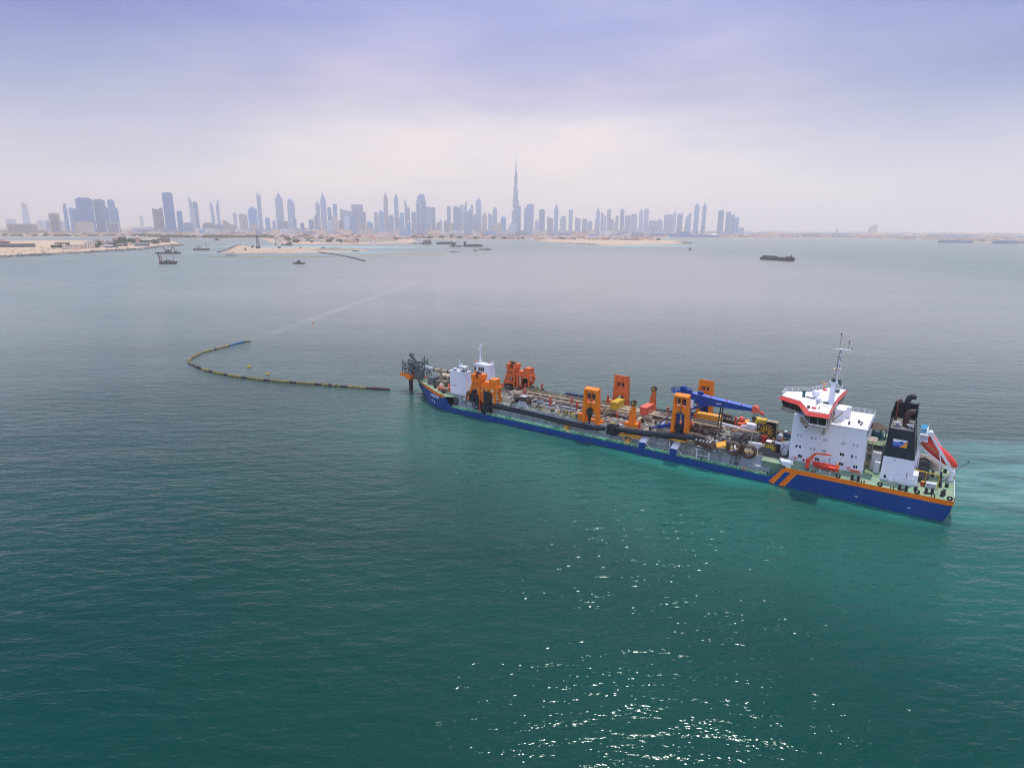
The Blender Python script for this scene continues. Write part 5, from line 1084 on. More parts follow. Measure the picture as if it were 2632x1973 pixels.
# ------------------------------------------------------------------ suction pipes stowed along both sides
for sg in (1, -1):
    y = 13.2*sg
    SPp = P('suction_pipe', MB().tube([(139.6, y, 4.2), (137.5, y, 5.0), (134, y, 4.9), (120, y, 4.75), (108, y, 4.3), (98, y, 4.3), (93, y, 5.2)], [.9, .8, .62, .62, .62, .62, .7], 12).tube([(136.5, y, 6.2), (133, y, 5.9), (110, y, 5.3), (96, y, 4.9), (93.2, y, 5.4)], .28, 8).tube([(92.0, y-.5*sg, 5.8), (88.5, y-.5*sg, 6.2)], 1.1, 12).tube([(88, y, 5.9), (84, y, 6.0), (80, y, 6.2), (73, y, 7.0), (66, y, 7.9), (62.2, y, 8.2)], [.9, .95, 1.05, 1.05, 1.0, .8], 12), M_black, None, True)
    P('universal_joint', MB().torus((90, y, 5.5), 1.65, .45, 'y', 22, 8, flat=1.5).box(88.2, 91.9, y-1.1, y+1.1, 3.9, 5.1).cyl((90.0, y-1.3, 5.4), (90.0, y+1.3, 5.4), .8, n=12), M_black, SPp, True)
    split_parts(P('pipe_saddle', MB().box(106.4, 107.4, sg*12.2, sg*14.2, 2.2, 3.5).beam((106.8, sg*14.2, 2.6), (105.0, sg*15.0, 1.8), .3).box(80.5, 87.5, sg*11.9, sg*14.0, 4.4, 4.7).beam((86.5, sg*13.8, 4.5), (84.6, sg*14.6, 1.8), .2).beam((82.5, sg*13.8, 4.5), (84.4, sg*14.6, 1.8), .2).box(66, 70.5, sg*12.0, sg*14.0, 6.2, 6.6).box(84, 85, sg*13, sg*14, 1.9, 3.4), M_cor, SPp))
    # draghead with grid and visor
    DG = P('draghead', MB().prism([(64.2, y-.9), (64.2, y+.9), (57.4, y+2.3), (57.4, y-2.3)] if sg > 0 else [(64.2, y-.9), (64.2, y+.9), (57.4, y+2.3), (57.4, y-2.3)], 6.3, 7.6, top=[(64.2, y-.7), (64.2, y+.7), (58.5, y+2.1), (58.5, y-2.1)]).tube([(66, y, 8.0), (63.4, y, 8.9), (61, y, 8.6), (59.6, y, 7.7)], .6, 10), M_brown)
    pl = MB()
    for i in range(5):
        for j in range(4): pl.obox((58.6+i*1.0, y-1.5+j*1.0, 7.95+.1*((i+j) % 2)), (.5, .6, .25), .3)
    P('draghead_plate', pl, M_lpipe, DG); P('draghead_frame', MB().beam((57.2, y-2.4, 7.4), (56.2, y+2.3, 5.7), .45).beam((64.0, y+1.8*sg, 6.4), (57.2, y+2.2*sg, 5.4), .4), M_dgrey, DG)
    P('orange_visor', MB().obox((55.9, y-.3, 7.4), (2.6, 4.0, .5), .35, ry=.3), M_cor, DG)
    P('draghead_cradle', MB().box(57.8, 63.2, sg*11.6, sg*14.2, 5.0, 5.3).beam((62.4, sg*14, 1.8), (62.4, sg*14, 5.0), .3).beam((58.8, sg*14, 1.8), (58.8, sg*14, 5.0), .3).beam((62.4, sg*14, 3.4), (58.8, sg*14, 3.4), .16).beam((58.8, sg*14, 4.9), (56.2, sg*12.4, 5.4), .2), M_white)
    P('access_tower', MB().beam((63.6, sg*14.2, 1.8), (63.6, sg*14.2, 6.7), .28).beam((65.2, sg*13, 1.8), (65.2, sg*13, 6.7), .2).box(62.9, 65.6, sg*12, sg*14.3, 6.3, 6.45).rail([(65.5, sg*14.2, 6.5), (63, sg*14.2, 6.5)], 1, .7, .05).beam((72.3, sg*14.2, 1.8), (72.3, sg*14.2, 5.2), .26).beam((72.3, sg*14.2, 3.4), (70.6, sg*14.2, 3.4), .14).beam((67.5, sg*14.7, 1.8), (66.2, sg*12.4, 4.8), .16), M_cream)
    LT = MB()
    for xx in (52.4, 50.2): LT.beam((xx+.3, sg*14.9, 1.8), (xx, sg*12.7, 5.6), .16).beam((xx, sg*12.7, 5.6), (xx, sg*12.2, 11.0), .16)
    for z in (3.2, 5.6, 8.2, 10.9): LT.beam((52.6, sg*(14.9-(z-1.8)*.5 if z < 6 else 12.5), z), (50.2, sg*(14.9-(z-1.8)*.5 if z < 6 else 12.5), z), .14)
    for k in range(16): LT.beam((51.7, sg*13.2, 2.6+k*.36), (50.9, sg*13.2, 2.6+k*.36), .1)
    P('ladder_tower', LT, M_brown)
    for x, s2 in ((52.4, 1), (48.2, 1)):
        P('hose_saddle', MB().torus((x, sg*12.4, 6.9), 1.75, .42, 'y', 26, 8, flat=2.3), M_brown, None, True)
    split_parts(P('saddle_post', MB().box(53.8, 54.6, sg*10.6, sg*12.2, 5.5, 8.6).box(49.9, 50.6, sg*10.6, sg*12.2, 5.5, 8.6), M_dgrey))
    P('side_beam', MB().beam((56, sg*10.6, 6.1), (46.4, sg*10.6, 5.9), .4), M_cor)
    # big gantry hoist winches
    yc = 6.6 if sg > 0 else -6.4; xw = 43.4 if sg > 0 else 47.6; zb = 5.56 if sg > 0 else 5.56; s_ = 0.82 if sg > 0 else 1.12
    w = P('hoist_winch', MB().cyl((xw, yc-2.0, zb+2.4*s_), (xw, yc+1.9, zb+2.4*s_), 1.5*s_, n=20), M_brown)
    P('winch_flange', MB().cyl((xw, yc+1.9, zb+2.4*s_), (xw, yc+2.1, zb+2.4*s_), 2.1*s_, n=24), M_brown, w)
    ys = MB()
    for k in range(12): a = 2*math.pi*k/12; ys.beam((xw+.5*s_*math.cos(a), yc+2.2, zb+2.4*s_+.5*s_*math.sin(a)), (xw+1.75*s_*math.cos(a), yc+2.2, zb+2.4*s_+1.75*s_*math.sin(a)), .3, .34)
    P('yellow_spoke', ys, M_yellow, w)
    zc = 3.6 if sg > 0 else 4.5
    prof = [(xw-3.4, zb), (xw+3.0, zb), (xw+3.0, zb+1.4), (xw+2.0, zb+2.5), (xw-.2, zb+2.1), (xw-1.8, zb+1.2), (xw-3.4, zb+.9)]
    P('winch_cheek', MB().xz(prof, yc+2.35, yc+2.7).xz([(xw-2.6, zb), (xw+2.4, zb), (xw+1.9, zb+(zc-.2)*s_), (xw-2.0, zb+(zc-.1)*s_)], yc-2.6, yc-2.2), M_dgrey, w)
    P('winch_cover', MB().box(xw-2.2, xw+1.9, yc-2.6, yc-.6, zb+zc*s_, zb+(zc+.2)*s_).box(xw-2.5, xw-2.2, yc-2.4, yc-.7, zb+1, zb+zc*s_), M_white if sg > 0 else M_cream, w)
    P('winch_motor', MB().cyl((xw-3.6, yc-1.5, zb+1.3), (xw-3.6, yc+1.2, zb+1.3), .8, n=12), M_lpipe, w, True)
P('winch_control_cabin', MB().box(48.4, 51.8, -8.6, -5.8, 10.2, 11.3).box(50.8, 51.6, -8.4, -6, 5.56, 10.2), M_yellow)
P('white_tank', MB().cyl((40.2, -.2, 6.8), (40.2, 3.8, 6.8), 1.3, n=16), M_white, None, True)
P('white_tank', MB().cyl((39.6, -4.8, 6.6), (39.6, -1.8, 6.6), 1.1, n=16), M_white, None, True)
P('white_table', MB().box(41.2, 44.6, 1.6, 2.9, 7.7, 7.9).box(41.5, 44.2, 1.8, 2.8, 5.56, 7.7), M_white); P('white_table', MB().box(46.6, 50.4, 4.0, 5.0, 7.0, 7.2).box(46.8, 50.2, 4.2, 4.9, 5.56, 7), M_white)
P('pump_block', MB().box(48.2, 52.6, -.8, 3.6, 5.57, 8.6).box(53.0, 55.4, -1.5, 4.4, 5.57, 7.6), M_dgrey); P('frame_tower', MB().beam((49.6, 4.4, 5.56), (49.6, 4.4, 10.6), .25).beam((54.4, 4.4, 5.56), (54.4, 4.4, 10.6), .25).beam((49.6, 4.4, 10.2), (54.4, 4.4, 10.2), .3).beam((49.6, 4.4, 10.2), (53.4, 3.4, 5.8), .25).beam((48.6, .5, 9), (56.6, 1.2, 9.3), .6), M_cream)
P('white_crane_arm', MB().beam((50.6, -4.6, 9.4), (55.0, -4.2, 8.4), 1.0).box(50.8, 53.4, -6.0, -3.6, 8.3, 9.9).beam((55, -3, 8.3), (61.8, -2.4, 9.0), .7), M_white); P('pink_housing', MB().box(53.2, 55.6, -4.6, -2.6, 6.2, 8.0), mat('faded_pink', (.62, .20, .20), .5))
P('far_orange_gear', MB().ball((56.8, -11.6, 8.6), 1.1, 8).box(55.4, 57.4, -11.5, -9, 6.6, 8), M_cred, None, True); P('life_raft_pod', MB().cyl((36.2, 13.6, 6.4), (39.2, 13.9, 6.4), .7, n=12).box(36.6, 38.8, 13.2, 14.4, 5.5, 5.8), M_white, None, True); P('raft_rack', MB().box(37.4, 40.0, 10.9, 12.7, 5.56, 6.4), M_lpipe)
# small davit hoists
for x, y, h, hb_ in ((85.4, 8.6, 14.0, 1), (86.8, -11.4, 14.2, 0)):
    d = P('davit_hoist', MB().prism(quad(x-1.2, x+.8, y-.7, y+.7), 5.56, h-.6, top=quad(x-.5, x+.5, y-.4, y+.4)).beam((x+1.2, y, 5.6), (x+1.0, y, 11.5), .45).box(x-2.2, x+2.2, y-1.2, y+1.2, 5.56, 7.4 if hb_ else 6.4), M_orange if hb_ else M_orange2)
    P('sheave', MB().cyl((x, y+.42, h), (x, y+.8, h), .85, n=16).cyl((x, y-.8, h), (x, y-.42, h), .85, n=16), M_brown, d); P('sheave_hub', MB().cyl((x, y-.85, h), (x, y+.85, h), .4, n=10), M_yellow, d)
    if not hb_: P('hoist_wire', MB().beam((x+.9, y, h), (x+.9, y, 6), .06).beam((x-.9, y, h), (x-.9, y, 6), .06), M_black, d)
# ------------------------------------------------------------------ blue deck crane
CR = P('deck_crane', MB().cyl((71.0, 0, 5.5), (71.0, 0, 10.2), 1.5, n=16).cyl((71.0, 0, 10.2), (71.0, 0, 15.6), 1.3, 1.5, 16), M_crane, None, True)
P('crane_pedestal', MB().box(68.6, 71.4, 1.6, 6.6, 5.56, 9.6).box(69.0, 73.4, -3.4, 1.5, 5.56, 7.4), M_orange2, CR)
bm2 = MB().xz([(73.8, 16.4), (70.4, 15.6), (66.0, 14.4), (63.5, 14.9), (51.2, 15.4), (51.2, 16.4), (62.0, 17.3), (69.5, 18.0), (74.4, 18.2)], -1.0, 1.0)
P('crane_boom', bm2, M_crane, CR)
P('boom_deck', MB().xz([(51.4, 16.42), (62.0, 17.33), (69.4, 18.03), (69.4, 18.07), (62.0, 17.37), (51.4, 16.46)], -1.2, 1.2), mat('crane_top_blue', (.10, .18, .55), .45, var=.1), CR)
P('boom_cylinder', MB().cyl((70.6, -.8, 12.4), (65.2, -.8, 14.8), .35, n=10).cyl((70.6, .8, 12.4), (65.2, .8, 14.8), .35, n=10), M_crane, CR)
P('machinery_deck', MB().box(70.6, 76.0, -1.6, 1.6, 17.6, 17.8).cyl((72.6, -1, 18.9), (72.6, 1, 18.9), .9, n=14).box(70.0, 71.6, -.9, .9, 18.1, 18.9).box(66.3, 67.8, -.6, .6, 17.9, 18.8), M_crane, CR)
P('crane_railing', MB().rail([(70.6, 1.6, 17.8), (76, 1.6, 17.8), (76, -1.6, 17.8), (70.6, -1.6, 17.8)], 1.1, 1, .05), M_crane, CR)
P('crane_cab', MB().box(68.5, 70.2, 1.1, 2.2, 13.6, 16.0), M_white, CR); P('boom_plate', MB().box(60.2, 61.7, 1.01, 1.06, 15.9, 16.15), M_let, CR)
P('boom_light', MB().beam((63.6, .9, 17.4), (63.2, 1.0, 18.6), .2).beam((58.8, .9, 17.0), (58.3, 1.0, 18.1), .2).beam((54.4, .9, 16.7), (54.0, 1.0, 17.6), .2), mat('pink_red', (.75, .12, .12), .5), CR)
P('boom_head', MB().cyl((50.5, -.9, 15.9), (50.5, .9, 15.9), 1.1, n=16).beam((50.2, 0, 15.7), (48.2, 0, 15.0), .7).cyl((48.2, -.4, 14.9), (48.2, .4, 14.9), .4, n=10), M_cred, CR)
P('crane_hook', MB().beam((50.9, 0, 15.4), (50.7, 0, 13.4), .08).beam((50.1, 0, 15.4), (50.3, 0, 13.4), .08).prism([(49.9, -.4), (51.1, -.4), (51.1, .4), (49.9, .4)], 12.7, 13.5).cyl((50.5, 0, 11.9), (50.5, 0, 12.7), .15, .4, 8), M_brown, CR)
P('crane_cable', MB().beam((48.2, 0, 14.8), (48.2, 0, 11.6), .05), M_black, CR)
P('boom_rest', MB().beam((61.4, -.6, 5.6), (60.6, -.3, 14.8), .3).beam((60.0, .8, 5.6), (59.8, .3, 14.8), .3), M_dgrey); P('blue_ram', MB().beam((79.3, 6.6, 6.2), (73.6, 5.0, 8.2), 1.0).beam((78.2, 6.8, 6.6), (74.0, 6.4, 11.6), .3), M_crane)
# ------------------------------------------------------------------ loose things carried on board
def top(name, loc, label, cat, group=None, rz=0.0): return empty(name, WP(*loc), SR + rz, label, cat, group)
def container(name, loc, rz, l, w, h, m, label, group='containers on the deck', lower=None):
    e = top(name, loc, label, 'container', group, rz); b = MB(); n = int(l/.55)
    b.box(-l/2, l/2, -w/2, w/2, .12, h-.06)
    for k in range(n):
        x = -l/2 + (k+.5)*l/n; b.box(x-.13, x+.13, w/2, w/2+.05, .2, h-.15).box(x-.13, x+.13, -w/2-.05, -w/2, .2, h-.15)
    b.build('shell', m, e); MB().box(-l/2-.05, l/2+.05, -w/2-.07, w/2+.07, h-.06, h).box(-l/2-.06, l/2+.06, -w/2-.08, w/2+.08, 0, .12).build('roof_panel', m, e)
    d = MB()
    for s_ in (-1, 1): d.box(l/2, l/2+.05, s_*w/4-w*.21, s_*w/4+w*.21, .2, h-.2)
    for y in (-.9, -.3, .3, .9): d.beam((l/2+.08, y*w/2.6, .2), (l/2+.08, y*w/2.6, h-.2), .05)
    d.build('door', m, e); return e
container('shipping_container', (96.1, -2.3, 8.0), -math.pi/2*-1, 6.1, 2.44, 2.6, M_yellow, 'yellow shipping container on the walkway platform beside the far orange gantry')
container('shipping_container', (85.4, -2.5, 8.0), math.pi/2, 6.1, 2.44, 2.6, M_cred, 'salmon red shipping container on the walkway platform between the two small hoists')
container('shipping_container', (65.3, -5.4, 8.75), 0, 7.6, 2.44, 1.7, M_cor, 'long orange container stacked over a teal one under the blue crane boom')
container('shipping_container', (65.5, -5.4, 7.4), 0, 7.6, 2.4, 1.3, M_teal, 'teal container underneath the orange one below the blue boom')
container('shipping_container', (116.6, -9.6, 5.6), 0, 7.0, 2.44, 2.6, M_navy, 'dark navy shipping container on the far side forward of the gantries')
def boat_hull(l, w, h, n=14, flare=.15, bow=.55, zk=0.0):
    vs = []; m = 5
    for i in range(n+1):
        u = i/n; hw = w/2*(1 - max(0, (u-bow)/(1-bow))**2.2)*(.92+.08*min(1, u*4)); sh = h*(1+.25*max(0, u-.4)**2)
        kz = zk + h*.55*max(0, (u-.75)/.25)**2; x = (u-.5)*l
        vs += [(x, -hw, sh), (x, -hw*(1-flare), h*.5+kz*.3), (x, -hw*.3, kz), (x, hw*.3, kz), (x, hw*(1-flare), h*.5+kz*.3), (x, hw, sh)]
    b = MB(); k = 6
    b.add(vs, [(i*k+j, (i+1)*k+j, (i+1)*k+j+1, i*k+j+1) for i in range(n) for j in range(k-1)] + [tuple(range(k)), tuple(range(n*k, n*k+k))] )
    dk = []
    for i in range(n): dk.append((i*k, (i+1)*k, (i+1)*k+5, i*k+5))
    b.add(vs, dk, 1); return b
# free-fall lifeboat lying nose-down on its ramp
LB = empty('lifeboat', (0, 0, 0), 0, 'closed orange free-fall lifeboat pointing down its white stern ramp', 'lifeboat')
ang = math.atan2(-7.6, 8.1*1.0); c0 = WP(4.3, .4, 12.3)
def sec(l, w, h):
    b = MB(); vs = []; n = 16; k = 12
    for i in range(n+1):
        u = i/n; s_ = math.sin(math.pi*min(1, max(.0, u*.93+.05)))**.45; s_ = s_ if u < .96 else s_*.8
        for j in range(k): a = 2*math.pi*j/k; vs.append(((u-.5)*l, w/2*s_*math.copysign(abs(math.cos(a))**.75, math.cos(a)), h/2*s_*math.copysign(abs(math.sin(a))**.8, math.sin(a))))
    return b.add(vs, [(i*k+j, (i+1)*k+j, (i+1)*k+(j+1)%k, i*k+(j+1)%k) for i in range(n) for j in range(k)] + [tuple(range(k)), tuple(range(n*k, n*k+k))])
# local: +x runs aft and down the ramp
LBM = SM @ Matrix.Translation((4.3, -1.6, 11.75)) @ Matrix.Rotation(math.pi, 4, 'Z') @ Matrix.Rotation(math.atan2(5.2, 7.4), 4, 'Y')
LB.matrix_world = LBM
sec(10.2, 2.9, 3.3).build('hull', M_rib, LB, smooth=True)
MB().box(-4.7, -2.7, -.9, .9, 1.15, 2.2).box(-4.4, -3.0, -.92, .92, 1.6, 2.0, 1).build('cockpit', [M_rib, M_black], LB)
bb = MB()
for i in range(6): bb.box(-3.4+i*1.1, -3.0+i*1.1, -1.53, -1.45, .1, .35)
bb.build('porthole', M_cor, LB); MB().box(-5.0, 4.6, -1.56, -1.5, -.25, -.1).box(-5.0, 4.6, 1.5, 1.56, -.25, -.1).build('grab_line', M_cream, LB)
# fast rescue boat in its cradle with the little knuckle crane beside it
RB = top('rescue_boat', (28.4, 13.1, 6.35), 'open red rescue boat hanging in its cradle under the small orange crane', 'boat')
boat_hull(6.4, 2.1, 1.0, zk=0.0).build('hull', [M_rib, M_rib], RB, smooth=True)
MB().tube([(-3.1, -.95, 1.05), (0, -1.05, 1.1), (1.8, -.75, 1.22), (3.1, 0, 1.45), (1.8, .75, 1.22), (0, 1.05, 1.1), (-3.1, .95, 1.05)], .26, 8).build('fender_tube', M_rib, RB, smooth=True)
MB().box(-.6, .1, -.35, .35, 1.0, 1.75).box(.9, 1.4, -.3, .3, 1.1, 1.5).build('console', M_cred, RB)
MB().tube([(-2.4, -.7, 1.1), (-2.7, -.7, 2.4), (-2.7, .7, 2.4), (-2.4, .7, 1.1)], .11, 6).box(-3.1, -2.4, -.3, .3, 1.0, 1.9).build('roll_bar', M_suit, RB)
P('boat_cradle', MB().beam((27.0, 12.6, 5.5), (27.0, 12.6, 6.3), .14).beam((27.0, 14, 5.5), (27, 14, 6.3), .14).beam((29.6, 12.6, 5.5), (29.6, 12.6, 6.3), .14).beam((29.6, 14, 5.5), (29.6, 14, 6.3), .14).beam((27, 14, 5.9), (29.6, 14, 5.9), .12).beam((27, 12.5, 6.25), (27, 14.1, 6.25), .14).beam((29.6, 12.5, 6.25), (29.6, 14.1, 6.25), .14), M_white)
KC = P('knuckle_crane', MB().cyl((32.6, 13.9, 5.5), (32.6, 13.9, 6.1), .5, n=12), M_dgrey)
P('crane_column', MB().box(32.2, 33.1, 13.5, 14.3, 6.1, 8.6), M_rib, KC); P('crane_arm', MB().beam((32.7, 13.9, 8.2), (31.0, 13.5, 10.4), .55, .6).beam((31.0, 13.5, 10.3), (27.4, 13.1, 10.6), .35, .4).beam((32.2, 13.9, 7.2), (31.4, 13.6, 9.4), .2), mat('crane_red_orange', (.80, .11, .02), .45), KC)
P('fall_wire', MB().beam((27.6, 13.1, 10.5), (27.6, 13.1, 8.0), .06).box(27.5, 27.8, 13.0, 13.25, 9.2, 9.5), M_dgrey, KC)
# blue work boat stowed on the far side of the deck
WB = top('work_boat', (44.2, -9.6, 5.9), 'small blue work boat stowed on deck behind the crew', 'boat')
boat_hull(6.0, 2.4, 1.7, zk=.1).build('hull', [mat('workboat_blue', (.012, .12, .26), .4), M_brown], WB, smooth=True)
MB().box(-2.9, 2.2, -1.25, -1.15, 1.55, 1.75).box(-2.9, 2.2, 1.15, 1.25, 1.55, 1.75).build('gunwale', M_brown, WB); MB().box(-1.6, -.8, -.5, .5, 1.2, 2.1).build('engine_box', M_white, WB)
MB().box(-2, -1.7, -1, 1, -.35, .3).box(1.2, 1.5, -1, 1, -.35, .3).build('chock', M_brown, WB)
# tarpaulin-covered bundle, box, drum
TP = MB(); vs = []; nx, ny = 14, 7
for j in range(ny+1):
    for i in range(nx+1):
        u, v = i/nx*2-1, j/ny*2-1; z = 3.0*(max(0, 1-abs(u)**3))**.5*(max(0, 1-abs(v)**2.5))**.6*(.85+.3*rnd.random()); vs.append((u*4.2, v*2.2, z))
TP.add(vs, [(j*(nx+1)+i, j*(nx+1)+i+1, (j+1)*(nx+1)+i+1, (j+1)*(nx+1)+i) for j in range(ny) for i in range(nx)])
tag(TP.build('covered_bundle', M_tarp, smooth=True, loc=WP(7.0, -8.2, 5.52), rz=SR-.15), 'big bundle under a brown tarpaulin on the stern deck', 'bundle')
e = top('deck_locker_box', (5.0, 8.6, 5.5), 'grey deck locker with white lid under the yellow pipe frame', 'box'); MB().box(-1, 1, -.6, .6, 0, 1.15).build('body', M_lpipe, e); MB().box(-1.08, 1.08, -.68, .68, 1.16, 1.3).build('lid', M_white, e)
e = top('oil_drum', (6.7, 8.2, 5.5), 'red drum with a yellow top next to the grey deck locker', 'drum'); MB().cyl((0, 0, 0), (0, 0, 1.05), .5, n=14).build('body', M_red, e); MB().cyl((0, 0, 1.06), (0, 0, 1.14), .5, n=14).build('lid', M_yellow, e)
tag(MB().box(-.8, .8, -.7, .7, 0, 1.8).box(-.85, .85, -.75, .75, 1.8, 1.9).build('tool_cabinet', M_red, loc=WP(47.6, -2.6, 5.58), rz=SR), 'dark red tool cabinet standing left of the crew in orange', 'cabinet')
for x, z, lb in ((36.6, 6.35, 'nearer the bow'), (23.3, 6.35, 'nearer the funnel')):
    b = MB().torus((0, 0, 0), .36, .11, 'y', 20, 8)
    e = tag(b.build('lifebuoy', M_rib, loc=WP(x, 8.64, z), rz=SR, smooth=True), f'orange lifebuoy ring on the white accommodation wall, the one {lb}', 'lifebuoy', 'lifebuoys on the accommodation wall')
    bb = MB()
    for k in range(4): a = math.pi/4 + k*math.pi/2; bb.torus((.36*math.cos(a), 0, .36*math.sin(a)), .02, .125, 'y', 6, 6)
    bb.build('band', M_white, e)
b = MB().torus((0, 0, 0), .5, .15, 'y', 20, 8); tag(b.build('lifebuoy', M_rib, loc=WP(48.6, 14.7, 2.4), rz=SR, smooth=True), 'orange lifebuoy ring hung at the green side deck rail', 'lifebuoy', 'lifebuoys')
# ------------------------------------------------------------------ crew
def person(loc, rz, label, arms, lean=0.0):
    e = top('person', loc, label, 'person', 'crew on deck', rz)
    J = [(0, 0, .95), (0, 0, 1.15), (0, 0, 1.42), (0, 0, 1.52), (.02, 0, 1.62), (0, .1, .92), (.06, .12, .5), (0, .13, .08), (.16, .14, .04), (0, -.1, .92), (-.08, -.12, .5), (-.12, -.13, .08), (.04, -.14, .04), (0, .2, 1.42), arms[0], arms[1], (0, -.2, 1.42), arms[2], arms[3]]
    E_ = [(0, 1), (1, 2), (2, 3), (3, 4), (0, 5), (5, 6), (6, 7), (7, 8), (0, 9), (9, 10), (10, 11), (11, 12), (2, 13), (13, 14), (14, 15), (2, 16), (16, 17), (17, 18)]
    R_ = [.15, .15, .17, .07, .075, .11, .08, .06, .05, .11, .08, .06, .05, .09, .065, .045, .09, .065, .045]
    me = bpy.data.meshes.new('coverall'); me.from_pydata([(x + lean*max(0, z-.95), y, z) for x, y, z in J], E_, [])
    o = bpy.data.objects.new('coverall', me); C.objects.link(o); o.parent = e; me.materials.append(M_suit)
    sk = o.modifiers.new('skin', 'SKIN'); 
    for v, r in zip(me.skin_vertices[0].data, R_): v.radius = (r, r)
    me.skin_vertices[0].data[0].use_root = True; sk.use_smooth_shade = True; o.modifiers.new('s', 'SUBSURF').levels = 1
    hx = .02 + lean*.72
    MB().lathe([(.05, -.02), (.085, .04), (.1, .12), (.095, .2), (.04, .25)], (hx, 0, 1.54), 10, sx=1.05, sy=.9).box(hx+.09, hx+.125, -.015, .015, 1.63, 1.67).build('head', M_skin, e, smooth=True)
    MB().lathe([(.13, 0), (.12, .06), (.08, .12), (.02, .145)], (hx, 0, 1.70), 10).build('hard_hat', M_yellow, e, smooth=True)
    for k, s_ in ((1, 1), (3, -1)):
        hx_, hy_, hz_ = arms[k]; hx_ += lean*max(0, hz_-.95); hb2 = MB().obox((hx_+.03, hy_, hz_-.05), (.06, .04, .1))
        for f in range(4): hb2.beam((hx_+.03-.02+f*.014, hy_+.012*s_, hz_-.1), (hx_+.05-.02+f*.014, hy_+.02*s_, hz_-.165+abs(f-1.5)*.01), .012)
        hb2.beam((hx_+.06, hy_, hz_-.05), (hx_+.085, hy_, hz_-.1), .014); hb2.build('hand', M_skin, e)
    MB().box(-.06, .22, .09, .19, 0, .09).box(-.2, .1, -.19, -.09, 0, .09).build('boots', M_black, e)
person((46.1, -2.2, 5.58), 1.0, 'crew member in orange coverall bending forward by the near winch', [(.16, .26, 1.18), (.34, .2, 1.0), (.18, -.24, 1.2), (.36, -.14, 1.02)], .45)
person((45.1, -3.4, 5.58), 2.2, 'crew member in orange coverall close behind the bending one', [(0, .3, 1.15), (.1, .3, .92), (.02, -.28, 1.16), (.2, -.22, .98)], .08)
person((43.0, -4.6, 5.58), -2.0, 'lone crew member in orange coverall nearest the blue work boat', [(.02, .3, 1.16), (.22, .22, 1.05), (0, -.3, 1.15), (.04, -.3, .9)], .12)
# ------------------------------------------------------------------ floating hose
HOSE= [(-157.6, 369.9), (-160.2, 367.0), (-163.6, 354.5), (-167.1, 342.6), (-169.4, 332.5), (-168.0, 319.1), (-164.4, 309.5), (-158.4, 302.3), (-151.0, 294.7), (-142.9, 288.2), (-132.7, 281.7), (-121.8, 276.2), (-109.9, 271.8), (-97.1, 268.2), (-84.8, 265.0), (-72.7, 261.6), (-61.0, 259.0), (-51.8, 257.1)]
M_hose = mat('hose_black', (.02, .016, .02), .6, var=.4, scale=2); M_hy = mat('hose_yellow', (.33, .27, .08), .6, var=.35, scale=1.5, dirt=(.12, .09, .05), damt=.45); M_holive = mat('hose_olive', (.16, .14, .06), .6, var=.35, dirt=(.05, .04, .03), damt=.5)
M_hblue = mat('hose_blue', (.02, .10, .22), .5, var=.25); M_hred = mat('hose_red', (.07, .02, .025), .6, var=.3)
FH = empty('floating_hose', (0, 0, 0), 0, 'long floating hose with yellow and black bands curving across the water left of the bow', 'hose')
def hose_mat(nm, a, per, duty):
    m = mat(nm, a, .6, var=.35, scale=1.5, dirt=(.08, .06, .04), damt=.4); return m
for i, (a, b_) in enumerate(zip(HOSE[:-1], HOSE[1:])):
    p = Vector((*a, .32)); q = Vector((*b_, .32)); d = (q-p); l_ = d.length; 
    if l_ < 4: 
        MB().cyl(p, q, .35, .75, 10).build('hose_end', M_holive, FH, smooth=True); continue
    u = d/l_; pa = HOSE[i-1] if i else a; nb = HOSE[i+2] if i+2 < len(HOSE) else b_
    def pt(t):   # Catmull-Rom so that neighbouring sections meet smoothly
        P0, P1, P2, P3 = Vector((*pa, .32)), p, q, Vector((*nb, .32))
        return .5*((2*P1) + (P2-P0)*t + (2*P0-5*P1+4*P2-P3)*t*t + (3*P1-P0-3*P2+P3)*t**3)
    M0 = M_hblue if i == 1 else (M_hred if i == 16 else (M_holive if 3 <= i <= 6 else M_hose))
    prof = [.42, .45, .75, .78, .78, .78, .78, .78, .78, .75, .45, .42]; n = 14; n_ = len(prof)
    if i == 16: prof = [.45, .6, .75, .75, .72, .7, .66, .6, .5, .4, .3, .15]
    s_ = MB().tube([pt(k/(n_-1)) for k in range(n_)], prof, 12).build('hose_section', M0, FH, smooth=True)
    if i >= 2 and i not in (6, 7):
        rg = MB(); nr = 11
        for k in range(nr):
            if i in (14,) and k in (4, 5, 8): continue
            if i in (3, 4, 5) and k % 2: continue
            t = .17 + .66*k/(nr-1); c_ = pt(t); c2 = pt(t+.02); dd = (c2-c_).normalized(); r_ = .84 if i < 16 else .84 - k*.035
            rg.cyl(c_-dd*.24, c_+dd*.24, r_, n=12)
        rg.build('float_band', M_hy if i < 16 else M_hred, s_)
    elif i == 6 or i == 7: MB().cyl(pt(.35), pt(.6), .82, n=12).build('float_band', M_holive, s_)
for x, y, lb in ((-130, 300, 'smaller yellow marker float left of the other, inside the hose curve'), (-115, 285, 'yellow marker float with a raised lump, nearer the bow, inside the hose curve')):
    e = empty('marker_float', (x, y, 0), random.random(), lb, 'buoy', 'yellow marker floats'); MB().lathe([(.3, -.3), (1.1, .1), (1.2, .35), (.5, .55)], n=12, sy=.7).build('float_body', M_yellow, e, smooth=True); MB().cyl((.2, 0, .5), (.2, 0, 1.3), .3, .15, 8).build('top_mark', M_yellow, e)
tag(MB().lathe([(.4, -.3), (.6, .2), (.45, .5), (.1, .65)], n=12).build('marker_buoy', M_rib, loc=(-144, 446, 0), smooth=True), 'tiny red ball buoy alone on the water beyond the hose', 'buoy')
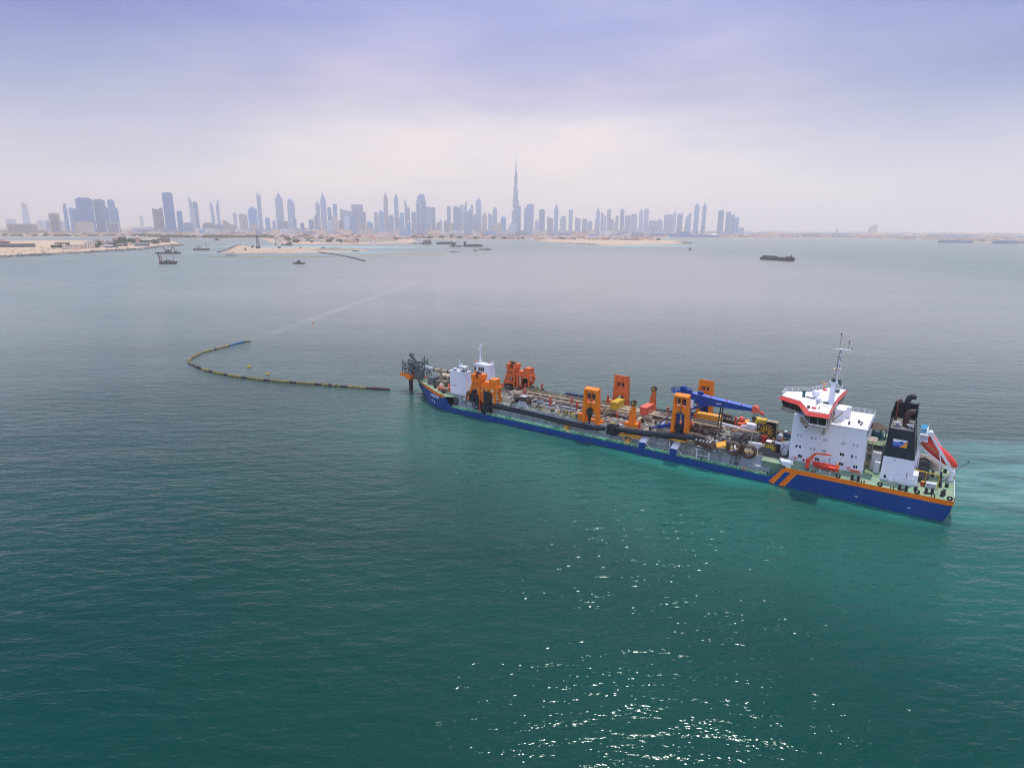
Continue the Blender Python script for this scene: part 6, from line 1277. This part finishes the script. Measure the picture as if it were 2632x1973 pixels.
# ------------------------------------------------------------------ other vessels
M_bh = mat('barge_black', (.025, .03, .035), .6, var=.4, scale=.3, dirt=(.07, .04, .03), damt=.4); M_bg = mat('barge_green', (.03, .055, .05), .6, var=.3); M_bd = mat('barge_deck', (.22, .17, .12), .8, var=.4, scale=.2); M_bred = mat('barge_red', (.20, .05, .035), .6)
def vessel(name, loc, rz, l, w, h, label, cat='barge', hullm=None, pointed=False, group='vessels in the bay', frb=0):
    e = empty(name, loc, rz, label, cat, group)
    (boat_hull(l, w, h, zk=-.6, bow=.7) if pointed else MB().xz([(-l/2, -.6), (l/2-h, -.6), (l/2, h*.4), (l/2, h), (-l/2, h), ], -w/2, w/2)).build('hull', [hullm or M_bh, M_bd], e)
    MB().box(-l/2+.5, l/2-1.5 - (l*.2 if pointed else 0), -w/2+.4, w/2-.4, h, h+.12).build('deck', M_bd, e); return e
def aframe(e, x, h0, h, w, lean=0, m=None, t_=.8): MB().beam((x, -w/2, h0), (x+lean, 0, h), t_).beam((x, w/2, h0), (x+lean, 0, h), t_).build('a_frame', m or M_bred, e)
def house(e, x, y, w, d, z, h, m=None):
    q = MB().box(x-w/2, x+w/2, y-d/2, y+d/2, z, z+h).build('deckhouse', m or M_olive, e); MB().box(x-w/2+.3, x+w/2-.3, y-d/2-.05, y-d/2-.01, z+h*.5, z+h*.75).build('window', M_glass, q)
# 1 backhoe dredger with two spuds, far left by the peninsula
e = vessel('crane_barge', (-825, 1522, 0), .15, 56, 15, 3.2, 'dark green work barge with two raised red crane arms beside the peninsula tip', hullm=M_bg, pointed=True)
MB().beam((-6, -3, 3.3), (-12, 3, 19), 1.2).beam((4, 2, 3.3), (10, 0, 17), 1.2).beam((10, 0, 17), (14, 0, 8), .8).build('crane_arm', M_bred, e); house(e, -1, 0, 9, 6, 3.3, 6); MB().beam((15, 0, 3.3), (15, 0, 16), .7).build('spud', M_bh, e); house(e, 16, 0, 6, 5, 3.3, 3, M_bh)
e = vessel('crane_barge', (-613.5, 1127, 0), .12, 26, 13, 4.0, 'black flat barge with a leaning red spud at its left end, nearest on the left')
MB().beam((-12, -4, 4), (-13.5, -4, 18), 1.6).beam((-12, 4, 4), (-13.5, 4, 15), 1.2).beam((10.5, -4, 4), (10.5, -4, 16), .6).build('spud', M_bred, e); house(e, 0, 0, 5, 4, 4.1, 3.6, M_lpipe)
q = MB()
for k in range(14): q.obox((random.uniform(-9, 9), random.uniform(-5, 5), 4.9), (random.uniform(1, 4), random.uniform(1, 2.5), random.uniform(1, 2.4)), random.random())
q.build('deck_cargo', M_bd, e); MB().beam((-6, 0, 4), (-2, 0, 9), .5).beam((2, 0, 7.5), (6, 0, 4), .5).build('derrick', M_bd, e)
e = vessel('crane_barge', (-855, 1747, 0), .15, 40, 14, 4, 'black barge with a yellow-brown excavator and a tall thin spud, behind the red-armed pair', hullm=M_bh)
MB().beam((-12, 0, 4), (-6, 0, 12), 1.4).beam((-6, 0, 12), (-1, 0, 6), 1).beam((-18, 0, 4), (-14, 0, 11), .8).build('excavator_arm', M_olive, e); MB().box(-10, 0, -4, 4, 4.1, 7.5).build('excavator_body', M_cream, e); MB().beam((12, 0, 4), (12.5, 0, 22), .9).build('spud', M_bh, e)
q = vessel('tug_boat', (-1323, 2854, 0), .4, 26, 9, 4, 'tiny dark tug alone in the channel before the tree-lined shore', 'tug', pointed=True); house(q, -1, 0, 9, 6, 4, 6, M_bh); MB().beam((0, 0, 10), (0, 0, 15), .6).build('mast', M_bh, q)
def tug(loc, rz, l, label, hm=M_bh, hs=None):
    e = vessel('tug_boat', loc, rz, l, l*.3, l*.09, label, 'tug', hm, True); house(e, l*.0, 0, l*.3, l*.2, l*.09, l*.11, hs or M_brown); house(e, l*.03, 0, l*.15, l*.15, l*.2, l*.09, hs or M_bd); MB().beam((0, 0, l*.28), (0, 0, l*.45), l*.012).beam((-l*.05, -l*.06, l*.38), (-l*.05+.1, l*.06, l*.38), l*.008).build('mast', M_bh, e)
    MB().cyl((-l*.14, l*.05, l*.2), (-l*.14, l*.05, l*.3), l*.022, n=8).build('exhaust_stack', M_bred, e)
    t_ = MB()
    for k in range(7): t_.torus((-l*.4+k*l*.1, -l*.152, l*.06), l*.02, l*.01, 'y', 10, 5)
    t_.build('tyre_fender', M_bh, e); return e
tug((-390, 1153, 0), math.pi+.1, 22, 'black tug with a small brown wheelhouse in open water below the sand island')
e = vessel('crane_barge', (-782, 2206, 0), .1, 36, 14, 4.5, 'dark green dredge barge with a low boom reaching left, behind the sand island', hullm=M_bg); MB().beam((-10, 0, 4), (-26, 0, 15), 1.2).beam((-26, 0, 15), (-38, 0, 6), 1).beam((-39, 0, 16), (-39, 0, 1), 1.4).build('boom', M_bh, e); house(e, 3, 0, 10, 8, 4.5, 5, M_bg); house(e, 12, 0, 6, 7, 4.5, 8, M_bg)
e = vessel('hopper_barge', (-259, 2488, 0), .08, 78, 16, 7.5, 'long dark hopper barge, left and farthest of the cluster in mid bay', hullm=M_bg); MB().box(-30, 26, -6, 6, 7.6, 9.5).build('coaming', M_bh, e); MB().beam((-36, 0, 7), (-38, 0, 15), 1.4).beam((20, 0, 8), (20, 0, 17), 1.2).build('mast', M_bred, e); MB().beam((-12, 0, 9), (-6, 0, 14), 1).build('derrick', M_bh, e)
e = vessel('hopper_barge', (-198, 2207, 0), math.pi+.1, 42, 13, 4, 'low green barge with upturned bow, in front of the long hopper barges', hullm=M_bg, pointed=True); MB().beam((-6, 0, 4), (-16, 0, 17), .9).build('crane_arm', M_bd, e); house(e, 8, 0, 9, 8, 4, 4, M_bh)
e = vessel('hopper_barge', (-140, 2221, 0), .08, 66, 15, 6, 'long dark hopper barge with a tall deckhouse at its left end, rightmost of the pair', hullm=M_bh); house(e, -27, 0, 9, 9, 6, 11, M_bh); MB().box(-20, 30, -6, 6, 6.1, 8.0).build('coaming', M_bg, e); MB().beam((8, 0, 8), (14, 0, 13), .8).build('derrick', M_bh, e)
e = vessel('crane_barge', (-84, 1928, 0), .05, 39, 12, 2.6, 'low dark pontoon with a leaning crane and small gear, right of the hopper barges', hullm=M_bh, pointed=True); MB().beam((-9, 0, 2.6), (-5, 0, 15), .9).beam((-9, 0, 2.6), (-7, 3, 13), .5).build('crane_arm', M_bh, e); house(e, 8, 0, 7, 5, 2.6, 3, M_cream); MB().beam((3, 0, 2.6), (3, 0, 9), .5).beam((12, 0, 2.6), (12, 0, 8), .5).build('post', M_bh, e)
e = vessel('spreader_pontoon', (-107, 1830, 0), .2, 14, 8, 1.6, 'small pontoon with a yellow A-frame in front of the low dark pontoon', hullm=M_bd); aframe(e, -2, 1.6, 13, 6, 0, M_yellow, 1.0); MB().box(-6, 5, -2, 2, 1.7, 3).build('deckhouse', M_bd, e)
e = vessel('spreader_pontoon', (-160, 1745, 0), .1, 26, 5, 1.2, 'flat low spreader pontoon on the pale water beside the floating line', hullm=M_bd); MB().box(-4, 4, -2, 2, 1.3, 2.2).build('deckhouse', M_bh, e)
e = vessel('spreader_pontoon', (-328, 2416, 0), .1, 30, 9, 3, 'small dark pontoon at the end of the sand works, left of the hopper barges'); MB().box(-12, -8, -2, 2, 3.1, 6).box(6, 11, -2, 2, 3.1, 6).build('winch_house', M_bh, e)
e = vessel('spreader_pontoon', (-643, 1447, 0), -.2, 22, 8, 1.6, 'small jack-up pontoon with thin crossed legs at the left tip of the sand island', hullm=M_dgrey); MB().beam((-9, 0, 1), (-3, 0, 8), .6).beam((3, -3, 1), (6, 0, 9), .6).beam((-4, 0, 7.5), (9, 0, 6), .6).beam((1, 0, -1), (1, 0, -.2), .6).build('truss', M_bd, e)
tug((572, 2056, 0), .9, 22, 'small dark blue boat with a pale roof alone in mid water on the right', M_crane, M_bg)
e = vessel('hopper_barge', (583, 1400, 0), 0, 84, 17, 6, 'large black hopper barge with an open hold lying alone on the right'); e.rotation_euler = (0, 0, math.atan2(1361-1438, 599-566)); 
e.children[0].name = 'hull'; MB().box(-36, -8, -7.5, 7.5, 6.1, 9.5).build('raised_deck', M_bh, e); MB().box(-8, 26, -8, -7, 6.1, 7.6).box(-8, 26, 7, 8, 6.1, 7.6).build('coaming', M_bg, e); MB().box(-7, 25, -6.5, 6.5, 6.1, 6.6).build('cargo_sand', M_cream, e)
MB().box(29, 40, -7, 7, 6.1, 9.2).beam((38, 0, 9), (38, 0, 14), 1.2).build('stern_house', M_bh, e); MB().box(26, 31, -4, 4, 6.1, 9.6).box(34, 37, -3, 3, 9.3, 10.8).build('winch', M_bred, e)
# ------------------------------------------------------------------ sand island works
LC = empty('lattice_tower', (-741, 1850, 2.2), 0, 'tall thin lattice mast standing on the sand island', 'mast'); lt = MB(); H_ = 47
for sx, sy in ((-1, -1), (1, -1), (1, 1), (-1, 1)): lt.beam((sx*4, sy*4, 0), (sx*1.4, sy*1.4, H_*.75), .8)
for k in range(9):
    z0, z1 = k*H_*.75/9, (k+1)*H_*.75/9; w0, w1 = 4-2.6*k/9, 4-2.6*(k+1)/9
    for s_ in (-1, 1): lt.beam((-w0, s_*w0, z0), (w1, s_*w1, z1), .4).beam((s_*w0, w0, z0), (s_*w1, -w1, z1), .4)
lt.build('lattice', M_dgrey, LC); MB().cyl((0, 0, H_*.75), (0, 0, H_), .6, .25, 6).build('antenna', M_dgrey, LC); MB().box(-5, 5, -5, 5, 0, 5).build('base_hut', M_bh, LC)
PL = empty('discharge_line', (0, 0, 0), 0, 'dark floating discharge pipe running from the sand island out into the water', 'pipeline')
pts = [(-534, 1690), (-517, 1672), (-490, 1630), (-460, 1580), (-413, 1503), (-370, 1420), (-330, 1335), (-291, 1246)]
for a, b_ in zip(pts[:-1], pts[1:]): MB().cyl((*a, .9), (*b_, .9), 1.15, n=8).build('pipe_section', M_hose, PL)
EX = []
def machine(x, y, k, label, m):
    e = empty('excavator' if k == 0 else 'site_hut', (x, y, 2.2), random.uniform(0, 6), label, 'excavator' if k == 0 else 'hut', 'machines on the sand island')
    if k == 0: MB().box(-3, 3, -2.5, 2.5, 1.4, 4.2).build('cab', m, e); MB().box(-3.5, 3.5, -2.6, -1.6, 0, 1.3).build('track', M_bh, e); MB().box(-3.5, 3.5, 1.6, 2.6, 0, 1.3).build('track', M_bh, e); MB().beam((2.5, 0, 3.5), (8, 0, 8), 1).beam((8, 0, 8), (11, 0, 3), .8).build('boom', m, e)
    else: MB().box(-6, 6, -3, 3, 0, 4).build('wall', m, e); MB().box(-6.3, 6.3, -3.3, 3.3, 4.01, 4.3).build('roof', M_flat, e)
machine(-690, 1880, 0, 'dark excavator just right of the lattice mast on the sand island', M_bh); machine(-815, 1840, 1, 'brown site hut at the left end of the sand island', M_bd); machine(-560, 1880, 1, 'long dark hut on the middle of the sand island', M_bh)
machine(-620, 1860, 1, 'dark hut between the mast and the middle of the sand island', M_bred); machine(-505, 1830, 0, 'yellow-brown excavator near the right end of the sand island', M_cream); machine(-525, 1800, 1, 'hut with blue-grey walls where the discharge pipe lands', M_teal); machine(-715, 1700, 0, 'small dark excavator on the near edge of the sand island', M_olive); machine(-780, 1905, 0, 'excavator left of the lattice mast on the sand island', M_bh)
PW = empty('reclamation_plant', (-345, 2560, 2.2), .2, 'pile of timber-coloured dredging gear at the tip of the sand works', 'machinery'); q = MB()
for k in range(22): q.beam((random.uniform(-22, 24), random.uniform(-6, 6), 0), (random.uniform(-16, 18), random.uniform(-6, 6), random.uniform(4, 15)), 1.3)
q.build('gear_frame', M_brown, PW); MB().box(-18, 18, -6, 6, 0, 4).build('platform', M_bh, PW)
ws = empty('site_shed', (-700, 2520, 2.2), .05, 'long white-roofed shed on the construction shore behind the sand island', 'shed'); MB().box(-14, 14, -6, 6, 0, 5).build('wall', M_w2, ws); MB().box(-15, 15, -7, 7, 5.02, 5.6).build('roof', M_w2, ws)
# ------------------------------------------------------------------ buildings on the near peninsula
def block(x, y, w, d, h, rz, m, label, storeys=2, roof=None, cat='house', extra=0, tower_=0):
    e = empty('peninsula_house', (x, y, 4.6), rz, label, cat); MB().box(-w/2, w/2, -d/2, d/2, 0, h).build('wall', m, e)
    MB().box(-w/2-.6, w/2+.6, -d/2-.6, d/2+.6, h+.01, h+.7).build('roof', roof or M_flat, e)
    n = max(2, int(w/5)); fl = h/storeys
    for s_ in range(storeys):
        for k in range(n):
            x_ = -w/2 + (k+.5)*w/n; MB().box(x_-1.1, x_+1.1, -d/2-.1, -d/2-.01, s_*fl+1.0, s_*fl+fl*.72).build('window', M_win, e)
    if extra: MB().box(-w*.25, w*.2, -d*.3, d*.4, h+.71, h+4.2).build('upper_storey', m, e); MB().box(-w*.25-.4, w*.2+.4, -d*.3-.4, d*.4+.4, h+4.21, h+4.6).build('parapet', roof or M_flat, e)
    return e
A_ = 1.15
block(-1560, 1945, 40, 22, 11, A_-.6, mat('villa_red', (.55, .16, .12), .8), 'red and pink villa with white domes at the far left edge', 2, M_w2, extra=1)
block(-1372, 1752, 92, 16, 9, .55, M_dgrey, 'long grey unfinished building with dark openings on the left peninsula', 2, M_flat)
block(-1457, 2060, 40, 12, 4.5, .55, M_brown, 'low dark shed on bare sand, farther back on the peninsula', 1)
block(-1130, 1628, 38, 14, 9, .6, M_w2, 'white two-storey block with balconies at the front of the peninsula', 2)
block(-1134, 1672, 24, 12, 7, .6, M_w1, 'cream low house joining two white blocks', 2)
block(-1150, 1735, 28, 16, 15, .6, M_w2, 'tallest white apartment block with stepped balconies on the peninsula', 3, extra=1)
block(-1190, 1830, 28, 16, 16, .6, M_w1, 'cream villa with a dark grey upper floor behind the white blocks', 3, M_dgrey, extra=1)
block(-1200, 1890, 26, 14, 12, .6, M_lpipe, 'grey villa half hidden by a large tree on the peninsula', 2, extra=1)
block(-1420, 2290, 30, 14, 14, .6, M_w3, 'dark red roofed villa farthest back on the peninsula', 2, M_bred)
block(-1290, 2190, 26, 16, 14, .6, M_w3, 'orange-brown villa among trees toward the peninsula tip', 2, M_roof, extra=1)
block(-1110, 1905, 38, 14, 9.5, .75, M_grey, 'plain grey concrete building near the water toward the peninsula tip', 1)
block(-1270, 2320, 38, 22, 15, .7, M_pipe, 'boxy brown building with a dark roof box at the very tip of the peninsula', 2, M_dgrey, extra=1)
block(-1118, 1772, 30, 6, 3, .8, mat('blue_hoarding', (.05, .17, .36), .6), 'low blue hoarding at the foot of the tall white apartment block', 1)
pt_ = [(-1260, 2060, 11, 19, 'tallest bushy tree between the villas on the peninsula'), (-1240, 2075, 9, 16, 'bushy tree right of the tallest peninsula tree'), (-1215, 1960, 9, 13, 'rounded tree in front of the orange-brown villa'), (-1190, 2120, 9, 12, 'tree beside the orange-brown villa'), (-1440, 1800, 9, 9, 'low tree behind the long unfinished building'), (-1165, 1790, 7, 13, 'slim tree beside the tallest white block'), (-1130, 1960, 9, 11, 'spreading tree above the plain concrete building'), (-1210, 1700, 6, 8, 'low bush-like tree behind the white two-storey block')]
for i, (x, y, r, h, lb) in enumerate(pt_):
    e = empty('peninsula_tree', (x, y, 4.6), 0, lb, 'tree'); crown_mb(r*1.15, h, 44, 50+i).build('crown', M_leaf, e); MB().cyl((0, 0, 0), (0, 0, h*.6), .4, .2, 6).build('trunk', M_trunk, e)

hs = [('small cream outbuilding among the peninsula villas', M_w1), ('small white outbuilding among the peninsula villas', M_w2), ('small dark shed among the peninsula villas', M_dgrey)]
for k in range(45):
    y = random.uniform(1600, 2250); x = -1075 - (y-1600)*.19 - random.uniform(15, 150); lb, m_ = hs[k % 3]; w_ = random.uniform(8, 20); h_ = random.uniform(3, 9)
    e = MB().box(-w_/2, w_/2, -5, 5, 0, h_).box(-w_/2-.4, w_/2+.4, -5.4, 5.4, h_, h_+.5).build('outbuilding', m_, loc=(x, y, 4.6), rz=random.uniform(.3, 1.2)); tag(e, lb, 'outbuilding', lb + 's')
for k in range(34):
    y = random.uniform(1650, 2250); x = -1090 - (y-1600)*.2 - random.uniform(10, 130); e = empty('peninsula_tree', (x, y, 4.6), 0, 'small dark tree scattered among the peninsula houses', 'tree', 'small trees among the peninsula houses')
    crown_mb(random.uniform(5, 8), random.uniform(7, 11), 18, 90+k).build('crown', M_leaf, e); MB().cyl((0, 0, 0), (0, 0, 5), .4, .2, 6).build('trunk', M_trunk, e)
sc = MB().tube([(-667, 1385, .3), (-500, 1395, .3), (-372, 1440, .3), (-278, 1520, .3), (-168, 1560, .3)], 1.0, 6); tag(sc.build('silt_curtain', mat('curtain_yellow', (.50, .38, .18), .7)), 'thin yellowish floating silt curtain curving below the sand island', 'silt curtain')
rk = MB()
for k in range(70): y_ = random.uniform(1340, 1800); x = -1060 - random.uniform(0, 260)*(y_/1500); rk.obox((x, y_, 4.9), (random.uniform(2, 9), random.uniform(1, 4), random.uniform(.5, 1.4)), random.random())
tag(rk.build('rubble', M_spoil), 'scattered rubble and low heaps on the bare peninsula sand', 'rubble', kind='stuff')
